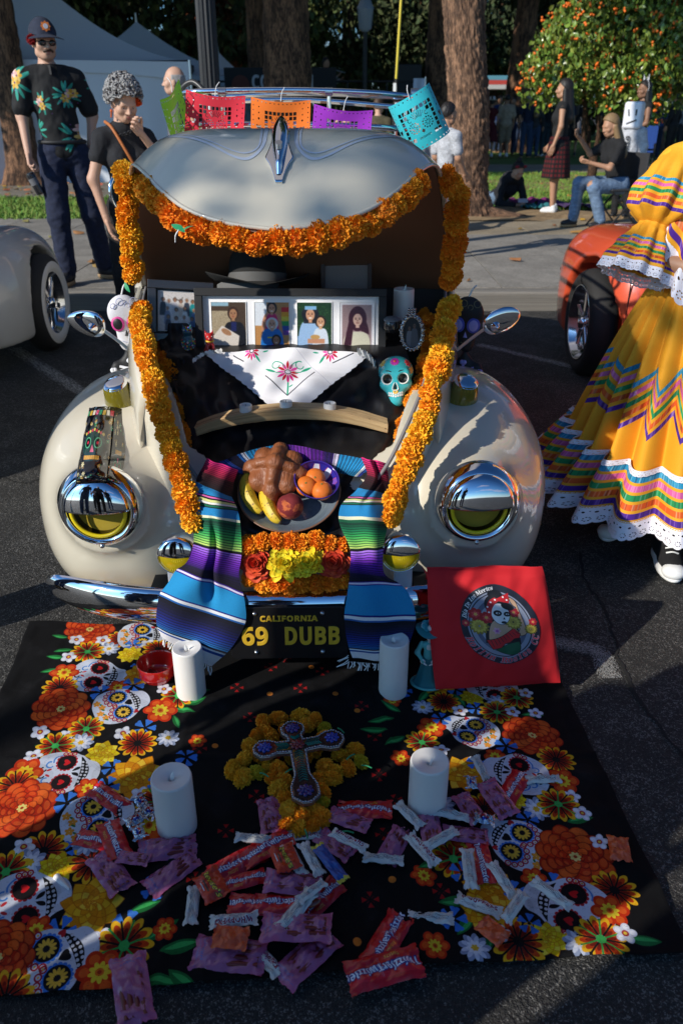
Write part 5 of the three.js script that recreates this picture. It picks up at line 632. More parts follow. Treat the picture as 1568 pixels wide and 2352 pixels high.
// ---------- printed cloth on the road ----------
reseed(61);
const BK = { A: V(-0.958, 0, -2.043), B: V(0.59, 0, -2.02), C: V(0.655, 0, -0.955), D: V(-0.83, 0, -0.885) };
{
  const W = 2048, H = 1456;
  // print layout: metres on the cloth, x to the right, y away from the near hem; gp() of the sight line gives the spot on the road
  const toUV = (p) => { let u = 0.5, v = 0.5; for (let k = 0; k < 24; k++) { const T = BK.D.clone().lerp(BK.C, u), F = BK.A.clone().lerp(BK.B, u), q = T.clone().lerp(F, v), du = BK.C.clone().sub(BK.D).lerp(BK.B.clone().sub(BK.A), v), dv = F.sub(T), e = p.clone().sub(q), det = du.x * dv.z - du.z * dv.x; u += (e.x * dv.z - e.z * dv.x) / det; v += (du.x * e.z - du.z * e.x) / det; } return [u * W, (1 - v) * H]; };
  const P = (X, Y) => toUV(gp(X, Y));
  const PXM = W / 1.52;
  const img = tex(W, H, (x) => {
    x.fillStyle = '#0b0b0d'; x.fillRect(0, 0, W, H);
    const on = (X, Y, s, rot, fn) => { const [a, b] = P(X, Y); x.save(); x.translate(a, b); x.rotate(rot); x.scale(s, s); fn(); x.restore(); };
    const ring = (n, r, rx, ry, c, ph = 0) => { x.fillStyle = c; for (let i = 0; i < n; i++) { x.save(); x.rotate(i / n * 2 * PI + ph); x.beginPath(); x.ellipse(r, 0, rx, ry, 0, 0, 7); x.fill(); x.restore(); } };
    const leaf = (X, Y, s, rot) => on(X, Y, s, rot, () => { x.fillStyle = '#1c6e34'; x.beginPath(); x.moveTo(0, 0); x.quadraticCurveTo(32, -24, 74, 0); x.quadraticCurveTo(32, 24, 0, 0); x.fill(); x.fillStyle = '#3cae58'; x.beginPath(); x.moveTo(8, 0); x.quadraticCurveTo(34, -16, 66, 0); x.quadraticCurveTo(34, 4, 8, 0); x.fill(); });
    const dahlia = (X, Y, s, rot = 0) => on(X, Y, s, rot, () => { const c = ['#b02408', '#c8300a', '#d84010', '#c42c0a', '#e05818']; for (let L = 0; L < 5; L++) { const r = 92 - L * 18, n = 11 - L; for (let i = 0; i < n; i++) { x.save(); x.rotate(i / n * 2 * PI + L * 0.35); x.fillStyle = c[(i + L) % 5]; x.beginPath(); x.ellipse(r * 0.7, 0, r * 0.42, r * 0.34, 0, 0, 7); x.fill(); x.strokeStyle = 'rgba(90,14,4,.55)'; x.lineWidth = 3; x.stroke(); x.fillStyle = 'rgba(240,110,40,.5)'; x.beginPath(); x.ellipse(r * 0.95, -3, r * 0.12, r * 0.2, 0, 0, 7); x.fill(); x.restore(); } } ring(7, 9, 7, 5, '#e8d478'); ring(1, 0, 5, 5, '#a83414'); });
    const gold = (X, Y, s, rot = 0, c = ['#e8a414', '#f0b820', '#e0900c', '#f4c838', '#d8860c']) => on(X, Y, s, rot, () => { for (let L = 0; L < 5; L++) { const r = 88 - L * 18, n = 9; for (let i = 0; i < n; i++) { x.save(); x.rotate(i / n * 2 * PI + L * 0.4); x.fillStyle = c[(i + 2 * L) % 5]; x.beginPath(); x.moveTo(0, -r * 0.2); x.quadraticCurveTo(r * 0.6, -r * 0.5, r, 0); x.quadraticCurveTo(r * 0.6, r * 0.5, 0, r * 0.2); x.fill(); x.strokeStyle = 'rgba(190,100,6,.55)'; x.lineWidth = 3; x.stroke(); x.restore(); } } });
    const yellow = (X, Y, s, rot = 0) => gold(X, Y, s * 0.62, rot, ['#e8d010', '#f0dc28', '#d8b80c', '#f2e040', '#dcc414']);
    const daisy = (X, Y, s, rot = 0, green) => on(X, Y, s, rot, () => { for (let i = 0; i < 12; i++) { x.save(); x.rotate(i * PI / 6); x.fillStyle = '#f0b41c'; x.beginPath(); x.ellipse(44, 0, 27, 13, 0, 0, 7); x.fill(); x.fillStyle = '#c43c0c'; x.beginPath(); x.ellipse(36, 0, 22, 9, 0, 0, 7); x.fill(); x.fillStyle = '#7c1606'; x.beginPath(); x.ellipse(28, 0, 14, 6, 0, 0, 7); x.fill(); x.restore(); } for (let i = 0; i < 12; i++) { x.save(); x.rotate(i * PI / 6 + PI / 12); x.fillStyle = green && i % 2 ? '#2c9a44' : '#0b0b0d'; x.fillRect(4, -2.4, 58, 4.8); x.restore(); } x.fillStyle = green ? '#3cae54' : '#0b0b0d'; x.beginPath(); x.arc(0, 0, 13, 0, 7); x.fill(); });
    const poppy = (X, Y, s, rot = 0) => on(X, Y, s, rot, () => { ring(6, 24, 20, 17, '#c8300c'); ring(6, 28, 9, 10, '#e05a1c'); ring(9, 12, 9, 5, '#e8cc30'); ring(1, 0, 8, 8, '#d86a18'); ring(1, 0, 4, 4, '#a83010'); });
    const whiteF = (X, Y, s, rot = 0) => on(X, Y, s, rot, () => { ring(5, 20, 17, 14, '#d9dcea'); ring(5, 24, 9, 8, '#f2f3fa'); ring(1, 0, 11, 11, '#a8222c'); ring(1, 0, 6, 6, '#e6c040'); });
    const frost = (X, Y, s, rot = 0) => on(X, Y, s, rot, () => { ring(9, 26, 22, 11, '#8c98b4'); ring(9, 26, 15, 7, '#c9d0e2', 0.2); ring(9, 14, 12, 6, '#e6e9f2', 0.35); ring(6, 6, 6, 4, '#e8b830'); });
    const blue = (X, Y, s, rot = 0) => on(X, Y, s, rot, () => { for (let i = 0; i < 5; i++) { x.save(); x.rotate(i * 1.2566); x.fillStyle = '#3a7ad8'; x.beginPath(); x.moveTo(6, 0); x.lineTo(38, -16); x.quadraticCurveTo(46, -8, 40, 0); x.quadraticCurveTo(46, 8, 38, 16); x.fill(); x.restore(); } x.fillStyle = '#0b0b14'; x.beginPath(); x.arc(0, 0, 6, 0, 7); x.fill(); });
    const sprig = (X, Y, s = 1) => on(X, Y, s, 0, () => { x.fillStyle = '#a01416'; for (let i = 0; i < 4; i++) { x.save(); x.rotate(i * PI / 2); x.beginPath(); x.moveTo(8, 0); x.lineTo(24, -9); x.lineTo(24, 9); x.fill(); x.restore(); } x.fillStyle = '#50090c'; for (let i = 0; i < 4; i++) { x.save(); x.rotate(i * PI / 2 + PI / 4); x.fillRect(5, -1.5, 10, 3); x.restore(); } });
    const dot = (X, Y) => on(X, Y, 1, 0, () => { x.fillStyle = '#e0802c'; x.beginPath(); x.arc(0, 0, 11, 0, 7); x.fill(); });
    const heart = (r, c) => { x.fillStyle = c; x.beginPath(); x.moveTo(0, r); x.bezierCurveTo(-r * 1.6, -r * 0.2, -r * 0.7, -r * 1.3, 0, -r * 0.45); x.bezierCurveTo(r * 0.7, -r * 1.3, r * 1.6, -r * 0.2, 0, r); x.fill(); };
    const skullShape = () => { x.fillStyle = '#ccd3e2'; x.beginPath(); x.moveTo(-100, 0); x.bezierCurveTo(-104, -84, -30, -104, 26, -86); x.bezierCurveTo(54, -76, 62, -50, 92, -48); x.bezierCurveTo(132, -44, 132, 44, 92, 48); x.bezierCurveTo(62, 50, 54, 76, 26, 86); x.bezierCurveTo(-30, 104, -104, 84, -100, 0); x.fill(); };
    const teeth = () => { x.fillStyle = '#0c0c10'; x.beginPath(); x.moveTo(50, -62); x.quadraticCurveTo(118, 0, 50, 62); x.quadraticCurveTo(64, 0, 50, -62); x.fill(); for (let i = 0; i < 7; i++) for (let j = 0; j < 2; j++) { const yy = -40 + i * 13.4, xx = 64 + j * 13 - Math.abs(i - 3) * 2; x.fillStyle = '#c8ccd6'; x.beginPath(); x.ellipse(xx, yy, 4.6, 4.6, 0, 0, 7); x.fill(); } };
    // skull with its crown to the left; red ring eyes with hearts, or flower eyes
    const skullH = (X, Y, s, rot) => on(X, Y, s, rot, () => { skullShape(); teeth(); for (const k of [-1, 1]) { x.save(); x.translate(4, k * 42); ring(16, 31, 6, 6, '#b01a22'); x.fillStyle = '#120a0e'; x.beginPath(); x.arc(0, 0, 31, 0, 7); x.fill(); x.rotate(-PI / 2); heart(13, '#c4141c'); x.restore(); x.fillStyle = '#0d0d12'; x.beginPath(); x.moveTo(30, k * 3); x.quadraticCurveTo(58, k * 4, 54, k * 20); x.quadraticCurveTo(36, k * 20, 30, k * 3); x.fill(); x.strokeStyle = '#4a86d0'; x.lineWidth = 5; x.beginPath(); x.arc(-50, k * 34, 12, 0.5, 5); x.stroke(); x.beginPath(); x.moveTo(-40, k * 42); x.quadraticCurveTo(-44, k * 66, -10, k * 78); x.stroke(); x.strokeStyle = '#16161c'; x.lineWidth = 5; x.beginPath(); x.arc(-68, k * 14, 9, 0, 4.6); x.stroke(); x.fillStyle = '#c4242c'; x.beginPath(); x.ellipse(-48, k * 12, 9, 4, k * 0.5, 0, 7); x.fill(); x.strokeStyle = '#b01a22'; x.lineWidth = 4; for (let i = 0; i < 3; i++) { x.beginPath(); x.arc(-10 + i * 15, k * 82, 7, 0, 7); x.stroke(); x.fillStyle = '#e8a030'; x.beginPath(); x.arc(-10 + i * 15, k * 82, 3, 0, 7); x.fill(); } } });
    const skullF = (X, Y, s, rot) => on(X, Y, s, rot, () => { skullShape(); teeth(); for (const k of [-1, 1]) { x.save(); x.translate(6, k * 42); ring(18, 33, 6, 6, '#3a7ad8'); x.fillStyle = '#101016'; x.beginPath(); x.arc(0, 0, 32, 0, 7); x.fill(); ring(12, 17, 9, 4.4, '#e6b83c'); x.fillStyle = '#101016'; x.beginPath(); x.arc(0, 0, 7, 0, 7); x.fill(); x.restore(); x.strokeStyle = '#a82430'; x.lineWidth = 4; for (let i = 0; i < 7; i++) { const a = PI * 0.55 + i * 0.42; const cx = 6 + Math.cos(a) * 48, cy = k * (42 + Math.sin(a) * 48 * 0.9); x.beginPath(); x.arc(cx, cy, 8, 0, 7); x.stroke(); x.fillStyle = '#e8b050'; x.beginPath(); x.arc(cx, cy, 3, 0, 7); x.fill(); } x.save(); x.translate(52, k * 58); x.rotate(k > 0 ? -1 : -2); heart(11, '#b8202a'); x.restore(); } x.fillStyle = '#0d0d12'; x.beginPath(); x.moveTo(22, 0); x.bezierCurveTo(44, -24, 56, -14, 50, 0); x.bezierCurveTo(56, 14, 44, 24, 22, 0); x.fill(); for (let i = 0; i < 4; i++) { x.save(); x.translate(-76 + (i % 2) * 14, -42 + i * 28); ring(5, 8, 7, 5, '#e8952c'); x.restore(); x.fillStyle = '#1e6e3a'; x.beginPath(); x.ellipse(-62, -30 + i * 28, 8, 3.4, 0.8, 0, 7); x.fill(); } });
    // left band, far to near
    for (const [X, Y, s, r] of [[160, 1475, 1, 3.4], [170, 1500, 1, 2.9], [150, 1520, 1, 3.3], [140, 1545, 1, 2.9], [130, 1725, 1, 3.3], [110, 1760, 1, 2.8], [395, 1635, 1.2, 0.2], [430, 1630, 1.1, -0.6], [440, 1600, 1, -0.25], [400, 1650, 1, 1.2], [360, 1790, 1.2, -0.4], [330, 1810, 1.3, 0.3], [360, 1830, 1.2, 0.9], [50, 2010, 1.4, 3], [330, 2250, 1.5, 0.2], [370, 2190, 1.5, -0.2], [390, 2230, 1.5, 0.7], [340, 2165, 1.3, -0.6], [260, 2240, 1.4, 1], [300, 2100, 1.2, -0.3]]) leaf(X, Y, s, r);
    dahlia(208, 1452, 1.0); daisy(278, 1475, 0.8); skullF(325, 1468, 0.92, -0.1); whiteF(178, 1478, 0.85); whiteF(238, 1478, 0.85); frost(252, 1497, 0.9); daisy(203, 1505, 0.95, 0, 1); blue(308, 1490, 0.85); whiteF(342, 1488, 0.9); daisy(365, 1500, 0.9, 0.2); frost(418, 1490, 0.9, 0.3); whiteF(160, 1518, 0.85); yellow(300, 1512, 0.95);
    skullH(222, 1560, 0.98, 0.12); poppy(150, 1555, 1.3); daisy(140, 1588, 0.95); blue(320, 1545, 0.8); gold(325, 1560, 0.72); poppy(273, 1588, 0.95); blue(308, 1583, 0.95); dahlia(142, 1635, 1.02, 0.4); blue(235, 1600, 0.95);
    skullF(275, 1628, 0.92, -0.42); daisy(410, 1608, 0.9, 0.2, 1); poppy(370, 1640, 1.4); whiteF(378, 1590, 0.8); whiteF(95, 1690, 0.9); whiteF(158, 1695, 0.85); daisy(200, 1680, 0.9, 0, 1); frost(188, 1712, 0.95); blue(335, 1680, 0.9); whiteF(285, 1693, 0.9); daisy(318, 1715, 0.95, 0.1); frost(388, 1705, 0.85, 0.2); poppy(455, 1712, 0.72); yellow(238, 1740, 1.05);
    daisy(130, 1722, 0.95, 0, 1); whiteF(80, 1745, 0.9); skullH(148, 1785, 0.98, 0.02); poppy(60, 1785, 1.4); daisy(40, 1815, 1); blue(262, 1775, 0.85); gold(315, 1795, 1.05, 0.3); blue(430, 1752, 0.85); blue(250, 1818, 0.9); blue(368, 1808, 0.9); poppy(205, 1822, 0.95); dahlia(55, 1865, 1.05, 0.2); blue(158, 1855, 0.95); whiteF(325, 1835, 0.9); daisy(365, 1850, 1, 0.2, 1);
    skullF(220, 1890, 1.0, -0.36); poppy(345, 1905, 1.4); blue(150, 1965, 0.9); daisy(105, 1962, 1, 0.2); whiteF(60, 1955, 0.9); frost(75, 1990, 1); yellow(135, 2000, 1); daisy(215, 1985, 1, 0.1); daisy(20, 2010, 0.95, 0, 1); frost(205, 1945, 0.9); blue(360, 2045, 0.95);
    skullH(60, 2080, 1.05, -0.28); gold(215, 2085, 1.0, 0.5); blue(145, 2140, 0.95); blue(295, 2130, 1); poppy(90, 2140, 1.0); poppy(382, 2140, 0.75); whiteF(238, 2160, 0.9); daisy(290, 2175, 1.1, 0, 1); blue(40, 2180, 0.95);
    skullF(120, 2215, 1.05, -0.55); poppy(235, 2235, 1.4); dahlia(0, 2200, 0.95); daisy(20, 2290, 1, 0.2);
    // middle
    for (const [X, Y] of [[565, 1512], [495, 1722], [620, 1602], [770, 1602], [715, 1540], [900, 2035], [820, 2180], [820, 1640], [432, 1990]]) dot(X, Y);
    for (const [X, Y] of [[545, 1588], [690, 1590], [622, 1540], [575, 1655], [830, 1630], [740, 1550], [655, 1520], [860, 1700], [460, 1730], [870, 1790], [590, 1840], [520, 1918], [880, 1930], [450, 2030], [850, 2080], [1012, 2065], [640, 1760], [905, 1850]]) sprig(X, Y);
    poppy(900, 1618, 0.75); poppy(920, 1752, 0.8); poppy(972, 2030, 0.85); poppy(998, 2195, 0.9); poppy(950, 1880, 0.7);
    // right band
    for (const [X, Y, s, r] of [[905, 1660, 1.3, 3.0], [890, 1690, 1.3, 3.3], [920, 1645, 1.2, 3.9], [930, 1700, 1.2, 2.6], [985, 1590, 1.2, 2.2], [1040, 1600, 1.1, 1.2], [1195, 1650, 1.1, 0], [1210, 1675, 1.1, 0.3], [1000, 1960, 1.3, 3.4], [1010, 1930, 1.3, 3.9], [1020, 1990, 1.2, 2.8], [1090, 2085, 1.4, 3.1], [1090, 2110, 1.3, 2.3], [1130, 2130, 1.3, 1.9], [1440, 2180, 1.2, 0.1], [1290, 1880, 1.2, 0.2], [1300, 1900, 1.2, -0.2]]) leaf(X, Y, s, r);
    gold(1000, 1570, 0.95); blue(925, 1595, 0.8); blue(1045, 1590, 0.8); daisy(1018, 1620, 0.85, 0.2); yellow(1083, 1610, 0.85); skullH(1135, 1590, 0.85, 3.3); frost(970, 1632, 0.85); frost(1140, 1620, 0.85, 0.2); daisy(1185, 1612, 0.85, 0, 1); whiteF(1205, 1600, 0.75); whiteF(1055, 1640, 0.8); blue(1092, 1635, 0.8); daisy(1140, 1645, 0.9, 0, 1); whiteF(1175, 1645, 0.75); whiteF(1228, 1645, 0.75);
    skullF(1085, 1690, 0.88, 3.75); dahlia(1220, 1700, 1.0, 0.3); poppy(990, 1680, 1.15); blue(1012, 1660, 0.8); daisy(968, 1715, 0.85, 0.1, 1); whiteF(1012, 1735, 0.8); blue(1160, 1725, 0.9); gold(1065, 1790, 0.9, 0.2); poppy(1135, 1750, 0.85); daisy(1275, 1755, 0.9, 0.3); blue(1092, 1765, 0.75);
    skullH(1190, 1790, 0.95, 3.5); poppy(1290, 1805, 1.2); whiteF(1310, 1840, 0.8); frost(1230, 1870, 0.95); daisy(1280, 1860, 0.95, 0, 1); whiteF(1335, 1880, 0.8); blue(1210, 1895, 0.8); yellow(1180, 1850, 0.7); frost(1015, 1860, 0.85); daisy(1110, 1870, 0.85);
    skullF(1190, 1950, 0.95, 3.8); dahlia(1320, 1980, 1.1); daisy(1040, 1990, 0.95, 0, 1); poppy(1070, 1950, 1.0); blue(1060, 2020, 0.85); blue(1270, 2045, 0.9); gold(1125, 2060, 0.9); gold(1110, 2110, 0.75); poppy(1225, 2030, 0.85); daisy(1410, 2060, 0.95, 0.3); blue(1180, 2060, 0.8); whiteF(1375, 1945, 0.75);
    skullH(1315, 2105, 1.1, 3.6); poppy(1400, 2110, 1.2); blue(1040, 2130, 0.9); yellow(1260, 2178, 0.95); daisy(1190, 2185, 1.05, 0.2); frost(1330, 2190, 0.9); daisy(1380, 2180, 1, 0, 1); whiteF(1435, 2165, 0.85); frost(1090, 2200, 0.9); whiteF(1150, 2165, 0.7); blue(1215, 2140, 0.75);
    for (let i = 0; i < 900; i++) { x.fillStyle = R() < 0.5 ? 'rgba(255,255,255,.022)' : 'rgba(0,0,0,.06)'; x.beginPath(); x.ellipse(R() * W, R() * H, 10 + R() * 60, 6 + R() * 30, R() * 3, 0, 7); x.fill(); } for (let i = 0; i < 30000; i++) { x.fillStyle = R() < 0.5 ? 'rgba(0,0,0,.16)' : 'rgba(255,255,255,.045)'; x.fillRect(R() * W, R() * H, 2 + R() * 4, 1.5); }
    for (let i = 0; i < 2600; i++) { x.fillStyle = R() < 0.15 ? 'rgba(190,190,195,.25)' : 'rgba(90,90,100,.08)'; const r = R() < 0.04 ? 2 : 1; x.fillRect(R() * W, R() * H, r, r); }
  });
  const weave = tex(32, 32, (x) => { for (let i = 0; i < 16; i++) for (let j = 0; j < 16; j++) { x.fillStyle = (i + j) % 2 ? '#fff' : '#888'; x.fillRect(i * 2, j * 2, 2, 2); } }, { data: true, repeat: [90, 64] });
  const g = surf(180, 130, (u, v) => {
    const T = BK.A.clone().lerp(BK.B, u), F = BK.D.clone().lerp(BK.C, u), p = T.lerp(F, v);
    p.z += 0.018 * Math.sin(u * 5 + 0.6) * v * v * v * 0.6; const edge = Math.min(u, 1 - u, v, 1 - v), cz = (q, c) => Math.exp(-Math.pow((q - c) / 0.006, 2));
    p.y = 0.007 + 0.006 * (N3(u * 6, v * 5) + 0.5) + 0.005 * Math.pow(1 - Math.abs(N3(u * 9 + 3, v * 7, 2)), 8) + 0.0045 * (cz(u, 0.335 + 0.004 * Math.sin(v * 9)) + cz(u, 0.67) + cz(v, 0.5 + 0.004 * Math.sin(u * 8))) + 0.006 * Math.max(0, Math.sin((u * 1.1 + v * 0.5) * 17)) * Math.pow(Math.abs(N3(u * 3, v * 4, 9)), 1) + (edge < 0.02 ? 0.003 * Math.sin(u * 40 + v * 30) : 0); if (u > 0.3 && u < 0.66 && v < 0.08) p.y += 0.03 * (1 - v / 0.08) * Math.sin((u - 0.3) / 0.36 * PI); return p;
  }, 0.002);
  { const q = g.attributes.uv; for (let i = 0; i < q.count; i++) q.setY(i, 1 - q.getY(i)); }
  solo('printed_cloth', 'black cloth printed with sugar skulls and bright flowers, spread on road before the car', 'tablecloth', g, phys([0.9, 0.9, 0.9], 0.9, { specularIntensity: 0.4, map: img, bumpMap: weave, bumpScale: 0.0004 }));
}
pillar('white pillar candle beside the red bowl at the far left of the cloth', gp(441, 1598), 0.0395, 0.162);
pillar('white pillar candle in front of the right blanket end', gp(901, 1596), 0.0385, 0.185);
pillar('white pillar candle nearest the camera on the left of the cloth', gp(409, 1908), 0.0435, 0.162);
pillar('white pillar candle to the right of the flower cross', gp(979, 1862), 0.043, 0.152);
{
  const b = thing('red_bowl', 'glossy red ceramic bowl left of a white candle on the cloth', 'bowl', gp(365, 1563)); b.position.y = 0.01;
  const red = phys([0.45, 0.012, 0.01], 0.18, { clearcoat: 1 }); part(b, 'bowl', lathe([[0.0001, 0.006], [0.034, 0.007], [0.045, 0.016], [0.05, 0.05], [0.0515, 0.056], [0.0535, 0.056], [0.054, 0.05], [0.051, 0.024], [0.047, 0.02], [0.046, 0.014], [0.04, 0.003], [0.036, 0], [0.0001, 0]], 56), red);
  part(b, 'groove', torus(0.0505, 0.0015, 50, 6).rotateX(PI / 2).translate(0, 0.0225, 0), phys([0.3, 0.008, 0.008], 0.25));
  const tw = thing('twigs', 'dark dried twigs lying in the bottom of the red bowl', 'twigs', b.position); for (let i = 0; i < 8; i++) part(tw, 'twig', tube([V(rr(-0.03, 0.03), 0.012, rr(-0.03, 0.03)), V(rr(-0.01, 0.01), 0.016, rr(-0.01, 0.01)), V(rr(-0.03, 0.03), 0.011, rr(-0.03, 0.03))], 0.0012, 10, 5), M.black);
}
// skeleton lady figurine
{
  const f = thing('skeleton_figurine', 'skeleton lady figurine in turquoise dress and wide hat beside the red bag', 'figurine', V(0.234, 0.02, -1.745), -0.15); f.scale.setScalar(0.19);
  const teal = mat([0.02, 0.2, 0.23], 0.5), aqua = mat([0.12, 0.5, 0.48], 0.5), bone = mat([0.75, 0.74, 0.68], 0.5);
  part(f, 'skirt', surf(40, 24, (u, v) => { const a = u * 2 * PI, r = lerp(0.2, 0.075, Math.pow(v, 0.55)) + 0.012 * Math.sin(a * 7) * (1 - v); return V(Math.cos(a) * r * (1 + 0.12 * (1 - v)), v * 0.52, Math.sin(a) * r * 0.8); }), teal); part(f, 'hem', torus(0.205, 0.02, 40, 8).rotateX(PI / 2).scale(1.1, 1, 0.82).translate(0, 0.012, 0), aqua);
  part(f, 'torso', blob([['c', [0, 0.5, 0], [0, 0.6, 0], 0.075, 0.07], ['e', [0, 0.67, 0], [0.11, 0.06, 0.07]]], 0.012, 0.05), aqua); part(f, 'rib_cage', blob([['e', [0, 0.66, 0.055], [0.045, 0.055, 0.022]], ['c', [0, 0.7, 0.02], [0, 0.77, 0.01], 0.018]], 0.008, 0.02), bone);
  for (const s of [-1, 1]) { part(f, 'arm', blob([['c', [s * 0.105, 0.69, 0], [s * 0.16, 0.54, 0.02], 0.034, 0.035], ['c', [s * 0.16, 0.54, 0.02], [s * 0.07, 0.44, 0.1], 0.035, 0.022]], 0.01, 0.03), aqua); part(f, 'hand', mg([0, 1, 2, 3].map((i) => bar(V(s * 0.065, 0.44, 0.105), V(s * (0.015 + i * 0.014), 0.405 + i * 0.004, 0.125), 0.007, 6))), bone); part(f, 'cuff', torus(0.027, 0.01, 16, 6).translate(s * 0.075, 0.445, 0.095), M.white); }
  const skf = join([['e', [0, 0.86, 0], [0.062, 0.072, 0.07]], ['e', [0, 0.8, 0.03], [0.035, 0.035, 0.035]]], 0.03); part(f, 'skull', iso((x, y, z) => { let d = skf(x, y, z); for (const s of [-1, 1]) d = smax(d, -ell(x, y, z, [s * 0.026, 0.855, 0.07], [0.018, 0.02, 0.025]), 0.006); return smax(d, -ell(x, y, z, [0, 0.825, 0.07], [0.008, 0.012, 0.02]), 0.004); }, [-0.1, 0.74, -0.1], [0.1, 0.96, 0.1], 0.007), bone);
  for (const s of [-1, 1]) part(f, 'eye_socket', sph(0.013, s * 0.026, 0.855, 0.05), M.black); part(f, 'teeth', box(0.035, 0.014, 0.01, 0, 0.79, 0.058, 0.003), M.white); part(f, 'hair', blob([['e', [0, 0.88, -0.03], [0.075, 0.07, 0.06]], ['c', [0.05, 0.86, -0.03], [0.06, 0.76, -0.02], 0.025, 0.02]], 0.01, 0.03), M.black);
  part(f, 'hat_brim', surf(48, 6, (u, v) => { const a = u * 2 * PI, r = lerp(0.04, 0.2, v); return V(Math.cos(a) * r, 0.955 + 0.03 * v * Math.cos(2 * a) - 0.01 * v, Math.sin(a) * r); }, 0.008), teal); part(f, 'hat_crown', lathe([[0.085, 0.95], [0.08, 0.99], [0.05, 1.01], [0.0001, 1.015]], 28), teal);
  for (let i = 0; i < 12; i++) { const a = i * 0.52; part(f, 'hat_flower', POMS[i % 4], i % 3 ? mat([0.1, 0.5, 0.58], 0.5) : M.white, [Math.cos(a) * 0.09, 0.99 + 0.02 * (i % 2), Math.sin(a) * 0.08], [a, a * 2, 0]).scale.setScalar(0.04); }
}
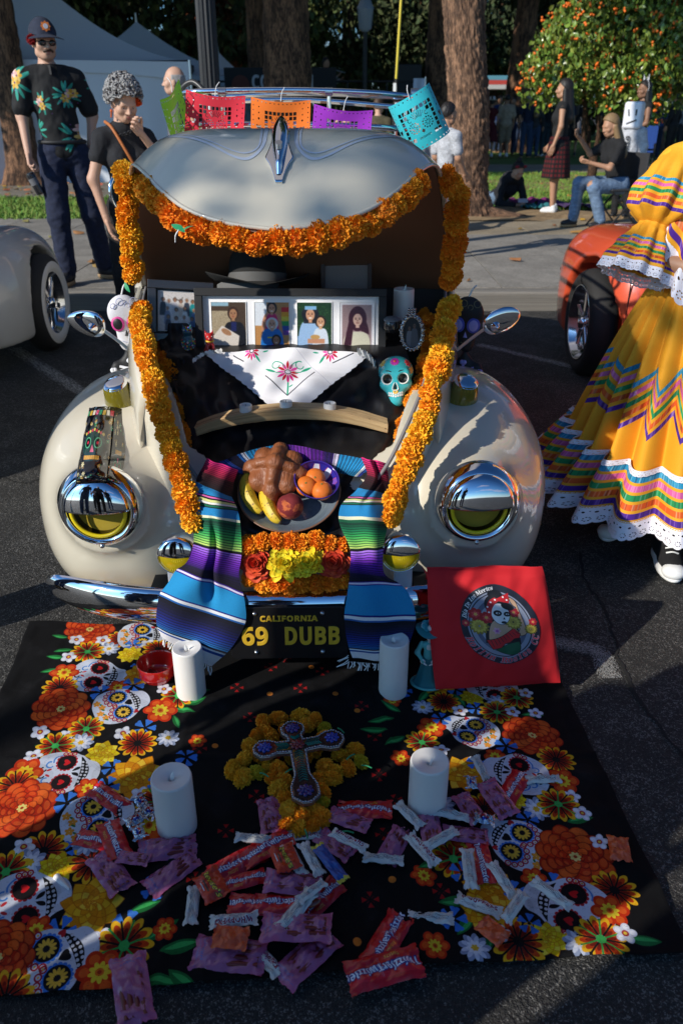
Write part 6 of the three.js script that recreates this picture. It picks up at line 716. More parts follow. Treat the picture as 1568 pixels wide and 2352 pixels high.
// red bag with round print
{
  const bag = thing('tote_bag', 'red cotton bag with round skull woman print leaning on the bumper', 'bag');
  const TL = at(981, 1311, 1.77), TR = at(1246, 1308, 1.765), BL = at(1000, 1584, 1.69), BR = at(1286, 1568, 1.7);
  const red = phys([0.5, 0.006, 0.012], 0.85, { sheen: 0.1, sheenRoughness: 0.6, sheenColor: C3(0.4, 0.03, 0.04) });
  const face3 = (u, v, o = 0) => { const p = TL.clone().lerp(TR, u).lerp(BL.clone().lerp(BR, u), v); const e = Math.pow(Math.sin(PI * u), 0.5); const b = 0.04 * e * Math.pow(Math.sin(PI * clamp(v, 0, 1)), 0.6) + 0.012 * N3(u * 4, v * 3, 4) * e + 0.006 * N3(u * 9 + v * 4, v * 6, 7) * e + 0.007 * Math.sin(u * 8 + v * 5) * (v < 0.35 ? 1 - v / 0.35 : 0) + 0.007 * Math.sin(u * 14 - v * 9 + 2) * Math.max(0, u - 0.6) * 2 * (1 - v); p.z += b + o; p.y += b * 0.3; p.x += (u < 0.5 ? 1 : -1) * -0.01 * (v * (1 - v)) * 2 * Math.abs(u * 2 - 1) + 0.012 * Math.abs(u * 2 - 1) * 0; if (v < 0.02) p.z -= 0.004; return p; };
  part(bag, 'front_panel', surf(60, 60, (u, v) => face3(u, v)), red);
  part(bag, 'back_panel', surf(20, 20, (u, v) => { const p = face3(u, v); p.z -= 0.012 + 0.045 * Math.sin(PI * u) * v; p.y += 0.002; return p; }), red);
  part(bag, 'top_fold', surf(40, 8, (u, v) => { const p = face3(u, 0); return p.add(V(0, -0.05 * v, -0.035 * v)); }), red);
  part(bag, 'corner_fold', surf(8, 8, (u, v) => TL.clone().add(V(-0.012 * u * (1 - v) + 0.012 * v, -0.002 - 0.05 * v, 0.006 - 0.03 * u))), red);
  const pr = tex(640, 768, (x, w, h) => {
    const cx = w / 2, cy = h / 2; const el = (rx, ry, c) => { x.fillStyle = c; x.beginPath(); x.ellipse(cx, cy, rx, ry, 0, 0, 7); x.fill(); };
    el(318, 382, '#1c2030'); el(262, 320, '#8f97ac'); el(250, 306, '#2a3040'); el(240, 296, '#8f97ac'); el(205, 255, '#59617a'); el(170, 215, '#98a0b4');
    const ring = (X, Y, n, r, rx, ry, c, ph = 0) => { x.fillStyle = c; for (let i = 0; i < n; i++) { x.save(); x.translate(X, Y); x.rotate(i / n * 2 * PI + ph); x.beginPath(); x.ellipse(r, 0, rx, ry, 0, 0, 7); x.fill(); x.restore(); } };
    const rose = (X, Y, s) => { ring(X, Y, 7, 22 * s, 20 * s, 15 * s, '#b01820'); ring(X, Y, 6, 13 * s, 11 * s, 8 * s, '#d8404a', 0.4); ring(X, Y, 5, 6 * s, 6 * s, 4 * s, '#e8b45a', 0.2); }, mum = (X, Y, s) => { ring(X, Y, 14, 40 * s, 14 * s, 9 * s, '#8a7a28'); ring(X, Y, 12, 28 * s, 13 * s, 8 * s, '#c8b44a', 0.2); ring(X, Y, 9, 15 * s, 10 * s, 7 * s, '#a8943a'); };
    x.fillStyle = '#14141c'; x.beginPath(); x.moveTo(190, 560); x.lineTo(470, 560); x.lineTo(450, 300); x.lineTo(200, 300); x.fill();
    // arm, torso, blouse, skirt
    x.fillStyle = '#c8a284'; x.strokeStyle = '#14141c'; x.lineWidth = 5; x.beginPath(); x.moveTo(415, 110); x.quadraticCurveTo(470, 120, 480, 190); x.lineTo(525, 420); x.quadraticCurveTo(520, 480, 440, 470); x.lineTo(470, 400); x.lineTo(462, 200); x.quadraticCurveTo(425, 180, 415, 110); x.fill(); x.stroke();
    x.beginPath(); x.moveTo(285, 330); x.quadraticCurveTo(220, 360, 215, 520); x.lineTo(330, 560); x.lineTo(460, 430); x.quadraticCurveTo(420, 370, 370, 370); x.fill(); x.stroke(); ring(285, 430, 6, 20, 14, 10, '#d8a0b4'); ring(285, 430, 5, 8, 7, 5, '#b050a8');
    x.fillStyle = '#0f5a3c'; x.beginPath(); x.moveTo(262, 620); x.quadraticCurveTo(350, 560, 455, 530); x.quadraticCurveTo(475, 600, 440, 655); x.quadraticCurveTo(350, 690, 262, 620); x.fill(); x.stroke();
    x.fillStyle = '#c81e28'; x.beginPath(); x.moveTo(195, 530); x.lineTo(240, 620); for (let i = 0; i < 6; i++) x.lineTo(268 + i * 38, 608 - i * 26 + (i % 2) * 16); x.lineTo(470, 450); x.lineTo(420, 400); x.quadraticCurveTo(330, 500, 195, 530); x.fill(); x.stroke(); for (let i = 0; i < 9; i++) { x.beginPath(); x.moveTo(225 + i * 26, 520 - i * 11); x.lineTo(250 + i * 26, 590 - i * 17); x.stroke(); }
    mum(150, 400, 1.5); rose(130, 290, 1.5); rose(215, 315, 1.4); mum(425, 340, 1.3); rose(440, 250, 1.1); mum(560, 400, 1.0); rose(585, 330, 0.9); rose(45, 380, 0.8);
    // head
    x.fillStyle = '#101018'; x.beginPath(); x.ellipse(300, 190, 92, 96, -0.2, 0, 7); x.fill(); x.beginPath(); x.ellipse(305, 90, 62, 42, 0, 0, 7); x.fill(); x.fillStyle = '#eef0f4'; x.beginPath(); x.ellipse(330, 268, 76, 102, -0.1, 0, 7); x.fill(); x.lineWidth = 4; x.stroke();
    x.fillStyle = '#c81e28'; x.beginPath(); x.moveTo(225, 300); x.quadraticCurveTo(200, 160, 300, 118); x.lineTo(340, 140); x.quadraticCurveTo(255, 190, 258, 300); x.fill(); x.beginPath(); x.moveTo(310, 128); x.lineTo(420, 70); x.lineTo(415, 165); x.lineTo(335, 150); x.fill(); x.fillStyle = '#fff'; for (const [a, b] of [[232, 210], [262, 165], [300, 138], [370, 110], [398, 135], [240, 260]]) { x.beginPath(); x.arc(a, b, 8, 0, 7); x.fill(); }
    x.fillStyle = '#101018'; x.beginPath(); x.ellipse(395, 195, 55, 32, 0.4, 0, 7); x.fill(); for (const [a, b, r] of [[308, 262, 34], [385, 270, 28]]) { x.fillStyle = '#181820'; x.beginPath(); x.ellipse(a, b, r, r * 0.85, 0, 0, 7); x.fill(); x.fillStyle = '#e8eaf0'; x.beginPath(); x.ellipse(a + 2, b, r * 0.5, r * 0.26, 0, 0, 7); x.fill(); x.fillStyle = '#181820'; x.beginPath(); x.arc(a + 4, b, r * 0.2, 0, 7); x.fill(); }
    x.fillStyle = '#181820'; x.beginPath(); x.moveTo(358, 300); x.lineTo(348, 322); x.lineTo(368, 322); x.fill(); x.beginPath(); x.ellipse(352, 350, 22, 12, 0, 0, 7); x.fill();
    // lettering on the rim
    const arcText = (s, a0, a1, rx, ry, size, c, out, flip) => { x.font = `italic bold ${size}px serif`; x.fillStyle = c; x.strokeStyle = out; x.lineWidth = 8; x.textAlign = 'center'; x.textBaseline = 'middle'; [...s].forEach((ch, i) => { const a = lerp(a0, a1, i / (s.length - 1)); x.save(); x.translate(cx + Math.cos(a) * rx, cy + Math.sin(a) * ry); x.rotate(a + (flip ? -PI / 2 : PI / 2)); x.lineJoin = 'round'; x.strokeText(ch, 0, 0); x.fillText(ch, 0, 0); x.restore(); }); };
    arcText('Día De Los Muertos', PI * 1.06, PI * 1.46, 286, 350, 48, '#f0f0f4', '#101018'); arcText('Rollin Rosies CC', PI * 0.86, PI * 0.1, 282, 340, 76, '#d8303a', '#8f97ac', true);
  });
  const uC = 0.555, vC = 0.43, ru = 0.315, rv = 0.33, Q = [];
  const dg = surf(48, 16, (a, r) => { const t = a * 2 * PI, du = Math.cos(t) * r, dv = Math.sin(t) * r; Q.push(0.5 + du * 0.497, 0.5 - dv * 0.497); return face3(uC + du * ru, vC + dv * rv + 0.03 * du, 0.0015); }); dg.setAttribute('uv', new THREE.Float32BufferAttribute(Q, 2)); part(bag, 'round_print', dg, mat([0.85, 0.85, 0.85], 0.6, { map: pr }));
}
// marigold cross
reseed(71);
{
  const bed = thing('marigold_bed', 'cross shaped bed of marigolds lying on the printed cloth', 'flowers', gp(680, 1760)), o = bed.position.clone();
  const spots = [[605, 1660], [640, 1650], [690, 1645], [725, 1655], [745, 1675], [592, 1690], [620, 1690], [740, 1700], [705, 1665], [655, 1680], [560, 1745], [535, 1770], [560, 1790], [590, 1775], [600, 1730], [575, 1715], [640, 1770], [615, 1760], [650, 1800], [625, 1790], [780, 1735], [815, 1725], [830, 1750], [800, 1765], [770, 1770], [745, 1760], [760, 1790], [735, 1790], [655, 1835], [640, 1815], [735, 1820], [740, 1845], [720, 1870], [700, 1880], [665, 1865], [660, 1895], [685, 1905], [715, 1900], [735, 1880], [690, 1850], [710, 1835], [675, 1740], [700, 1740], [655, 1720], [720, 1720]];
  const mums = [petalM([0.72, 0.55, 0.02])];
  spots.forEach(([X, Y], i) => { const p = gp(X, Y, 0.024).sub(o); flower(bed, p, i % 9 === 4 ? 0.02 : 0.0235 * rr(0.9, 1.15), i % 9 === 4 ? mums : GO, 0.75); });
  for (const [X, Y, a] of [[597, 1775, 0.6], [655, 1775, -0.5], [775, 1672, 0.9], [795, 1745, -0.7], [868, 1758, 0.4], [785, 1910, 0.2], [700, 1905, 1.3]]) part(bed, 'leaf_sprig', tube([V(0, 0, 0), V(Math.cos(a) * 0.012, 0.004, Math.sin(a) * 0.012), V(Math.cos(a) * 0.026, 0.002, Math.sin(a) * 0.026)], 0.0018, 8, 5), leafM, gp(Math.min(X, 830), Y, 0.046).sub(o));
  const cr = thing('mirrored_cross', 'mirrored cross with blue and red glass flowers on the marigold bed', 'cross', gp(683, 1720, 0.05)), c0 = cr.position.clone();
  const pt = (X, Y) => { const p = gp(X, Y, 0.05).sub(c0); return new THREE.Vector2(p.x, -p.z); };
  const arms = [[672, 1682, 0.027], [608, 1727, 0.026], [762, 1704, 0.028], [702, 1826, 0.03]].map(([X, Y, r]) => [pt(X, Y), r]), outline = (grow) => { const s = new THREE.Shape(); const ord = [0, 1, 3, 2], P0 = []; ord.forEach((k, q) => { const [e, r] = arms[k], d = e.clone().normalize(), n = new THREE.Vector2(-d.y, d.x), L = e.length(), w = 0.0185 + grow; for (const [l, y] of [[w * 1.05, -w], [L * 0.62, -w * 0.92], [L * 0.86, -r - grow], [L + r * 0.35, -r * 1.02 - grow], [L + r + grow, -r * 0.3], [L + r + grow, r * 0.3], [L + r * 0.35, r * 1.02 + grow], [L * 0.86, r + grow], [L * 0.62, w * 0.92], [w * 1.05, w]]) P0.push(d.clone().multiplyScalar(l).addScaledVector(n, y)); }); s.setFromPoints(P0); return [s, P0]; };
  const lay = (g) => g.rotateX(-PI / 2);
  part(cr, 'rim', lay(new THREE.ExtrudeGeometry(outline(0)[0], { depth: 0.008, bevelEnabled: true, bevelSize: 0.002, bevelThickness: 0.002, bevelSegments: 2 })), phys([0.35, 0.34, 0.34], 0.35, { metalness: 0.9 }));
  part(cr, 'face_glass', lay(new THREE.ExtrudeGeometry(outline(-0.005)[0], { depth: 0.0025, bevelEnabled: false })).translate(0, 0.0105, 0), phys([0.045, 0.028, 0.024], 0.12, { clearcoat: 1 }));
  const ol = outline(-0.001)[1].map((p) => V(p.x, 0.0115, -p.y)); const cc = new THREE.CatmullRomCurve3(ol, true, 'catmullrom', 0.2), bd = sph(0.0022, 0, 0, 0, 8, 6).scale(1.5, 1, 0.9), bm = phys([0.55, 0.55, 0.57], 0.2, { metalness: 1 });
  for (let i = 0; i < 150; i++) { const p = cc.getPointAt(i / 150), t = cc.getTangentAt(i / 150); part(cr, 'bead', bd, bm, p, [0, Math.atan2(-t.z, t.x) + (i % 2 ? 0.7 : -0.7), 0]); }
  const gem = (p, r, c) => { const g = new THREE.Group(); g.name = 'glass_flower'; g.position.set(p.x, 0.013, -p.y); cr.add(g); const m = phys(c, 0.06, { clearcoat: 1 }); for (let i = 0; i < 8; i++) part(g, 'petal', sph(r * 0.36, 0, 0, 0, 10, 8).scale(1.15, 0.5, 0.8), m, [Math.cos(i * PI / 4) * r * 0.66, 0.002, Math.sin(i * PI / 4) * r * 0.66], [0, -i * PI / 4, 0]); for (let i = 0; i < 5; i++) part(g, 'petal', sph(r * 0.26, 0, 0, 0, 10, 8).scale(1.1, 0.6, 0.8), m, [Math.cos(i * 1.257) * r * 0.3, 0.005, Math.sin(i * 1.257) * r * 0.3], [0, -i * 1.257, 0]); };
  gem(arms[0][0], 0.017, [0.03, 0.012, 0.16]); gem(arms[1][0], 0.017, [0.012, 0.03, 0.3]); gem(arms[2][0], 0.017, [0.012, 0.03, 0.32]); gem(arms[3][0], 0.018, [0.03, 0.012, 0.15]); gem(new THREE.Vector2(0, 0), 0.017, [0.2, 0.004, 0.008]);
  const teal = phys([0.0, 0.17, 0.14], 0.2, { metalness: 0.5 }); arms.forEach(([e], k) => { const d = e.clone().normalize(), n = new THREE.Vector2(-d.y, d.x), L = e.length() - 0.036; for (let i = 0; i < (k === 3 ? 13 : 7); i++) { const l = 0.02 + i / (k === 3 ? 13 : 7) * (L - 0.014); for (const s of [-1, 1]) { const a = d.clone().multiplyScalar(l), b = d.clone().multiplyScalar(l + 0.007).addScaledVector(n, s * 0.0105); part(cr, 'glass_leaf', bar(V(a.x, 0.0135, -a.y), V(b.x, 0.0135, -b.y), 0.0013, 5), teal); } } });
}
// wrapped sweets
reseed(81);
{
  const crumple = (u, v, k) => N3(u * 2.6 + k, v * 5, k * 3.1) + 0.6 * (Math.abs(N3(u * 6 + v * 5, v * 9 - u * 4 + k, k)) * 2 - 0.5);
  function wrapper(L, W, T, k, flare = 0.06) {
    const one = (sg) => surf(14, 26, (u, v) => { const e = sstep(v, 0.02, 0.2) * sstep(1 - v, 0.02, 0.2), s = Math.pow(Math.max(0, Math.sin(PI * u)), 0.6), ends = 1 - e, w = W * (0.92 + flare * 2 * ends - (v > 0.1 && v < 0.2 || v > 0.8 && v < 0.9 ? flare : 0)); const cr = crumple(u, v, k) * 0.0042 * (0.5 + s); return V((v - 0.5) * L + 0.004 * N3(u * 9, k, v), T * 0.5 + sg * T * 0.5 * s * e * (sg > 0 ? 1 : 0.95) + cr + (sg < 0 ? -0.0003 : 0) + 0.004 * ends * N3(v * 3, k * 7, u * 4), (u - 0.5) * w * (v < 0.02 || v > 0.98 ? 1 + 0.02 * Math.sin(u * 60) : 1)); });
    return [one(1), one(-1)].map((g) => { const q = g.attributes.uv; for (let i = 0; i < q.count; i++) q.setXY(i, q.getY(i), 1 - q.getX(i)); return g; });
  }
  const label = (w, h, bg, fn) => tex(w, h, (x) => { x.fillStyle = bg; x.fillRect(0, 0, w, h); x.save(); x.translate(0, h); x.scale(1, -1); x.translate(0, h); x.scale(1, -1); fn(x, w, h); x.restore(); });
  const write = (x, s, X, Y, size, c, rot = 0, font = 'italic bold', out) => { x.save(); x.translate(X, Y); x.rotate(rot); x.font = `${font} ${size}px sans-serif`; x.textAlign = 'center'; x.textBaseline = 'middle'; if (out) { x.strokeStyle = out; x.lineWidth = size * 0.16; x.lineJoin = 'round'; x.strokeText(s, 0, 0); } x.fillStyle = c; x.fillText(s, 0, 0); x.restore(); };
  const redT = label(512, 192, '#c80e1a', (x, w, h) => { x.fillStyle = '#e0202c'; x.fillRect(0, h * 0.2, w, h * 0.16); write(x, 'Twizzlers', w * 0.3, h * 0.5, 66, '#eef2fa', -0.03, 'bold', '#2c3a8a'); write(x, 'TWISTS', w * 0.36, h * 0.8, 30, '#d8a83a'); write(x, 'Twizzlers', w * 0.8, h * 0.5, 66, '#eef2fa', -0.03, 'bold', '#2c3a8a'); x.fillStyle = '#d89aa0'; x.fillRect(w * 0.54, h * 0.24, 3, h * 0.6); x.fillRect(w * 0.56, h * 0.24, 2, h * 0.6); });
  const pinkT = label(512, 192, '#c88ab0', (x, w, h) => { x.fillStyle = 'rgba(240,220,240,.5)'; for (let i = 0; i < 40; i++) x.fillRect(R() * w, R() * h, 4 + R() * 30, 2); write(x, 'Twizzlers', w * 0.14, h * 0.4, 30, '#7a90d8', PI / 2); x.fillStyle = '#8a90d0'; x.fillRect(w * 0.06, 20, 4, h - 40); });
  const whiteT = label(512, 160, '#dcdad4', (x, w, h) => { write(x, 'WHOPPERS', w * 0.5, h * 0.34, 78, '#b01a24', 0, 'bold', '#f4f2ee'); x.strokeStyle = '#2a2a6a'; x.lineWidth = 3; x.font = 'bold 78px sans-serif'; x.textAlign = 'center'; x.textBaseline = 'middle'; x.strokeText('WHOPPERS', w * 0.5, h * 0.34); x.fillStyle = '#4a4a50'; for (let i = 0; i < 24; i++) { x.fillRect(60 + i * 17, h * 0.72, 10 + R() * 5, 4); x.fillRect(60 + i * 17, h * 0.82, 8 + R() * 6, 4); } });
  const whiteBackT = label(512, 160, '#dcdad4', (x, w, h) => { x.strokeStyle = '#3a3a40'; x.lineWidth = 3; x.strokeRect(70, h * 0.34, w - 140, h * 0.34); x.fillStyle = '#44444a'; for (let r = 0; r < 3; r++) for (let i = 0; i < 22; i++) x.fillRect(84 + i * 16, h * (0.4 + r * 0.09), 8 + R() * 7, 5); x.fillRect(0, h * 0.04, w, 3); });
  const orangeT = label(256, 224, '#d83a08', (x, w, h) => { write(x, "Reese's", w * 0.5, h * 0.46, 62, '#e8cc28', -0.12, 'italic bold', '#4a2408'); x.fillStyle = '#4a2a10'; x.fillRect(w * 0.3, h * 0.68, w * 0.4, 14); x.fillStyle = '#d8e0e8'; x.fillRect(w * 0.3, h * 0.82, w * 0.3, 9); });
  const blueT = label(512, 150, '#1c4a9c', (x, w, h) => { x.fillStyle = '#d8c838'; x.fillRect(0, 0, 34, h); x.fillRect(w - 34, 0, 34, h); });
  const foilT = label(128, 96, '#c8ccd4', (x, w, h) => { x.fillStyle = '#c0202a'; x.fillRect(w * 0.3, h * 0.3, w * 0.4, h * 0.25); x.fillStyle = '#2a4ab0'; x.fillRect(w * 0.36, h * 0.55, w * 0.3, h * 0.2); write(x, '3', w * 0.5, h * 0.45, 40, '#f0f0f0'); });
  const film = (t, r = 0.28, o = {}) => phys([0.9, 0.9, 0.9], r, { map: t, clearcoat: 0.3, clearcoatRoughness: 0.1, ...o });
  const K = {
    red: { L: 0.105, W: 0.05, T: 0.014, m: film(redT), b: film(pinkT) }, pink: { L: 0.096, W: 0.05, T: 0.014, m: phys([0.98, 0.68, 0.86], 0.16, { transparent: true, opacity: 0.62, clearcoat: 1, clearcoatRoughness: 0.1, map: pinkT }), b: film(redT) },
    white: { L: 0.083, W: 0.025, T: 0.012, m: film(whiteT, 0.55, { clearcoat: 0.15 }), b: film(whiteBackT, 0.55, { clearcoat: 0.15 }) }, back: { L: 0.083, W: 0.025, T: 0.012, m: film(whiteBackT, 0.55, { clearcoat: 0.15 }), b: film(whiteT, 0.55) },
    orange: { L: 0.058, W: 0.046, T: 0.012, m: film(orangeT, 0.3), b: film(orangeT, 0.3) }, plain: { L: 0.055, W: 0.042, T: 0.012, m: phys([0.7, 0.09, 0.01], 0.3, { clearcoat: 0.6 }), b: phys([0.7, 0.09, 0.01], 0.3) },
    blue: { L: 0.095, W: 0.026, T: 0.009, m: film(blueT, 0.4), b: film(blueT, 0.4) }, foil: { L: 0.04, W: 0.028, T: 0.012, m: phys([0.8, 0.8, 0.84], 0.18, { metalness: 0.85, map: foilT }), b: phys([0.75, 0.75, 0.78], 0.2, { metalness: 0.9 }) },
  };
  const variants = {}; for (const k in K) variants[k] = [1, 2, 3].map((i) => wrapper(K[k].L, K[k].W, K[k].T, i * 3.7 + k.length, k === 'foil' ? 0.25 : k === 'white' || k === 'back' ? 0.12 : 0.04));
  const stick = mg([-1.5, -0.5, 0.5, 1.5].map((i) => tube([V(-0.03, 0.006, i * 0.0078), V(0, 0.0075, i * 0.008), V(0.034, 0.006, i * 0.0078)], 0.0041, 16, 7))), stickM = phys([0.16, 0.012, 0.012], 0.3);
  const kindName = { red: ['sweet_packet', 'sweet'], pink: ['sweet_packet', 'sweet'], white: ['sweet_roll', 'sweet'], back: ['sweet_roll', 'sweet'], orange: ['sweet_packet', 'sweet'], plain: ['sweet_packet', 'sweet'], blue: ['sweet_bar', 'sweet'], foil: ['foil_sweet', 'sweet'] };
  const height = {};
  const sweets = [
    ['red', 250, 1838, 32, 1, 'red sweet packet just left of the near left candle top'], ['red', 222, 1935, 12, 0.9, 'leftmost red sweet packet below the printed skull'], ['red', 262, 1932, 70, 1.05, 'red sweet packet crossing the leftmost red one'],
    ['red', 545, 1988, -27, 1.1, 'left half of the glossy red double packet below the cross'], ['red', 612, 1953, -27, 1.1, 'right half of the glossy red double packet below the cross'], ['red', 560, 2027, -14, 0.85, 'dark red packet with round white badge under the double packet'],
    ['red', 588, 2084, 182, 1, 'upside down dark red packet left in the lower middle heap'], ['red', 648, 2080, 180, 1, 'upside down dark red packet right in the lower middle heap'], ['red', 735, 2072, -42, 1, 'red packet slanting at the right of the middle heap'], ['red', 838, 1866, 183, 1.15, 'upside down red packet right of the cross foot'],
    ['red', 1178, 1812, -58, 1, 'red packet lying over the right heart eyed skull'], ['red', 1105, 1985, 76, 0.95, 'red packet standing on end right of the roll pair'], ['red', 890, 2162, -60, 1.15, 'torn red packet near the bottom edge, upper one'], ['red', 882, 2232, 166, 1.3, 'long red packet nearest the bottom edge of the cloth'],
    ['pink', 385, 1955, -8, 1.25, 'pink see-through packet directly below the near left candle'], ['pink', 396, 2012, -36, 1.2, 'slanting pink packet below the one under the candle'], ['pink', 255, 2010, 55, 1.2, 'pink packet beside the yellow printed flower at left'], ['pink', 308, 1975, 8, 0.7, 'small pink packet end between red packets and candle'],
    ['pink', 622, 1878, 82, 1.1, 'pink packet tucked under the left of the cross foot'], ['pink', 770, 1945, 35, 0.95, 'pink packet behind the blue bar'], ['pink', 905, 1945, -60, 1, 'pink packet lying across a white roll right of centre'], ['pink', 987, 1905, 80, 1, 'pink packet below the right candle'],
    ['pink', 1068, 1922, 4, 1, 'pink packet beside the flower eyed skull at right'], ['pink', 1078, 1862, 55, 0.95, 'pink packet left of the foil sweet at right'], ['pink', 1140, 1838, 52, 1.1, 'pink packet under the red one on the right skull'], ['pink', 672, 2034, 4, 1.15, 'pink packet resting on top of the middle heap'],
    ['pink', 682, 2138, 2, 1.35, 'large pink packet at the bottom of the middle heap'], ['pink', 705, 2205, -42, 1.3, 'pink packet slanting at the lower right of the heap'], ['pink', 528, 2200, 6, 1.4, 'large pink packet at the lower left of the heap'], ['pink', 305, 2278, 82, 1.35, 'pink packet hanging over the near hem at left'], ['pink', 800, 1888, 20, 1, 'pink packet under the upside down red one by the cross foot'],
    ['back', 585, 1930, 2, 1, 'white sweet roll left of the cross tip'], ['white', 690, 1924, 174, 1.1, 'white sweet roll directly below the cross tip'], ['back', 676, 1977, 62, 1, 'left one of two parallel white rolls below the cross'], ['back', 714, 1976, 60, 1, 'right one of two parallel white rolls below the cross'],
    ['white', 800, 1935, 28, 1, 'white roll partly under the pink packet near the blue bar'], ['back', 940, 1876, 45, 1, 'white roll touching the left foot of the right candle'], ['back', 1032, 1874, 10, 1, 'white roll at the right foot of the right candle'], ['white', 968, 1955, 48, 1.1, 'white roll with large red letters right of centre'],
    ['back', 1011, 1930, -28, 1, 'white roll between two pink packets below right candle'], ['back', 880, 1977, 6, 1, 'white roll lying under the crossing pink packet'], ['back', 1076, 1998, 82, 1.1, 'upright white roll at the left of the right cluster'], ['white', 1098, 2085, 22, 1.1, 'white roll below the upright one on yellow print'],
    ['back', 1152, 2024, 55, 1, 'white roll slanting above the right yellow print'], ['back', 1180, 2086, -56, 0.95, 'white roll pointing up right beside the orange packet'], ['back', 988, 2112, 4, 1.05, 'single white roll on bare black cloth at right centre'], ['white', 538, 2118, 176, 1.1, 'white roll with red letters left in the lower heap'],
    ['back', 443, 2083, 96, 1.05, 'upright white roll at the far left of the heap'], ['back', 682, 2094, -50, 1.2, 'white roll lying across the dark red packets'], ['white', 606, 2203, 48, 1.1, 'white roll between the two lowest pink packets'], ['back', 1265, 2056, 34, 1, 'white roll on the large near right skull'], ['back', 1103, 1768, 62, 0.95, 'white roll beside the yellow printed flower below the bag'], ['back', 1245, 1794, -3, 1, 'white roll on the right heart eyed skull brow'], ['back', 715, 2050, -38, 0.8, 'short white roll end under the top pink packet'],
    ['orange', 487, 2038, 62, 1.2, 'orange packet with yellow letters left of the red double packet'], ['orange', 655, 1975, 68, 1.15, 'orange packet between the red double packet and white rolls'], ['plain', 1420, 1953, 80, 1.1, 'plain orange packet alone on black cloth at far right'], ['plain', 1130, 2142, 40, 1, 'plain orange packet on the right yellow print'], ['plain', 530, 2158, 5, 1.15, 'plain orange packet under the lower white roll'],
    ['blue', 758, 1984, 52, 1.05, 'blue bar with yellow ends right of the cross foot'],
    ['foil', 325, 1846, 60, 1, 'red and silver foil sweet near the left candle'], ['foil', 345, 1868, 20, 1, 'brown and silver foil sweet touching the left candle'], ['foil', 312, 1886, -30, 1.1, 'blue and silver foil sweet left of the candle foot'], ['foil', 320, 1915, 70, 0.9, 'crumpled silver foil below the left candle sweets'], ['foil', 1082, 1800, 80, 0.9, 'silver foil sweet on the right yellow flower'], ['foil', 1112, 1886, 12, 1.1, 'green and silver foil sweet between right pink packets'],
  ];
  for (const [k, X, Y, deg, s, text] of sweets) {
    const [nm, cat] = kindName[k], p = gp(X, Y), key = Math.round(p.x / 0.045) + '_' + Math.round(p.z / 0.045); let lift = 0.013; for (let a = -1; a <= 1; a++) for (let b = -1; b <= 1; b++) lift = Math.max(lift, height[(Math.round(p.x / 0.045) + a) + '_' + (Math.round(p.z / 0.045) + b)] ?? 0); height[key] = lift + 0.0075 * s; p.copy(gp(X, Y, lift));
    const o = thing(nm, text, cat, p); const a = deg * PI / 180, q = gp(X + Math.cos(a) * 10, Y + Math.sin(a) * 10, lift).sub(p); o.rotation.set(rr(-0.1, 0.1), Math.atan2(-q.z, q.x), rr(-0.06, 0.06), 'YXZ'); o.scale.setScalar(s * 1.02);
    const [t, b] = variants[k][Math.floor(R() * 3)]; part(o, 'film_top', t, K[k].m); part(o, 'film_bottom', b, K[k].b); if (k === 'pink') part(o, 'liquorice', stick, stickM, [0.006, 0.0015, 0]);
  }
  const lp = thing('lollipop', 'brown lollipop with white stick in the middle of the sweets', 'lollipop', gp(702, 2066, 0.035)); part(lp, 'head', sph(0.019, 0, 0, 0, 24, 16).scale(1.6, 0.5, 1), phys([0.25, 0.05, 0.02], 0.2, { clearcoat: 1 })); part(lp, 'stick', bar(V(0.004, 0, 0.01), V(0.009, -0.008, 0.075), 0.0022), M.white);
  const tn = thing('paper_scrap', 'torn white paper scrap on the leftmost printed skull', 'paper', gp(145, 2028, 0.014)); part(tn, 'paper', surf(6, 8, (u, v) => V((u - 0.5) * 0.016 * (1 - v * 0.7), 0.006 * Math.sin(u * 3), (v - 0.5) * 0.05)), mat([0.8, 0.78, 0.78], 0.7), null, [0, 0.9, 0.2]);
}
// ---------- people ----------
reseed(91);
function mirrorX(g) { const h = g.clone().scale(-1, 1, 1), ix = h.index.array; for (let i = 0; i < ix.length; i += 3) { const t = ix[i]; ix[i] = ix[i + 1]; ix[i + 1] = t; } return h; }
// a hand hanging from the wrist (fingers along -y, thumb to +x, palm to +z), curl in radians per joint
function handGeo(curl, cell = 0.0042) {
  const pr = [['c', [-0.02, -0.02, 0], [-0.026, -0.082, 0], 0.014, 0.012], ['c', [0, -0.02, 0], [0, -0.088, 0], 0.015, 0.012], ['c', [0.02, -0.02, 0], [0.024, -0.084, 0], 0.015, 0.012], ['c', [0, 0.02, 0], [0, -0.02, 0], 0.024, 0.022]];
  [[-0.03, -0.082, 0.052, 0.0075], [-0.01, -0.09, 0.066, 0.0085], [0.01, -0.092, 0.07, 0.0085], [0.029, -0.086, 0.062, 0.0085]].forEach(([x, y, L, r], i) => { let a = curl * 0.6, p = [x, y, 0]; for (const [k, f] of [[0.44, 1], [0.32, 0.92], [0.24, 0.82]]) { const q = [p[0] + (i - 1.5) * 0.0016, p[1] - Math.cos(a) * L * k, p[2] + Math.sin(a) * L * k]; pr.push(['c', p, q, r * f, r * f * 0.92]); p = q; a += curl; } });
  pr.push(['c', [0.02, -0.025, 0.004], [0.045, -0.058, 0.018], 0.013, 0.01], ['c', [0.045, -0.058, 0.018], [0.05, -0.088, 0.026 + 0.012 * curl], 0.0098, 0.0078]);
  return blob(pr, cell, 0.007);
}
const HANDS = { relaxed: handGeo(0.35), grip: handGeo(0.95), fist: handGeo(1.25) }; for (const k of Object.keys(HANDS)) HANDS[k + 'M'] = mirrorX(HANDS[k]);
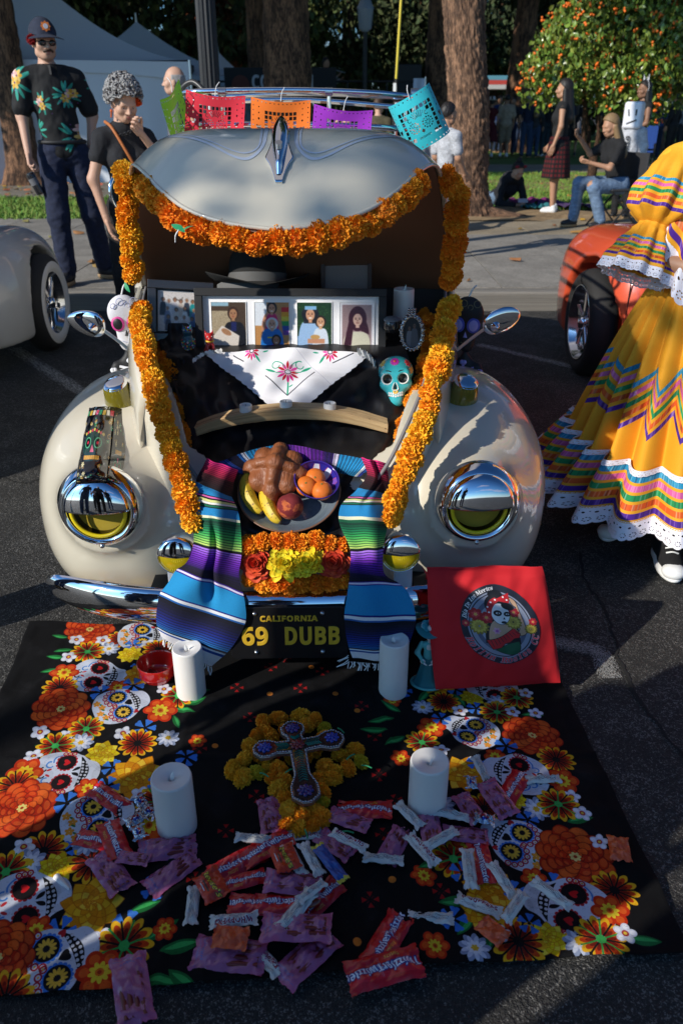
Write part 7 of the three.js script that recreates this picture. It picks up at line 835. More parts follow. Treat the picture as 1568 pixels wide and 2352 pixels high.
// head: chin at the origin, face to +z, 0.235 m tall
const headF = join([['e', [0, 0.135, -0.012], [0.074, 0.098, 0.094]], ['e', [0, 0.08, 0.022], [0.058, 0.082, 0.068]], ['e', [0, 0.024, 0.045], [0.04, 0.03, 0.04]], ['c', [-0.042, 0.035, 0.01], [0.042, 0.035, 0.01], 0.026], ['c', [-0.036, 0.122, 0.074], [0.036, 0.122, 0.074], 0.012], ['e', [-0.044, 0.08, 0.06], [0.02, 0.018, 0.018]], ['e', [0.044, 0.08, 0.06], [0.02, 0.018, 0.018]]], 0.03);
const noseF = join([['c', [0, 0.112, 0.088], [0, 0.078, 0.106], 0.007, 0.012], ['e', [-0.012, 0.074, 0.094], [0.008, 0.007, 0.01]], ['e', [0.012, 0.074, 0.094], [0.008, 0.007, 0.01]], ['c', [-0.017, 0.049, 0.086], [0.017, 0.049, 0.086], 0.007], ['c', [-0.014, 0.04, 0.086], [0.014, 0.04, 0.086], 0.0075], ['e', [-0.075, 0.095, -0.005], [0.009, 0.03, 0.018]], ['e', [0.075, 0.095, -0.005], [0.009, 0.03, 0.018]]], 0.008);
const HEAD = iso((x, y, z) => { let d = smin(headF(x, y, z), noseF(x, y, z), 0.012); for (const s of [-1, 1]) d = smax(d, -ell(x, y, z, [s * 0.031, 0.104, 0.096], [0.019, 0.012, 0.017]), 0.008); return d; }, [-0.1, -0.02, -0.12], [0.1, 0.25, 0.13], 0.0055);
const EYEW = mg([-1, 1].map((s) => sph(0.0125, s * 0.031, 0.104, 0.071, 12, 10))), PUP = mg([-1, 1].map((s) => sph(0.0058, s * 0.031, 0.104, 0.0795, 10, 8))), LIPS = mg([tube([V(-0.02, 0.046, 0.0855), V(-0.007, 0.049, 0.0935), V(0.007, 0.049, 0.0935), V(0.02, 0.046, 0.0855)], 0.0042, 10, 6), tube([V(-0.018, 0.043, 0.0865), V(0, 0.039, 0.0935), V(0.018, 0.043, 0.0865)], 0.0046, 10, 6)]), BROWS = mg([-1, 1].map((s) => tube([V(s * 0.014, 0.12, 0.0895), V(s * 0.03, 0.127, 0.0875), V(s * 0.047, 0.121, 0.076)], 0.0036, 10, 6)));
const eyeM = mat([0.75, 0.73, 0.7], 0.2), pupM = mat([0.03, 0.015, 0.01], 0.15);
const SKIN = { light: phys([0.55, 0.32, 0.22], 0.55), tan: phys([0.42, 0.22, 0.13], 0.55), brown: phys([0.24, 0.12, 0.07], 0.55) }, LIPM = mat([0.36, 0.11, 0.09], 0.5);
const DEN = noiseTex(128, [[64, 1], [32, 1], [7, 0.8]], (v) => { const k = 150 + 100 * v; return [k, k, k]; }, { repeat: [6, 6] });
const cloth = (r, g, b, o = {}) => mat([r, g, b], 0.9, { map: DEN, ...o });
const CL = { black: cloth(0.016, 0.016, 0.018), char: cloth(0.05, 0.05, 0.055), navy: cloth(0.02, 0.03, 0.075), denim: cloth(0.05, 0.09, 0.19), blue: cloth(0.04, 0.08, 0.26), paleDenim: cloth(0.22, 0.33, 0.5), white: cloth(0.75, 0.76, 0.8), beige: cloth(0.62, 0.48, 0.34), khaki: cloth(0.4, 0.3, 0.2), maroon: cloth(0.14, 0.008, 0.015), yellow: cloth(0.75, 0.38, 0.01), teal: cloth(0.03, 0.26, 0.3), grey: cloth(0.2, 0.2, 0.22), red: cloth(0.4, 0.02, 0.02) };
const hairM = { black: mat([0.012, 0.009, 0.008], 0.55), brown: mat([0.05, 0.025, 0.013], 0.6), blond: mat([0.24, 0.15, 0.07], 0.6), grey: mat([0.3, 0.29, 0.28], 0.6), none: null };
const shoeM = { dark: mat([0.02, 0.02, 0.022], 0.6), white: mat([0.7, 0.7, 0.7], 0.6) }, soleM = mat([0.45, 0.3, 0.16], 0.8);
const mirrorArm = (a) => a.map(([x, y, z]) => [-x, y, z]);
function person(label, pos, yaw, h, o = {}) {
  const g = thing('person', label, 'person', pos, yaw, o.group); g.scale.setScalar(h / 1.76);
  const c = o.cell ?? 0.022, q = o.girth ?? 1, fem = o.fem ? 1 : 0, sh = fem ? 0.152 : 0.18;
  const lean = o.lean ?? 0, lo = (p) => [p[0] + (o.side ?? 0) * (p[1] - 0.95), 0.95 + (p[1] - 0.95) * Math.cos(lean) - p[2] * Math.sin(lean), p[2] * Math.cos(lean) + (p[1] - 0.95) * Math.sin(lean)];
  const base = o.drop ?? 0, mv = (p) => { const r = lo(p); return [r[0], r[1] - base, r[2]]; };
  const armN = o.armN ?? [[-0.235, 1.17, -0.02], [-0.25, 0.94, 0.05]], armP = o.armP ?? [[0.235, 1.17, -0.02], [0.25, 0.94, 0.05]];
  const legN = o.legN ?? [[-0.1, 0.49, 0.015], [-0.1, 0.09, -0.01]], legP = o.legP ?? [[0.1, 0.49, 0.015], [0.1, 0.09, -0.01]];
  const shN = mv([-sh, 1.4, -0.01]), shP = mv([sh, 1.4, -0.01]), hipN = [-0.09, 0.92 - base, 0], hipP = [0.09, 0.92 - base, 0];
  const torso = [['e', mv([0, 1.3, 0]), [0.15 * q, 0.19, 0.1 * q]], ['e', mv([0, 1.12, 0.005]), [(fem ? 0.115 : 0.132) * q, 0.16, 0.095 * q]], ['e', [0, 0.95 - base, -0.005], [(fem ? 0.165 : 0.152) * q, 0.12, 0.112 * q]], ['c', mv([0, 1.445, -0.015]), mv([-sh + 0.015, 1.4, -0.012]), 0.056, 0.052], ['c', mv([0, 1.445, -0.015]), mv([sh - 0.015, 1.4, -0.012]), 0.056, 0.052]];
  if (fem) torso.push(['e', mv([-0.065, 1.28, 0.075]), [0.06, 0.06, 0.05]], ['e', mv([0.065, 1.28, 0.075]), [0.06, 0.06, 0.05]]);
  const th = fem ? 0.9 : 1, armsB = [['c', shN, armN[0], 0.05 * th, 0.04 * th], ['c', armN[0], armN[1], 0.04 * th, 0.026 * th], ['c', shP, armP[0], 0.05 * th, 0.04 * th], ['c', armP[0], armP[1], 0.04 * th, 0.026 * th]];
  const legsB = [['c', hipN, legN[0], 0.085 * q, 0.056], ['c', legN[0], legN[1], 0.056, 0.035], ['c', hipP, legP[0], 0.085 * q, 0.056], ['c', legP[0], legP[1], 0.056, 0.035]];
  const headAt = V(...mv([0, 1.525, 0.012])), hr = new THREE.Euler(o.headPitch ?? 0, o.headYaw ?? 0, o.headRoll ?? 0, 'YXZ');
  const neck = [['c', mv([0, 1.44, -0.012]), [headAt.x, headAt.y + 0.05, headAt.z - 0.02], 0.056, 0.05]];
  const body = [blob([...torso, ...armsB, ...legsB, ...neck], c, 0.03)];
  const hm = new THREE.Matrix4().makeRotationFromEuler(hr).setPosition(headAt); body.push(HEAD.clone().applyMatrix4(hm));
  for (const [arm, sg, kind, tw] of [[armN, -1, o.handN, o.twistN], [armP, 1, o.handP, o.twistP]]) { const d = V(...arm[1]).sub(V(...arm[0])).normalize(), hg = HANDS[(kind ?? 'relaxed') + (sg < 0 ? '' : 'M')].clone(); hg.rotateY((sg < 0 ? 1 : -1) * (tw ?? 1.2)); hg.applyQuaternion(new THREE.Quaternion().setFromUnitVectors(V(0, -1, 0), d)); hg.translate(...arm[1]); body.push(hg); }
  part(g, 'body', body, o.skin ?? SKIN.tan);
  const hd = (name, geo, m) => { const r = part(g, name, geo, m); r.applyMatrix4(hm); return r; };
  if (o.face !== false) { hd('eyes', EYEW, eyeM); hd('pupils', PUP, pupM); hd('lips', LIPS, LIPM); hd('eyebrows', BROWS, o.hair && hairM[o.hair[0]] || hairM.black); }
  // clothes
  const cut = (f, y0, y1) => (x, y, z) => smax(smax(f(x, y, z), y0 - y, 0.008), y - y1, 0.008);
  if (o.top) {
    const [m, sleeve, hem = 0.92, grow = 0.014] = o.top, pr = [...torso]; const L = (a, b, t) => a.map((v, i) => lerp(v, b[i], t));
    for (const [s, arm] of [[shN, armN], [shP, armP]]) { if (sleeve > 0) pr.push(['c', s, L(s, arm[0], Math.min(1, sleeve) * 0.92), 0.045 * th, sleeve <= 1 ? 0.05 * th : 0.046]); if (sleeve > 1) pr.push(['c', arm[0], L(arm[0], arm[1], (sleeve - 1) * 0.95), 0.044, 0.034]); }
    const f0 = join(pr, 0.035, grow), wr = (x, y, z) => f0(x, y, z) + 0.006 * N3(x * 16, y * 13, z * 16) + 0.003 * N3(x * 40, y * 22, z * 40), [l2, h2] = primBox(pr, grow + 0.05); part(g, o.topName ?? 'shirt', iso(cut(wr, hem - base, 1.495 - base + (lean ? 0.2 : 0)), l2, h2, c * 0.9), m);
  }
  if (o.pants) {
    const [m, len = 1, grow = 0.02] = o.pants, L = (a, b, t) => a.map((v, i) => lerp(v, b[i], t)), pr = [['e', [0, 0.95 - base, -0.005], [(fem ? 0.165 : 0.155) * q, 0.12, 0.112 * q]]];
    for (const [hp, lg] of [[hipN, legN], [hipP, legP]]) { pr.push(['c', hp, L(hp, lg[0], Math.min(1, len * 2)), 0.088 * q, 0.062]); if (len > 0.5) pr.push(['c', lg[0], L(lg[0], lg[1], (len - 0.5) * 2), 0.06, 0.05]); }
    const f0 = join(pr, 0.03, grow * 0.6), [l2, h2] = primBox(pr, 0.06); part(g, len > 0.6 ? 'trousers' : 'shorts', iso((x, y, z) => smax(f0(x, y, z) + 0.007 * N3(x * 14, y * 16, z * 14) + 0.004 * N3(x * 30, y * 34 + z * 9, z * 30), y - (1.03 - base), 0.008), l2, h2, c * 0.9), m);
  }
  if (o.skirt) { const [m, y1, r1, folds = 9] = o.skirt; part(g, 'skirt', surf(56, 20, (u, v) => { const a = u * 2 * PI, r = lerp(0.15 * q, r1, Math.pow(v, 0.7)) * (1 + 0.06 * v * Math.sin(a * folds)); return V(Math.cos(a) * r, lerp(1.04 - base, y1, v), Math.sin(a) * r * 0.82); }), m); }
  if (o.belt) part(g, 'belt', torus(0.16, 0.014, 30, 8).rotateX(PI / 2).scale(1, 1, 0.76).translate(0, 1.0 - base, 0), M.black);
  if (o.shoes !== null) for (const lg of [legN, legP]) { const a = lg[2] ?? 0, sg = new THREE.Group(); sg.name = 'shoe'; sg.position.set(lg[1][0], lg[1][1] - 0.09, lg[1][2]); sg.rotation.y = a; g.add(sg); part(sg, 'upper', blob([['e', [0, 0.055, 0.1], [0.042, 0.034, 0.075]], ['c', [0, 0.06, -0.02], [0, 0.055, 0.06], 0.042, 0.038], ['c', [0, 0.07, -0.01], [0, 0.11, -0.01], 0.042]], 0.011, 0.03), shoeM[o.shoes ?? 'dark']); part(sg, 'sole', surf(30, 3, (u, v) => { const t = u * 2 * PI; return V(Math.cos(t) * 0.05 * (v > 0.9 ? 0.2 : 1), v < 0.4 ? 0.034 : 0.004, 0.055 + Math.sin(t) * 0.125 * (v > 0.9 ? 0.2 : 1)); }), o.sole ?? soleM); }
  if (o.hair) {
    const [col, style] = o.hair, m = hairM[col], sk = (grow, cutf) => iso((x, y, z) => smax(headF(x, y, z) - grow - 0.004 * N3(x * 60, y * 20, z * 60), cutf(x, y, z), 0.012), [-0.12, -0.02, -0.16], [0.12, 0.29, 0.13], 0.009);
    const front = (x, y, z) => (z - 0.035) * 0.8 - (y - 0.165) * 0.9, short = (x, y, z) => Math.max(front(x, y, z), 0.075 - y + Math.max(0, z) * 0.9);
    if (style === 'short') hd('hair', sk(0.013, short), m);
    if (style === 'bald') hd('hair', sk(0.006, (x, y, z) => Math.max(y - 0.165, z - 0.02, 0.07 - y)), m);
    if (style === 'long' || style === 'bun') hd('hair', sk(0.02, (x, y, z) => Math.max(front(x, y, z), 0.03 - y + Math.max(0, z) * 1.2)), m);
    if (style === 'long') hd('long_hair', blob([['c', [0, 0.1, -0.06], [0, -0.25, -0.1], 0.07, 0.085], ['c', [-0.07, 0.1, -0.02], [-0.085, -0.22, -0.05], 0.03, 0.04], ['c', [0.07, 0.1, -0.02], [0.085, -0.22, -0.05], 0.03, 0.04]], 0.014, 0.05), m);
    if (style === 'bun') hd('bun', sph(0.045, 0, 0.25, -0.06, 18, 12), m);
    if (style === 'curly') { hd('hair', sk(0.022, short), hairM.brown); const cg = []; for (let i = 0; i < 900; i++) { const a = R() * 6.28, y = rr(-0.25, 1), s = Math.sqrt(Math.max(0.05, 1 - y * y)), d = V(Math.cos(a) * s, y, Math.sin(a) * s), p = V(d.x * 0.11, 0.135 + d.y * 0.138, -0.012 + d.z * 0.13); if (front(p.x, p.y, p.z) > 0.03 || p.y < 0.06) continue; cg.push([p, d]); } const tor = torus(0.0125, 0.0038, 10, 4); for (const k of [0, 1]) hd('curls', mg(cg.filter((_, i) => (i % 3 > 0) === !!k).map(([p, d]) => { const t = tor.clone().scale(rr(0.8, 1.3), rr(0.8, 1.3), 1.6); t.rotateX(R() * 6); t.rotateY(R() * 6); return t.translate(p.x, p.y, p.z); })), k ? hairM.grey : mat([0.08, 0.07, 0.07], 0.6)); }
  }
  if (o.extra) o.extra(g, hd, { mv, armN, armP, headAt });
  return g;
}
const floralT = tex(512, 512, (x) => { x.fillStyle = '#0d0d0f'; x.fillRect(0, 0, 512, 512); const cl = [['#d8a030', '#e8c46a'], ['#1e8a78', '#3aa894'], ['#d8a8a0', '#e8c8c0'], ['#5a2a7a', '#7a4a9a']]; for (const [X, Y, s] of [[110, 120, 1.3], [380, 90, 1], [300, 330, 1.4], [90, 400, 1], [460, 450, 0.9]]) { for (let i = 0; i < 12; i++) { x.save(); x.translate(X, Y); x.rotate(i * 0.52 + R()); x.fillStyle = cl[1][i % 2]; x.beginPath(); x.ellipse(46 * s, 0, 30 * s, 7 * s, 0, 0, 7); x.fill(); x.restore(); } for (let k = 0; k < 3; k++) { const cx = X + rr(-34, 34) * s, cy = Y + rr(-34, 34) * s, c = cl[k === 1 ? 2 : 0]; for (let i = 0; i < 6; i++) { x.save(); x.translate(cx, cy); x.rotate(i * 1.05); x.fillStyle = c[i % 2]; x.beginPath(); x.ellipse(13 * s, 0, 14 * s, 8 * s, 0, 0, 7); x.fill(); x.restore(); } x.fillStyle = cl[3][0]; x.beginPath(); x.arc(cx, cy, 4 * s, 0, 7); x.fill(); } x.fillStyle = cl[3][1]; for (let i = 0; i < 5; i++) x.fillRect(X + rr(-60, 60) * s, Y + rr(-60, 60) * s, 8, 4); } }, { repeat: [1.7, 1.7] });
function capHat(hd, m, patch) { hd('cap', iso((x, y, z) => smax(headF(x, y, z) - 0.02, 0.15 - y - z * 0.12, 0.008), [-0.12, 0.1, -0.14], [0.12, 0.28, 0.13], 0.008), m); hd('cap_brim', surf(20, 10, (u, v) => { const a = lerp(0.35, PI - 0.35, u), r = lerp(0.075, 0.165, v); return V(Math.cos(a) * r * (1 - 0.22 * v), 0.158 - 0.02 * Math.pow(Math.cos(a), 2) - 0.015 * v, 0.02 + Math.sin(a) * r); }, 0.004), m); if (patch) hd('cap_patch', (() => { const s = new THREE.Shape(); for (let i = 0; i < 16; i++) { const a = i / 16 * 2 * PI, r = i % 2 ? 0.026 : 0.034; i ? s.lineTo(Math.cos(a) * r, Math.sin(a) * r) : s.moveTo(r, 0); } return mg([new THREE.ExtrudeGeometry(s, { depth: 0.004, bevelEnabled: false }).rotateX(-0.35).translate(0, 0.2, 0.086)]); })(), mat([0.75, 0.2, 0.03], 0.6)); if (patch) hd('patch_centre', cyl(0.016, 0.016, 0.006, 20).rotateX(PI / 2 - 0.35).translate(0, 0.2005, 0.089), mat([0.6, 0.6, 0.62], 0.6)); }
const SY = SW + 0.004;
// man with cap on the pavement
person('tall man in black floral shirt and cap standing on the pavement', gp(190, 648, SY), 0.42, 1.86, {
  cell: 0.015, girth: 0.92, skin: SKIN.light, top: [mat([0.9, 0.9, 0.9], 0.8, { map: floralT }), 0.85, 0.86, 0.02], pants: [CL.navy, 0.97, 0.03], belt: 1, hair: ['brown', 'short'], headYaw: 0.15, headPitch: 0.12, side: -0.06,
  armN: [[-0.25, 1.17, 0.0], [-0.255, 0.93, 0.1]], armP: [[0.24, 1.17, -0.05], [0.2, 0.98, -0.03]], legN: [[-0.11, 0.49, 0.06], [-0.1, 0.09, 0.04], -0.5], legP: [[0.14, 0.5, 0.0], [0.2, 0.09, -0.1], 0.9], handN: 'grip',
  extra: (g, hd, { armN }) => { capHat(hd, cloth(0.03, 0.04, 0.075), true); hd('sunglasses', mg([-1, 1].map((s) => sph(1, 0, 0, 0, 16, 10).scale(0.027, 0.019, 0.008).translate(s * 0.032, 0.103, 0.091)).concat([bar(V(-0.01, 0.11, 0.098), V(0.01, 0.11, 0.098), 0.003), bar(V(0.058, 0.108, 0.085), V(0.078, 0.11, -0.005), 0.003), bar(V(-0.058, 0.108, 0.085), V(-0.078, 0.11, -0.005), 0.003)])), M.gloss); hd('moustache', tube([V(-0.032, 0.05, 0.083), V(-0.012, 0.061, 0.1), V(0.012, 0.061, 0.1), V(0.032, 0.05, 0.083)], 0.008, 14, 8), hairM.brown); const f = new THREE.Group(); f.name = 'ear_flower'; g.add(f); hd('ear_flower', POMS[0].clone().scale(0.034, 0.034, 0.034).translate(-0.085, 0.115, 0.02), mat([0.35, 0.012, 0.015], 0.7)); g.remove(f); part(g, 'collar', [-1, 1].map((s) => surf(4, 4, (u, v) => V(s * (0.02 + 0.07 * u), 1.485 - 0.06 * v * (1 - 0.4 * u), 0.085 - 0.07 * u + 0.02 * v))), mat([0.012, 0.012, 0.013], 0.8)); },
});
{ const c = thing('drink_can', 'black drink can held in the hand of the man with cap', 'can', gp(97, 437, 0.98).setY(0.865)); c.position.copy(at(95, 446, 6.62)); c.rotation.set(0.15, 0, 0.35); part(c, 'can', lathe([[0.0001, 0], [0.026, 0], [0.031, 0.008], [0.031, 0.14], [0.026, 0.152], [0.0255, 0.156]], 28).scale(1.05, 1.05, 1.05), phys([0.015, 0.015, 0.017], 0.25, { clearcoat: 1 })); part(c, 'lid', cyl(0.026, 0.026, 0.004, 24, 0, 0.163, 0), M.steel); part(c, 'print', cyl(0.0328, 0.0328, 0.05, 24, 0, 0.1, 0), mat([0.16, 0.16, 0.17], 0.4)); }
// curly haired woman beside the car
person('woman with curly grey hair in black top biting her thumb beside the car', V(at(300, 500, 5.45).x, 0, -5.45), 0.55, 1.6, {
  cell: 0.015, fem: 1, girth: 0.86, skin: SKIN.light, hair: ['grey', 'curly'], top: [cloth(0.022, 0.023, 0.028), 0.45, 0.9, 0.016], pants: [CL.black, 1, 0.02], headPitch: 0.42, headYaw: 0.05, lean: 0.12,
  armN: [[-0.24, 1.15, 0.04], [-0.2, 0.9, 0.1]], armP: [[0.27, 1.2, 0.12], [0.06, 1.43, 0.24]], handP: 'grip', twistP: -0.6,
  extra: (g, hd) => { part(g, 'shoulder_strap', tube([V(-0.1, 1.5, 0.0), V(-0.09, 1.47, 0.09), V(-0.03, 1.32, 0.17), V(0.05, 1.16, 0.17), V(0.13, 1.0, 0.14)], 0.011, 40, 6), mat([0.42, 0.13, 0.03], 0.6)); hd('earrings', mg([-1, 1].map((s) => mg([sph(0.009, s * 0.082, 0.05, 0), bar(V(s * 0.082, 0.06, 0), V(s * 0.082, 0.01, 0), 0.006)]))), mat([0.6, 0.12, 0.02], 0.5)); hd('hair_flower', POMS[1].clone().scale(0.03, 0.03, 0.03).translate(0.095, 0.11, 0), petalM([0.9, 0.12, 0.01])); const lc = []; for (let i = 0; i < 26; i++) { const a = i / 26 * 2 * PI; lc.push(torus(0.013, 0.0035, 10, 5).rotateX(0.9).rotateY(-a + PI / 2).translate(Math.cos(a) * 0.115, 1.435 + 0.02 * Math.sin(a * 2), 0.03 + Math.sin(a) * 0.11)); } part(g, 'lace_yoke', lc, mat([0.03, 0.03, 0.034], 0.9)); },
});
{ const r = thing('round_mirror', 'dark round rim with chrome edge beside the left hood garland', 'mirror', at(290, 440, 3.4)); r.rotation.y = 0.9; part(r, 'rim', torus(0.075, 0.008, 40, 8), M.chrome); part(r, 'face', new THREE.CircleGeometry(0.072, 40), M.gloss); part(r, 'arm', bar(V(0, -0.08, 0), V(0.1, -0.28, -0.02), 0.008), M.chrome); }
const P = (label, X, Y, h, yaw, o, hh = SY) => person(label, gp(X, Y, hh), yaw, h, { cell: 0.028, face: false, shoes: 'dark', ...o });
P('balding older man in profile behind the roof rack on the left', 412, 560, 1.62, -1.5, { face: true, skin: SKIN.light, hair: ['grey', 'bald'], top: [CL.grey, 0.9], pants: [CL.char, 1] }).position.copy(V(at(412, 300, 8.0).x, SY, -8.0));
P('person in striped black and white top behind the left of the roof rack', 450, 560, 1.4, 0.3, { skin: SKIN.tan, hair: ['black', 'long'], fem: 1, top: [mat([0.9, 0.9, 0.9], 0.9, { map: tex(64, 64, (x) => { x.fillStyle = '#e8e8ec'; x.fillRect(0, 0, 64, 64); x.fillStyle = '#101014'; for (let i = 0; i < 4; i++) x.fillRect(0, i * 16, 64, 8); }, { repeat: [8, 8] }) }), 1.8], pants: [CL.red, 1] }).position.copy(V(at(448, 300, 8.6).x, SY, -8.6));
P('boy in white and blue tee shirt standing by the big tree', 1018, 560, 1.34, 2.2, { girth: 0.78, skin: SKIN.tan, hair: ['black', 'short'], cell: 0.02, top: [CL.white, 0.75], pants: [CL.navy, 0.6], armN: [[-0.2, 1.17, 0.02], [-0.18, 1.0, 0.16]], armP: [[0.2, 1.17, 0.02], [0.18, 1.0, 0.16]] }).position.copy(V(at(1026, 300, 8.0).x, SY, -8.0));
P('girl in yellow shirt and grey trousers standing left behind the man', 212, 408, 1.5, 2.2, { fem: 1, skin: SKIN.light, hair: ['blond', 'long'], top: [CL.yellow, 0.8], pants: [CL.char, 1] });
P('woman in teal top inside the left white tent', 370, 398, 1.6, 0.2, { fem: 1, skin: SKIN.tan, hair: ['black', 'long'], top: [CL.teal, 0.8], pants: [CL.black, 1] }, 0.14);
P('person in dark clothes with yellow bag inside the left tent', 262, 396, 1.6, 0.5, { skin: SKIN.tan, hair: ['black', 'short'], top: [CL.char, 1.8], pants: [CL.black, 1], extra: (g) => part(g, 'bag', new RoundedBoxGeometry(0.2, 0.25, 0.1, 3, 0.03).translate(0.1, 1.1, 0.16), CL.yellow) }, 0.14);
const plaid = mat([0.9, 0.9, 0.9], 0.9, { map: tex(64, 64, (x) => { x.fillStyle = '#5c0c14'; x.fillRect(0, 0, 64, 64); x.fillStyle = 'rgba(5,3,6,.75)'; x.fillRect(0, 0, 26, 64); x.fillRect(0, 0, 64, 26); }, { repeat: [22, 9] }) });
P('long haired girl in black top with red plaid shirt round her waist', 1265, 492, 1.64, -1.9, { fem: 1, cell: 0.022, skin: SKIN.tan, hair: ['black', 'long'], top: [CL.black, 0, 0.98], pants: [CL.black, 0.35], skirt: [plaid, 0.5, 0.24, 6], shoes: 'white', armN: [[-0.22, 1.16, -0.05], [-0.2, 0.95, 0.12]] });
P('woman with animal ears headband in black clothes under the berry tree', 1440, 470, 1.66, -1.3, { fem: 1, skin: SKIN.brown, hair: ['black', 'long'], top: [CL.black, 0, 0.95], pants: [CL.black, 1], armN: [[-0.24, 1.18, 0.05], [-0.14, 1.06, 0.26]], armP: [[0.24, 1.18, 0.05], [0.14, 1.06, 0.26]], extra: (g, hd) => { hd('ears', mg([-1, 1].map((s) => new THREE.ConeGeometry(0.028, 0.09, 10).scale(1, 1, 0.4).rotateZ(-s * 0.25).translate(s * 0.06, 0.285, -0.01))), CL.white); hd('headband', torus(0.098, 0.005, 30, 6).scale(1, 1.15, 1).translate(0, 0.135, -0.01), CL.white); } });
// child with white box mask
P('child with a white box mask over the head and white shirt', 1420, 500, 1.3, -0.5, { skin: SKIN.tan, hair: ['black', 'short'], cell: 0.02, top: [CL.white, 1.9, 0.82, 0.03], pants: [CL.black, 1], extra: (g, hd, { headAt }) => { hd('box_mask', new RoundedBoxGeometry(0.3, 0.42, 0.28, 4, 0.05).translate(0, 0.13, 0.0), mat([0.72, 0.72, 0.76], 0.6)); hd('mask_marks', mg([bar(V(-0.07, 0.22, 0.141), V(-0.05, 0.12, 0.141), 0.012), bar(V(0.06, 0.22, 0.141), V(0.06, 0.13, 0.141), 0.014), bar(V(-0.08, 0.0, 0.141), V(0.08, 0.06, 0.141), 0.012)]), M.black); part(g, 'shirt_lettering', text3('RAMILLO', 0.07, 0.003).rotateZ(PI / 2).translate(0.02, 1.13, 0.158), M.black); } });
// seated woman with torn jeans and a folding chair
{
  const d = 0.42, w = person('blond woman in black top and torn jeans sitting with a phone', gp(1400, 520, SY), -1.25, 1.66, { fem: 1, cell: 0.018, face: false, drop: d, lean: 0.28, skin: SKIN.tan, hair: ['blond', 'long'], top: [CL.black, 0.75, 0.98], pants: [CL.paleDenim, 0.97, 0.03], legN: [[-0.13, 0.53, 0.46], [-0.12, 0.09, 0.5]], legP: [[0.16, 0.5, 0.44], [0.2, 0.09, 0.3]], armN: [[-0.24, 0.86, 0.28], [-0.2, 1.05, 0.5]], armP: [[0.24, 0.72, 0.3], [0.12, 0.78, 0.52]], handN: 'grip', handP: 'grip', headPitch: 0.3, extra: (g) => part(g, 'bare_knee', sph(0.066, 0.16, 0.515, 0.46), SKIN.tan) });
  const ph = thing('phone', 'black phone held up by the seated blond woman', 'phone', w.localToWorld(V(-0.19, 1.16, 0.52))); ph.rotation.set(-0.2, -1.3, 0.15); part(ph, 'case', new RoundedBoxGeometry(0.075, 0.15, 0.009, 3, 0.004), M.gloss); part(ph, 'screen', new THREE.PlaneGeometry(0.066, 0.138).translate(0, 0, 0.0052), mat([0.1, 0.1, 0.11], 0.2));
  const ch = thing('folding_chair', 'dark folding chair under the seated blond woman', 'chair', w.position, w.rotation.y); part(ch, 'seat', box(0.46, 0.03, 0.44, 0, 0.43, -0.02, 0.01), CL.char); part(ch, 'backrest', box(0.46, 0.3, 0.025, 0, 0.68, -0.24, 0.01), CL.char); for (const x of [-0.22, 0.22]) for (const [a, b] of [[-0.22, 0.2], [0.2, -0.22]]) part(ch, 'leg', bar(V(x, 0, a), V(x, 0.43, b), 0.012), M.black);
}
// girl lying on the lawn with a phone
{
  const g0 = gp(1185, 478, SY), d = 0.82; person('girl with dark bun and red hair bow lying on the lawn reading', V(g0.x - 0.2, SY, g0.z - 0.42), 0.35, 1.62, { fem: 1, cell: 0.018, face: true, drop: d, lean: 0.95, skin: SKIN.light, hair: ['black', 'bun'], top: [cloth(0.02, 0.022, 0.03), 1.9, -9], pants: [CL.paleDenim, 1, 0.02], legN: [[-0.12, 0.1, -0.45], [-0.13, 0.09, -0.86]], legP: [[0.12, 0.1, -0.45], [0.13, 0.09, -0.86]], armN: [[-0.24, 0.06, 0.42], [-0.05, 0.06, 0.66]], armP: [[0.24, 0.06, 0.42], [0.06, 0.06, 0.66]], handN: 'grip', handP: 'grip', headPitch: 0.5, extra: (g, hd) => { hd('hair_bow', mg([-1, 1].map((s) => sph(1, 0, 0, 0, 12, 8).scale(0.04, 0.022, 0.02).translate(s * 0.065, 0.205, 0.045))), mat([0.3, 0.012, 0.02], 0.6)); } });
  const ph = thing('phone', 'pale phone in the hands of the girl lying on the lawn', 'phone', V(g0.x + 0.04, SY + 0.12, g0.z + 0.2)); ph.rotation.x = -0.9; part(ph, 'case', new RoundedBoxGeometry(0.14, 0.075, 0.009, 3, 0.004), mat([0.5, 0.5, 0.55], 0.3));
  const bl = (label, X, Y, w, dd, c, rot) => solo('picnic_blanket', label, 'blanket', surf(24, 16, (u, v) => V((u - 0.5) * w, 0.05 + 0.05 * Math.abs(N3(u * 5, v * 4, w * 9)) * 2, (v - 0.5) * dd)).rotateY(rot).translate(gp(X, Y, SY).x, SY - 0.02, gp(X, Y, SY).z), c);
  bl('magenta blanket spread behind the girl lying on the lawn', 1215, 468, 0.75, 0.6, cloth(0.3, 0.02, 0.2), 0.2); bl('violet blanket bundle behind the plaid shirt girl', 1305, 478, 0.9, 0.5, cloth(0.12, 0.06, 0.22), -0.2); bl('teal towel in front of the girl lying on the lawn', 1225, 482, 0.4, 0.25, CL.teal, 0.3);
}
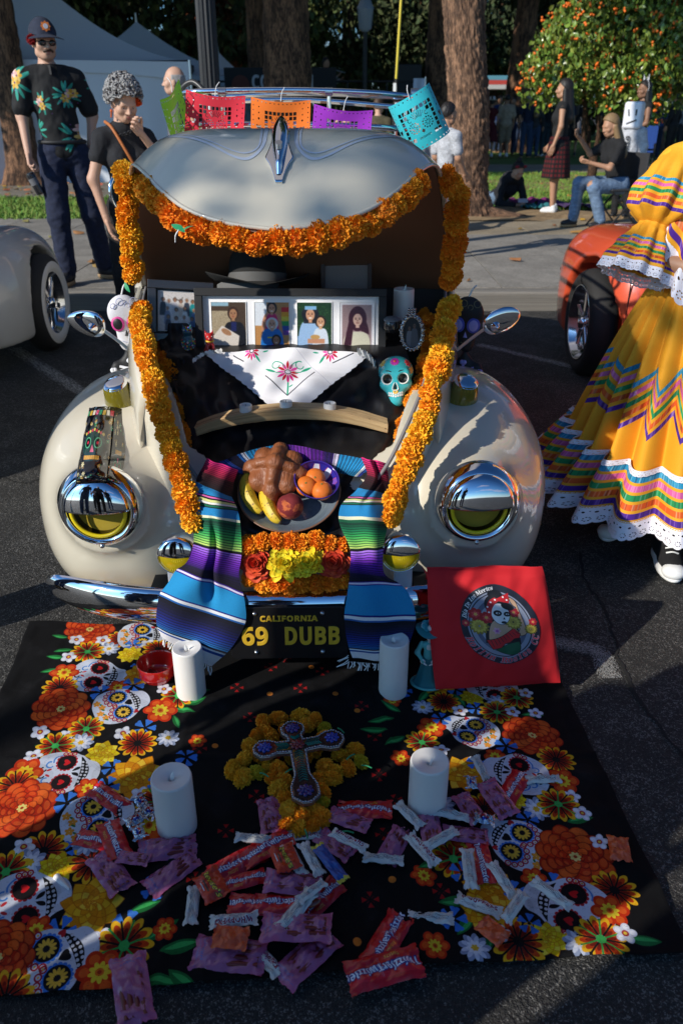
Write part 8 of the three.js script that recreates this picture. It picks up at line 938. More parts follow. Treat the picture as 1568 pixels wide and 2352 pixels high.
// crowd along the path
const crowd = [
  ['woman in white cowboy hat and maroon dress at the crowd edge', 1120, 362, 1.62, 2.9, { fem: 1, hair: ['black', 'bun'], top: [CL.maroon, 0.3, 0.9], skirt: [CL.maroon, 0.48, 0.27], pants: [CL.black, 0.3], shoes: 'white', extra: (g, hd) => { hd('hat_brim', lathe([[0.07, 0.17], [0.16, 0.175], [0.19, 0.2]], 30), mat([0.7, 0.68, 0.64], 0.8)); hd('hat_crown', lathe([[0.098, 0.17], [0.09, 0.28], [0.05, 0.29], [0.0001, 0.27]], 26), mat([0.7, 0.68, 0.64], 0.8)); } }],
  ['man in beige shirt and khaki shorts seen from behind', 1154, 362, 1.72, 3.1, { girth: 1.18, hair: ['black', 'short'], top: [CL.beige, 1, 0.8, 0.03], pants: [CL.khaki, 0.55, 0.04], shoes: 'white' }],
  ['man in dark blue shirt and grey cap in the crowd', 1203, 362, 1.76, 3.0, { hair: ['grey', 'short'], top: [CL.navy, 0.9], pants: [CL.denim, 1], extra: (g, hd) => capHat(hd, CL.grey) }],
  ['blond woman in charcoal top and blue jeans in the crowd', 1222, 362, 1.6, 2.8, { fem: 1, hair: ['blond', 'long'], top: [CL.char, 1.9, 0.85], pants: [CL.denim, 1] }],
  ['grey haired man in black shirt and dark jeans in the crowd', 1246, 361, 1.72, -2.6, { hair: ['grey', 'short'], top: [CL.black, 0.9], pants: [cloth(0.03, 0.06, 0.08), 1], shoes: 'white' }],
  ['man in blue shirt half hidden behind the beige shirted man', 1138, 350, 1.74, 0.4, { hair: ['black', 'short'], top: [CL.blue, 0.9], pants: [CL.denim, 1] }],
  ['person in dark jacket behind the man in the grey cap', 1188, 352, 1.66, 2.9, { hair: ['black', 'short'], top: [CL.char, 1.9], pants: [CL.denim, 1] }],
  ['woman in black dress standing behind the berry tree trunk', 1310, 360, 1.64, 2.9, { fem: 1, hair: ['brown', 'long'], top: [CL.black, 0.8, 0.9], skirt: [CL.black, 0.5, 0.25] }],
  ['man in dark shirt left of the berry tree trunk', 1290, 362, 1.72, 2.6, { hair: ['black', 'short'], top: [CL.navy, 0.9], pants: [CL.black, 1] }],
  ['man in dark shirt between berry tree and box mask child', 1385, 362, 1.72, 2.6, { hair: ['brown', 'short'], top: [CL.char, 0.9], pants: [CL.black, 1] }],
  ['person in blue top by the blue chair at right', 1498, 365, 1.6, 2.7, { fem: 1, hair: ['black', 'long'], top: [CL.blue, 0.9], pants: [CL.navy, 1] }],
  ['man in black jacket at the right of the crowd', 1530, 372, 1.7, -2.5, { hair: ['black', 'short'], top: [CL.black, 1.9], pants: [CL.black, 1] }],
  ['person in pale grey shirt at the right picture edge', 1560, 366, 1.68, 2.7, { hair: ['brown', 'short'], top: [cloth(0.4, 0.42, 0.48), 0.9], pants: [CL.char, 1] }],
  ['woman in dark dress in the crowd beside the tree trunk', 1104, 350, 1.6, 2.9, { fem: 1, hair: ['black', 'long'], top: [CL.black, 0.8, 0.9], skirt: [CL.black, 0.5, 0.25] }],
];
const made = crowd.map(([l, X, Y, h, yaw, o]) => P(l, X, Y, h, yaw, { cell: 0.034, skin: SKIN.tan, ...o }));
[['man in charcoal jacket behind the woman with the white cowboy hat', 6, 1128, 346, 2.4], ['man in navy shirt behind the blond woman in the crowd', 8, 1234, 350, 3.3], ['person with dark hair behind the grey haired man in black shirt', 9, 1262, 352, 2.7], ['man in blue shirt far back between two crowd groups', 5, 1175, 344, 2.9], ['woman in black dress beside the man in dark shirt under the tree', 7, 1278, 358, 3.4], ['man in black jacket right of the blue camp chair', 11, 1490, 356, 2.9], ['person in pale shirt behind the man in black jacket at right', 12, 1545, 354, 3.4], ['dark haired person in navy top under the right side of berry tree', 8, 1408, 352, 2.8], ['person in blue top at the far right of the crowd', 10, 1556, 350, 3.0], ['charcoal clad man between beige shirted man and cap wearer', 6, 1168, 356, 3.2]].forEach(([l, k, X, Y, yaw]) => { const c = made[k].clone(); c.name = numbered('person'); c.position.copy(gp(X, Y, SY)); c.rotation.y = yaw; c.userData = { label: l, category: 'person' }; scene.add(c); });
// seated listeners and band seen through the roof rack
P('person in white and maroon shirt sitting right behind the roof rack', 955, 560, 1.6, 0.4, { drop: 0.42, skin: SKIN.tan, hair: ['black', 'short'], top: [cloth(0.55, 0.5, 0.5), 0.9], pants: [CL.maroon, 1], legN: [[-0.12, 0.5, 0.4], [-0.12, 0.09, 0.42]], legP: [[0.12, 0.5, 0.4], [0.12, 0.09, 0.42]], armN: [[-0.24, 0.78, 0.06], [-0.2, 0.62, 0.3]], armP: [[0.24, 0.78, 0.06], [0.2, 0.62, 0.3]] }).position.copy(V(at(958, 300, 10).x, SY, -10));
P('person in dark red top sitting behind the purple flag', 790, 400, 1.6, 0.2, { drop: 0.4, skin: SKIN.light, hair: ['brown', 'short'], top: [CL.maroon, 0.9], pants: [CL.black, 1], legN: [[-0.12, 0.5, 0.4], [-0.12, 0.09, 0.42]], legP: [[0.12, 0.5, 0.4], [0.12, 0.09, 0.42]], armN: [[-0.3, 1.1, 0.1], [-0.16, 1.28, 0.2]] }).position.copy(V(at(795, 300, 12).x, SY, -12));
P('person in camouflage jacket standing behind the purple flag', 845, 400, 1.55, 2.8, { skin: SKIN.light, hair: ['brown', 'short'], top: [cloth(0.12, 0.1, 0.05), 1.9], pants: [CL.khaki, 1] }).position.copy(V(at(868, 300, 13).x, SY - 0.1, -13));
P('musician in white sleeves and dark waistcoat playing on the stage', 765, 300, 1.68, 1.1, { skin: SKIN.tan, hair: ['black', 'short'], top: [CL.white, 1.9], pants: [CL.black, 1], armN: [[-0.2, 1.14, 0.16], [-0.02, 1.3, 0.36]], armP: [[0.22, 1.14, 0.16], [0.1, 1.22, 0.4]], extra: (g) => { part(g, 'waistcoat', blob([['e', [0, 1.22, 0], [0.15, 0.22, 0.12]]], 0.03, 0.03), CL.black); part(g, 'flute', bar(V(-0.1, 1.5, 0.14), V(0.4, 1.4, 0.4), 0.014), M.steel); } }).position.copy(V(at(748, 200, 24).x, 1.0, -24));
// unseen people added round the photographer to shade the cloth front and left fender
for (const [l, x, z, h, yaw, o] of [
  ['unseen person in dark jacket added to the left of the car front', -1.62, -1.72, 1.62, 0.9, { top: [CL.black, 1.9], pants: [CL.denim, 1] }],
  ['unseen person in grey top added left behind the camera', -1.75, 0.25, 1.78, 3.1, { top: [CL.grey, 0.9], pants: [CL.navy, 1], girth: 1.15 }],
  ['unseen person in white shirt added near left behind the camera', -1.15, 0.55, 1.74, 3.1, { top: [CL.white, 0.9], pants: [CL.char, 1], girth: 1.15 }],
  ['unseen person in navy top added just left of the printed cloth', -1.36, -0.52, 1.72, 2.6, { top: [CL.navy, 0.9], pants: [CL.denim, 1], girth: 1.1 }],
  ['unseen person in charcoal top added by the near left corner of the cloth', -0.82, -0.22, 1.7, 2.8, { top: [CL.char, 0.9], pants: [CL.black, 1], girth: 1.15 }],
  ['photographer in black shirt standing behind the camera', -0.35, 0.6, 1.72, 3.1, { top: [CL.black, 0.9], pants: [CL.denim, 1], girth: 1.2 }],
]) person(l, V(x, 0, z), yaw, h, { cell: 0.035, face: false, skin: SKIN.tan, hair: ['black', 'short'], ...o });
// ---------- the dancer ----------
reseed(101);
{
  const RB = ['#1f8ab4', '#d860a0', '#148a4c', '#e05a18', '#4a1a8c'], GOLD = '#eba21c';
  const satin = (x, X, Y, w, h, c) => { x.fillStyle = c; x.fillRect(X, Y, w, h); for (let i = 0; i < w / 9; i++) { x.fillStyle = R() < 0.5 ? 'rgba(255,255,255,.22)' : 'rgba(0,0,30,.18)'; x.fillRect(X + R() * w, Y, 2 + R() * 5, h); } };
  const weave = (x, w, h) => { for (let i = 0; i < 5000; i++) { x.fillStyle = R() < 0.5 ? 'rgba(255,220,120,.12)' : 'rgba(150,80,0,.1)'; x.fillRect(R() * w, R() * h, 2, 3); } };
  const gold = (map) => phys([0.95, 0.95, 0.95], 0.8, { map, sheen: 0.2, sheenRoughness: 0.6, sheenColor: C3(0.5, 0.35, 0.1) });
  const bodyT = tex(2048, 1024, (x, w, h) => { x.fillStyle = GOLD; x.fillRect(0, 0, w, h); weave(x, w, h); const n = 19, cw = w / n; for (let k = 0, dz = 0, oy = 0; k < n && ((dz = rr(60, 150)), (oy = rr(0, 0.13)), true); k++) for (const [o, f, y0, y1] of [[0, 0.66, dz, 0], [0.66, 0.34, 0, dz]]) for (let r = 0; r < 5; r++) { const X = (k + o) * cw, dx = cw * f, Y = h * (0.4 + oy + r * 0.058); x.save(); x.beginPath(); x.moveTo(X, Y + y0); x.lineTo(X + dx + 1, Y + y1); x.lineTo(X + dx + 1, Y + y1 + 33); x.lineTo(X, Y + y0 + 33); x.closePath(); x.clip(); satin(x, X, Y - 2, dx + 2, 190, RB[r]); x.restore(); } });
  const hemT = tex(2048, 256, (x, w, h) => { x.fillStyle = GOLD; x.fillRect(0, 0, w, h); weave(x, w, h); RB.forEach((c, r) => satin(x, 0, h * (0.1 + r * 0.18), w, h * 0.12, c)); });
  const laceT = (rows) => tex(512, 128, (x, w, h) => { x.fillStyle = '#000'; x.fillRect(0, 0, w, h); x.fillStyle = '#fff'; x.fillRect(0, 0, w, h * 0.62); for (let i = 0; i < 16; i++) { x.beginPath(); x.arc((i + 0.5) * 32, h * 0.62, 19, 0, 7); x.fill(); } x.fillStyle = '#000'; for (let i = 0; i < 16; i++) { const X = (i + 0.5) * 32; for (let k = 0; k < 7; k++) { x.beginPath(); x.arc(X + Math.cos(k * 0.9) * 9, h * 0.55 + Math.sin(k * 0.9) * 11, 2.6, 0, 7); x.fill(); } x.beginPath(); x.arc(X + 16, h * 0.25, 5, 0, 7); x.fill(); x.beginPath(); x.arc(X, h * 0.2, 2.5, 0, 7); x.fill(); x.beginPath(); x.arc(X + 8, h * 0.8, 2, 0, 7); x.fill(); } }, { data: true, repeat: [rows, 1] });
  const lace = (n) => mat([0.82, 0.8, 0.86], 0.9, { alphaMap: laceT(n), alphaTest: 0.5 });
  const D0 = person('dancer in ribboned yellow folk dress with lace, black canvas shoes, at right edge', V(1.19, 0, -2.72), -0.2, 1.6, { fem: 1, cell: 0.02, skin: SKIN.tan, hair: ['black', 'bun'], shoes: null, armN: [[-0.225, 1.1, 0.1], [0.03, 1.07, 0.26]], armP: [[0.3, 1.15, 0.05], [0.4, 0.95, 0.2]], top: [mat([0.8, 0.42, 0.02], 0.85), 0.3, 0.95], legN: [[-0.13, 0.49, 0.02], [-0.15, 0.09, 0.05], -0.3], legP: [[0.06, 0.5, 0.14], [0.0, 0.09, 0.32], 0.05] });
  const fold = (a, v) => 0.5 + 0.5 * Math.sin(a * 23 + 1.6 * Math.sin(a * 4 + 2) + v * 1.2), K = 1 / 0.91;
  const skirt = (a, t) => { const r = (0.125 + 0.235 * Math.pow(t, 0.8) + (t > 0.78 ? 0.07 * Math.pow((t - 0.78) / 0.22, 0.8) : 0)) * K, f = (0.085 * t + 0.01) * (Math.pow(fold(a, t), 0.7) - 0.5) * K; const l = a > 1.7 && a < 4.2 ? 0.19 * t * K * Math.sin((a - 1.7) / 2.5 * PI) : 0; return V(Math.cos(a) * (r + f + l), (lerp(0.93, 0.215, t) + 0.03 * t * Math.sin(a * 2 + 1)) * K, Math.sin(a) * (r * 0.95 + f)); };
  const wrap = (t0, t1, m, nv, rep, off = 0) => { const g = surf(420, nv, (u, v) => { const a = -u * 2 * PI, p = skirt(a, lerp(t0, t1, v)); if (off) { p.x *= 1 + off; p.z *= 1 + off; } return p; }), q = g.attributes.uv; for (let i = 0; i < q.count; i++) q.setXY(i, q.getX(i) * rep, 1 - q.getY(i)); return part(D0, m[0], g, m[1]); };
  bodyT.wrapS = hemT.wrapS = THREE.RepeatWrapping;
  wrap(0, 0.79, ['skirt', gold(bodyT)], 46, 1); wrap(0.775, 0.97, ['flounce', gold(hemT)], 20, 2, 0.05); const lc = lace(1); wrap(0.965, 1.06, ['hem_lace', lc], 6, 7, 0.05); wrap(0.77, 0.8, ['lace_band', lc], 3, 8, 0.075);
  part(D0, 'waistband', torus(0.14, 0.016, 36, 8).rotateX(PI / 2).scale(1, 1, 0.9).translate(0, 0.935 * K, 0), mat([0.5, 0.28, 0.02], 0.8));
  // sleeve of two puffs on the near arm
  const S = V(-0.13, 1.43, 0), E = V(-0.235, 1.09, 0.12), sd = E.clone().sub(S), sx = sd.clone().normalize(), sn = V(0, 0, 1).addScaledVector(sx, -sx.z).normalize(), sb = sx.clone().cross(sn);
  const rad = (t) => { const P0 = [[0, 0.075], [0.2, 0.115], [0.42, 0.15], [0.56, 0.145], [0.64, 0.1], [0.67, 0.07], [0.74, 0.085], [0.9, 0.125], [1.06, 0.155], [1.2, 0.165]]; for (let i = 1; i < P0.length; i++) if (t <= P0[i][0]) return 0.76 * lerp(P0[i - 1][1], P0[i][1], sstep(t, P0[i - 1][0], P0[i][0])); return 0.125; };
  const slv = (a, t) => { const r = rad(t) * (1 + (t > 0.62 && t < 0.72 ? 0.05 : 0.11) * Math.sin(a * 9 + Math.sin(a * 2)) * Math.min(1, t * 3)); return S.clone().addScaledVector(sd, t).addScaledVector(sn, Math.cos(a) * r).addScaledVector(sb, Math.sin(a) * r); };
  const slT = (y0, st) => tex(1024, 256, (x, w, h) => { x.fillStyle = GOLD; x.fillRect(0, 0, w, h); weave(x, w, h); RB.forEach((c, r) => satin(x, 0, h * (y0 + r * st), w, h * st * 0.55, c)); });
  const sleeve = (n, t0, t1, m) => { const g = surf(120, 24, (u, v) => slv(u * 2 * PI, lerp(t0, t1, v))), q = g.attributes.uv; for (let i = 0; i < q.count; i++) q.setXY(i, q.getX(i) * (n === 'sleeve_lace' ? 3 : 1), 1 - q.getY(i)); part(D0, n, g, m); };
  sleeve('sleeve_puff', 0, 0.67, gold(slT(0.46, 0.085))); sleeve('sleeve_cuff', 0.665, 1.07, gold(slT(0.42, 0.11))); sleeve('sleeve_lace', 1.065, 1.2, lc);
  // deep ruffled collar with lace edge
  const col = (u, v) => { const a = lerp(PI * 1.25, -PI * 0.25, u), fr = Math.pow(Math.max(0, Math.sin(a)), 1.6), f = 0.022 * v * Math.sin(a * 22), r = lerp(0.09, 0.235 + f, Math.pow(v, 0.8)), dr = v * (0.1 + 0.44 * fr); return V(Math.cos(a) * r * 1.02, 1.5 - dr - 0.05 * v, Math.sin(a) * r * (0.82 + 0.1 * v) + 0.03 * fr * v); };
  const collar = (n, v0, v1, m, rep) => { const g = surf(160, 20, (u, v) => col(u, lerp(v0, v1, v))), q = g.attributes.uv; for (let i = 0; i < q.count; i++) q.setXY(i, q.getX(i) * rep, 1 - q.getY(i)); part(D0, n, g, m); };
  collar('collar', 0, 0.82, gold(slT(0.4, 0.12)), 1); collar('collar_lace', 0.815, 1.08, lc, 3);
  for (const [x, z, ry] of [[-0.15, 0.05, -0.35], [0.0, 0.32, 0.05]]) { const s = new THREE.Group(); s.name = 'shoe'; s.position.set(x, 0, z); s.rotation.y = ry; D0.add(s); part(s, 'canvas', blob([['e', [0, 0.055, 0.09], [0.04, 0.032, 0.075]], ['c', [0, 0.06, -0.03], [0, 0.055, 0.05], 0.04, 0.037], ['c', [0, 0.07, -0.02], [0, 0.12, -0.02], 0.042]], 0.008, 0.03), CL.black); part(s, 'rubber_sole', blob([['e', [0, 0.022, 0.07], [0.05, 0.024, 0.115]], ['e', [0, 0.022, -0.03], [0.044, 0.024, 0.06]]], 0.008, 0.02), M.white); part(s, 'toe_cap', blob([['e', [0, 0.045, 0.145], [0.043, 0.03, 0.042]]], 0.006, 0.01), M.white); for (let i = 0; i < 4; i++) part(s, 'lace', tube([V(-0.022, 0.088 + i * 0.009, 0.085 - i * 0.02), V(0, 0.096 + i * 0.009, 0.09 - i * 0.02), V(0.022, 0.088 + i * 0.009, 0.085 - i * 0.02)], 0.0035, 8, 5), M.white); }
}
// ---------- neighbouring cars ----------
function sideCar(label, x0, side, zEnd, m, o) {
  // side = +1: the flank seen faces +x; the tail is at zEnd (far), the nose comes towards the street
  const g = thing('parked_car', label, 'car', V(x0, 0, zEnd)), S = side, n = o.n;
  part(g, 'fender', iso((x, y, z) => { const k = Math.pow(Math.pow(Math.abs(x / o.r[0]), n) + Math.pow(Math.abs((y - o.cy) / o.r[1]), n) + Math.pow(Math.abs((z - o.cz) / o.r[2]), n), 1 / n); let d = (k - 1) * o.r[0]; d = smax(d, Math.min(o.wr - Math.hypot(y - 0.3, z - o.wz), x * S - 0.02), 0.03); return smax(d, 0.16 - y, 0.02); }, [-o.r[0] - 0.06, 0.1, o.cz - o.r[2] - 0.06], [o.r[0] + 0.06, o.cy + o.r[1] + 0.06, o.cz + o.r[2] + 0.06], 0.022), m);
  part(g, 'body', iso((x, y, z) => { const q = (a, b, c, rx, ry, rz) => (Math.pow(Math.pow(Math.abs((x - a) / rx), 3.5) + Math.pow(Math.abs((y - b) / ry), 3.5) + Math.pow(Math.abs((z - c) / rz), 3.5), 1 / 3.5) - 1) * ry; return smax(smin(q(-0.62 * S, 0.5, 1.75, 0.66, 0.36, 1.75), q(-0.62 * S, 0.9, 1.7, 0.56, o.roof, 1.0), 0.15), 0.17 - y, 0.03); }, [Math.min(0.1 * S, -1.34 * S), 0.1, -0.1], [Math.max(0.1 * S, -1.34 * S), 1.5, 3.6], 0.045), m);
  for (const s of [-1, 1]) part(g, 'side_window', surf(8, 6, (u, v) => V((-0.62 + s * lerp(0.555, 0.5, v)) * S, lerp(0.88, 0.9 + o.roof * 0.62, v), lerp(1.0, 2.4, u))), M.gloss);
  const w = new THREE.Group(); w.name = 'wheel'; w.position.set((o.r[0] - 0.075) * S, 0.3, o.wz); w.rotation.z = -PI / 2 * S; g.add(w);
  part(w, 'tyre', torus(0.252, 0.058, 48, 14).rotateX(PI / 2).scale(1, 1.4, 1), M.rubber); if (o.white) part(w, 'whitewall', lathe([[0.195, 0.072], [0.215, 0.087], [0.25, 0.086], [0.275, 0.07]], 48), mat([0.72, 0.71, 0.68], 0.6));
  part(w, 'rim', lathe([[0.0001, 0.01], [0.06, 0.015], [0.16, -0.01], [0.195, 0.03], [0.205, 0.07], [0.216, 0.076], [0.22, 0.07]], 48), phys([0.7, 0.7, 0.72], 0.12, { metalness: 1 })); for (let i = 0; i < 5; i++) part(w, 'spoke', new RoundedBoxGeometry(0.15, 0.022, 0.042, 3, 0.008).translate(0.105, 0.035, 0), M.chrome, null, [0, i * 1.2566, 0]); part(w, 'hub', lathe([[0.0001, 0.075], [0.03, 0.07], [0.04, 0.05], [0.04, 0.02]], 24), M.chrome);
  part(g, 'running_board', box(0.2, 0.05, 1.5, -0.02 * S, 0.18, 1.9, 0.02), M.rubber); part(g, 'panel_seam', box(0.004, 0.5, 0.008, (o.r[0] - 0.02) * S * 0.6, 0.5, o.cz + o.r[2] * 0.93), M.black);
  if (o.bumper) { part(g, 'bumper', surf(40, 14, (u, v) => { const a = v * 2 * PI, e = Math.sqrt(Math.max(0.02, 1 - Math.pow(Math.abs(u * 2 - 1), 10))), t = u * 2 - 1; return V(-0.62 * S + t * 0.86, 0.47 + Math.cos(a) * 0.065 * e, -0.13 + 0.16 * Math.pow(Math.abs(t), 5) + Math.sin(a) * 0.035 * e); }), M.chrome); part(g, 'bumper', surf(30, 10, (u, v) => { const a = v * 2 * PI, t = u * 2 - 1, e = Math.sqrt(Math.max(0.02, 1 - Math.pow(Math.abs(t), 10))); return V(-0.62 * S + t * 0.8, 0.3 + Math.cos(a) * 0.035 * e, -0.06 + 0.14 * Math.pow(Math.abs(t), 5) + Math.sin(a) * 0.025 * e); }), M.chrome); }
  return g;
}
sideCar('pale grey vintage car with whitewall tyre and chrome wheel at left edge', -2.14, 1, -5.85, phys([0.5, 0.5, 0.49], 0.4, { clearcoat: 1, clearcoatRoughness: 0.03 }), { n: 2.4, r: [0.27, 0.42, 0.66], cy: 0.36, cz: 0.66, wz: 0.56, wr: 0.35, roof: 0.48, white: 1 });
sideCar('orange red vintage car with chrome bumper behind the dancer', 1.72, -1, -5.6, phys([0.66, 0.09, 0.035], 0.4, { clearcoat: 1, clearcoatRoughness: 0.05 }), { n: 3, r: [0.32, 0.42, 0.66], cy: 0.39, cz: 0.64, wz: 0.86, wr: 0.37, roof: 0.45, bumper: 1 });
// ---------- paper flags on the rack ----------
{
  const cut = tex(512, 384, (x, w, h) => {
    x.fillStyle = '#fff'; x.fillRect(0, 0, w, h); x.fillStyle = '#000'; const dot = (X, Y, r = 5) => { x.beginPath(); x.arc(X, Y, r, 0, 7); x.fill(); }, dia = (X, Y, r = 8) => { x.beginPath(); x.moveTo(X, Y - r); x.lineTo(X + r * 0.8, Y); x.lineTo(X, Y + r); x.lineTo(X - r * 0.8, Y); x.fill(); }, heart = (X, Y, r) => { x.beginPath(); x.moveTo(X, Y + r); x.bezierCurveTo(X - r * 1.6, Y - r * 0.2, X - r * 0.8, Y - r * 1.3, X, Y - r * 0.4); x.bezierCurveTo(X + r * 0.8, Y - r * 1.3, X + r * 1.6, Y - r * 0.2, X, Y + r); x.fill(); };
    for (let i = 0; i < 14; i++) dot(22 + i * 36, 18, 5); for (let j = 0; j < 9; j++) { dot(20, 56 + j * 38, 5); dot(w - 20, 56 + j * 38, 5); }
    for (const X of [68, w - 68]) { dot(X, 60, 5); dia(X, 105); dia(X, 150, 11); heart(X, 215, 24); dia(X, 275); dot(X, 320, 7); }
    const x0 = 116, y0 = 76, nx = 8, ny = 7, s = 35; for (let i = 0; i < nx; i++) for (let j = 0; j < ny; j++) { const cx = x0 + i * s + s / 2, cy = y0 + j * s + s / 2; if (Math.hypot((cx - 256) / 118, (cy - 215) / 112) < 1) continue; x.fillRect(x0 + i * s + 4, y0 + j * s + 4, s - 8, s - 8); }
    for (const k of [-1, 1]) { const X = 256 + k * 52; for (let i = 0; i < 8; i++) { x.save(); x.translate(X, 220); x.rotate(i * PI / 4); x.fillRect(8, -2.5, 17, 5); x.restore(); } for (let i = 0; i < 12; i++) { const a = i * PI / 6; dot(X + Math.cos(a) * 37, 220 + Math.sin(a) * 37, 6); } x.lineWidth = 5; x.strokeStyle = '#000'; x.beginPath(); x.arc(256 + k * 66, 155, 13, 0.5, 5); x.stroke(); }
    dia(256, 262, 17); for (let i = 0; i < 7; i++) { x.save(); x.translate(256, 190); x.rotate(-PI / 2 + (i - 3) * 0.22); x.fillRect(34, -2.5, 46, 5); x.restore(); } for (let i = 0; i < 9; i++) x.fillRect(212 + i * 10, 296, 5, 16); for (let i = 0; i < 14; i++) dot(22 + i * 36, h - 16, 6);
  }, { data: true });
  const flag = (label, c, cx, cy, D, w, h, bend, rot) => { const f = thing('paper_flag', label, 'paper flag', at(cx, cy, D)); f.rotation.set(...rot); part(f, 'paper', surf(26, 20, (u, v) => { const x = (u - 0.5) * w, y = -v * h; return bend ? V(bend * Math.sin((u - 0.5) * w / bend * 1.0), y, bend * (Math.cos((u - 0.5) * w / bend) - 1) * 0.9 + 0.01 * Math.sin(v * 3)) : V(x, y - 0.012 * Math.sin(u * PI), 0.008 * Math.sin(u * 5 + v * 2) + 0.02 * v * v); }), phys(c, 0.85, { alphaMap: cut, alphaTest: 0.5, transmission: 0.12, thickness: 0 })).geometry.attributes.uv.array.forEach((q, i, a) => { if (i % 2) a[i] = 1 - q; }); part(f, 'tie', tube([V(0.0, -0.01, 0.004), V(0.004, 0.02, 0.004), V(0.012, 0.035, -0.01)], 0.0015, 8, 5), M.white); };
  flag('red cut paper flag with skull pattern, second from the left', [0.75, 0.025, 0.05], 495, 213, 3.3, 0.218, 0.165, 0, [0.05, -0.08, -0.09]);
  flag('orange cut paper flag in the middle of the rack', [0.95, 0.2, 0.015], 645, 226, 3.3, 0.218, 0.165, 0, [0.05, 0, -0.05]);
  flag('purple cut paper flag right of the orange one', [0.38, 0.03, 0.55], 789, 246, 3.3, 0.218, 0.165, 0, [0.05, 0.05, -0.1]);
  flag('curling turquoise cut paper flag at the right end of the rack', [0.03, 0.55, 0.62], 938, 222, 3.28, 0.27, 0.185, 0.085, [0.1, -0.05, 0.5]);
  flag('lime green cut paper flag seen edge on at the left end', [0.3, 0.75, 0.04], 392, 205, 3.25, 0.2, 0.24, 0, [0.1, 1.32, 0.26]);
}
// ---------- trees ----------
reseed(111);
const barkC = noiseTex(512, [[100, 1], [40, 1], [14, 0.8]], (v) => { const k = clamp((v - 0.5) * 2.6 + 0.5, 0, 1); return [58 + 90 * k, 42 + 70 * k, 32 + 54 * k]; }, { repeat: [3, 2] });
const barkM = mat([1, 1, 1], 0.95, { map: barkC, bumpMap: barkC, bumpScale: 0.02 }), shadedBark = mat([0.8, 0.76, 0.72], 0.95, { map: barkC });  // second bark is a darker tone standing in for shade on the trunks
function trunkGeo(pts, r0, r1, nu = 60, nv = 140, rough = 0.02) { const c = curve(pts); return surf(nu, nv, (u, v) => { const p = c.getPoint(v), a = -u * 2 * PI, b = Math.max(0, 1 - v * 9), q = N3(Math.cos(a) * 5, v * 46, Math.sin(a) * 5), r = lerp(r0, r1, v) * (1 + 0.55 * b * b * (1 + 0.4 * Math.sin(a * 3 + 1))) + rough * (Math.abs(q) * 1.6 + 0.8 * Math.abs(N3(Math.cos(a) * 11, v * 90, Math.sin(a) * 11))); return V(p.x + Math.cos(a) * r, p.y, p.z + Math.sin(a) * r); }); }
const leafQ = surf(2, 3, (u, v) => V((u - 0.5) * Math.sin(PI * (0.06 + 0.9 * v)) * 0.62, v - 0.5, 0.16 * Math.abs(u - 0.5) + 0.12 * Math.sin(v * 2.6)));
function crown(parent, blobs, n, size, col, m) {
  const im = new THREE.InstancedMesh(leafQ, m, n), m4 = new THREE.Matrix4(), q = new THREE.Quaternion(), c = new THREE.Color(), tot = blobs.reduce((s, b) => s + b[3] * b[3], 0); let k = 0;
  for (const [x, y, z, r, f = 0.8] of blobs) { const cnt = Math.round(n * r * r / tot); for (let i = 0; i < cnt && k < n; i++) { const a = R() * 6.283, h = rr(-1, 1), s = Math.sqrt(1 - h * h), rad = r * (0.35 + 0.65 * Math.pow(R(), 0.45)) * (1 + 0.3 * N3(Math.cos(a) * 2, h * 2, x + s)); q.setFromEuler(new THREE.Euler(rr(-1.2, 1.2), R() * 6.28, rr(-1.2, 1.2))); const sc = size * rr(0.6, 1.3); m4.compose(V(x + Math.cos(a) * s * rad, y + h * rad * f, z + Math.sin(a) * s * rad), q, V(sc, sc, sc)); im.setMatrixAt(k, m4); const t = rr(0.6, 1.35); im.setColorAt(k++, c.setRGB(col[0] * t * rr(0.8, 1.3), col[1] * t, col[2] * t)); } }
  im.count = k; im.name = 'crown'; im.userData.kind = 'stuff'; shadow(im); parent.add(im); return im;
}
const leafyM = phys([1, 1, 1], 0.45, { transmission: 0.12, thickness: 0 }), dullM = mat([1, 1, 1], 0.8);
{
  const b = gp(1072, 502, SW - 0.05), t = thing('park_tree', 'large rough barked tree standing in the dirt bed beside the pavement', 'tree', b);
  part(t, 'trunk', trunkGeo([V(0, 0, 0), V(-0.06, 1.2, 0), V(-0.22, 2.6, 0), V(-0.2, 4.5, -0.1), V(0.1, 7, -0.2)], 0.245, 0.235, 110, 260, 0.026), barkM);
  for (const [x, z] of [[0.75, 0.35], [-0.7, 0.3], [0.4, -0.6]]) part(t, 'root', tube([V(x * 0.25, 0.12, z * 0.25), V(x * 0.7, 0.05, z * 0.7), V(x * 1.5, -0.05, z * 1.4)], 0.07, 20, 8), barkM);
  crown(t, [[0.5, 8.6, -0.5, 2.6], [-1.8, 8.0, 0.5, 2.0], [2.5, 8.2, -1, 2.0], [0, 10, 0, 2.2]], 5200, 0.3, [0.04, 0.075, 0.02], dullM);
}
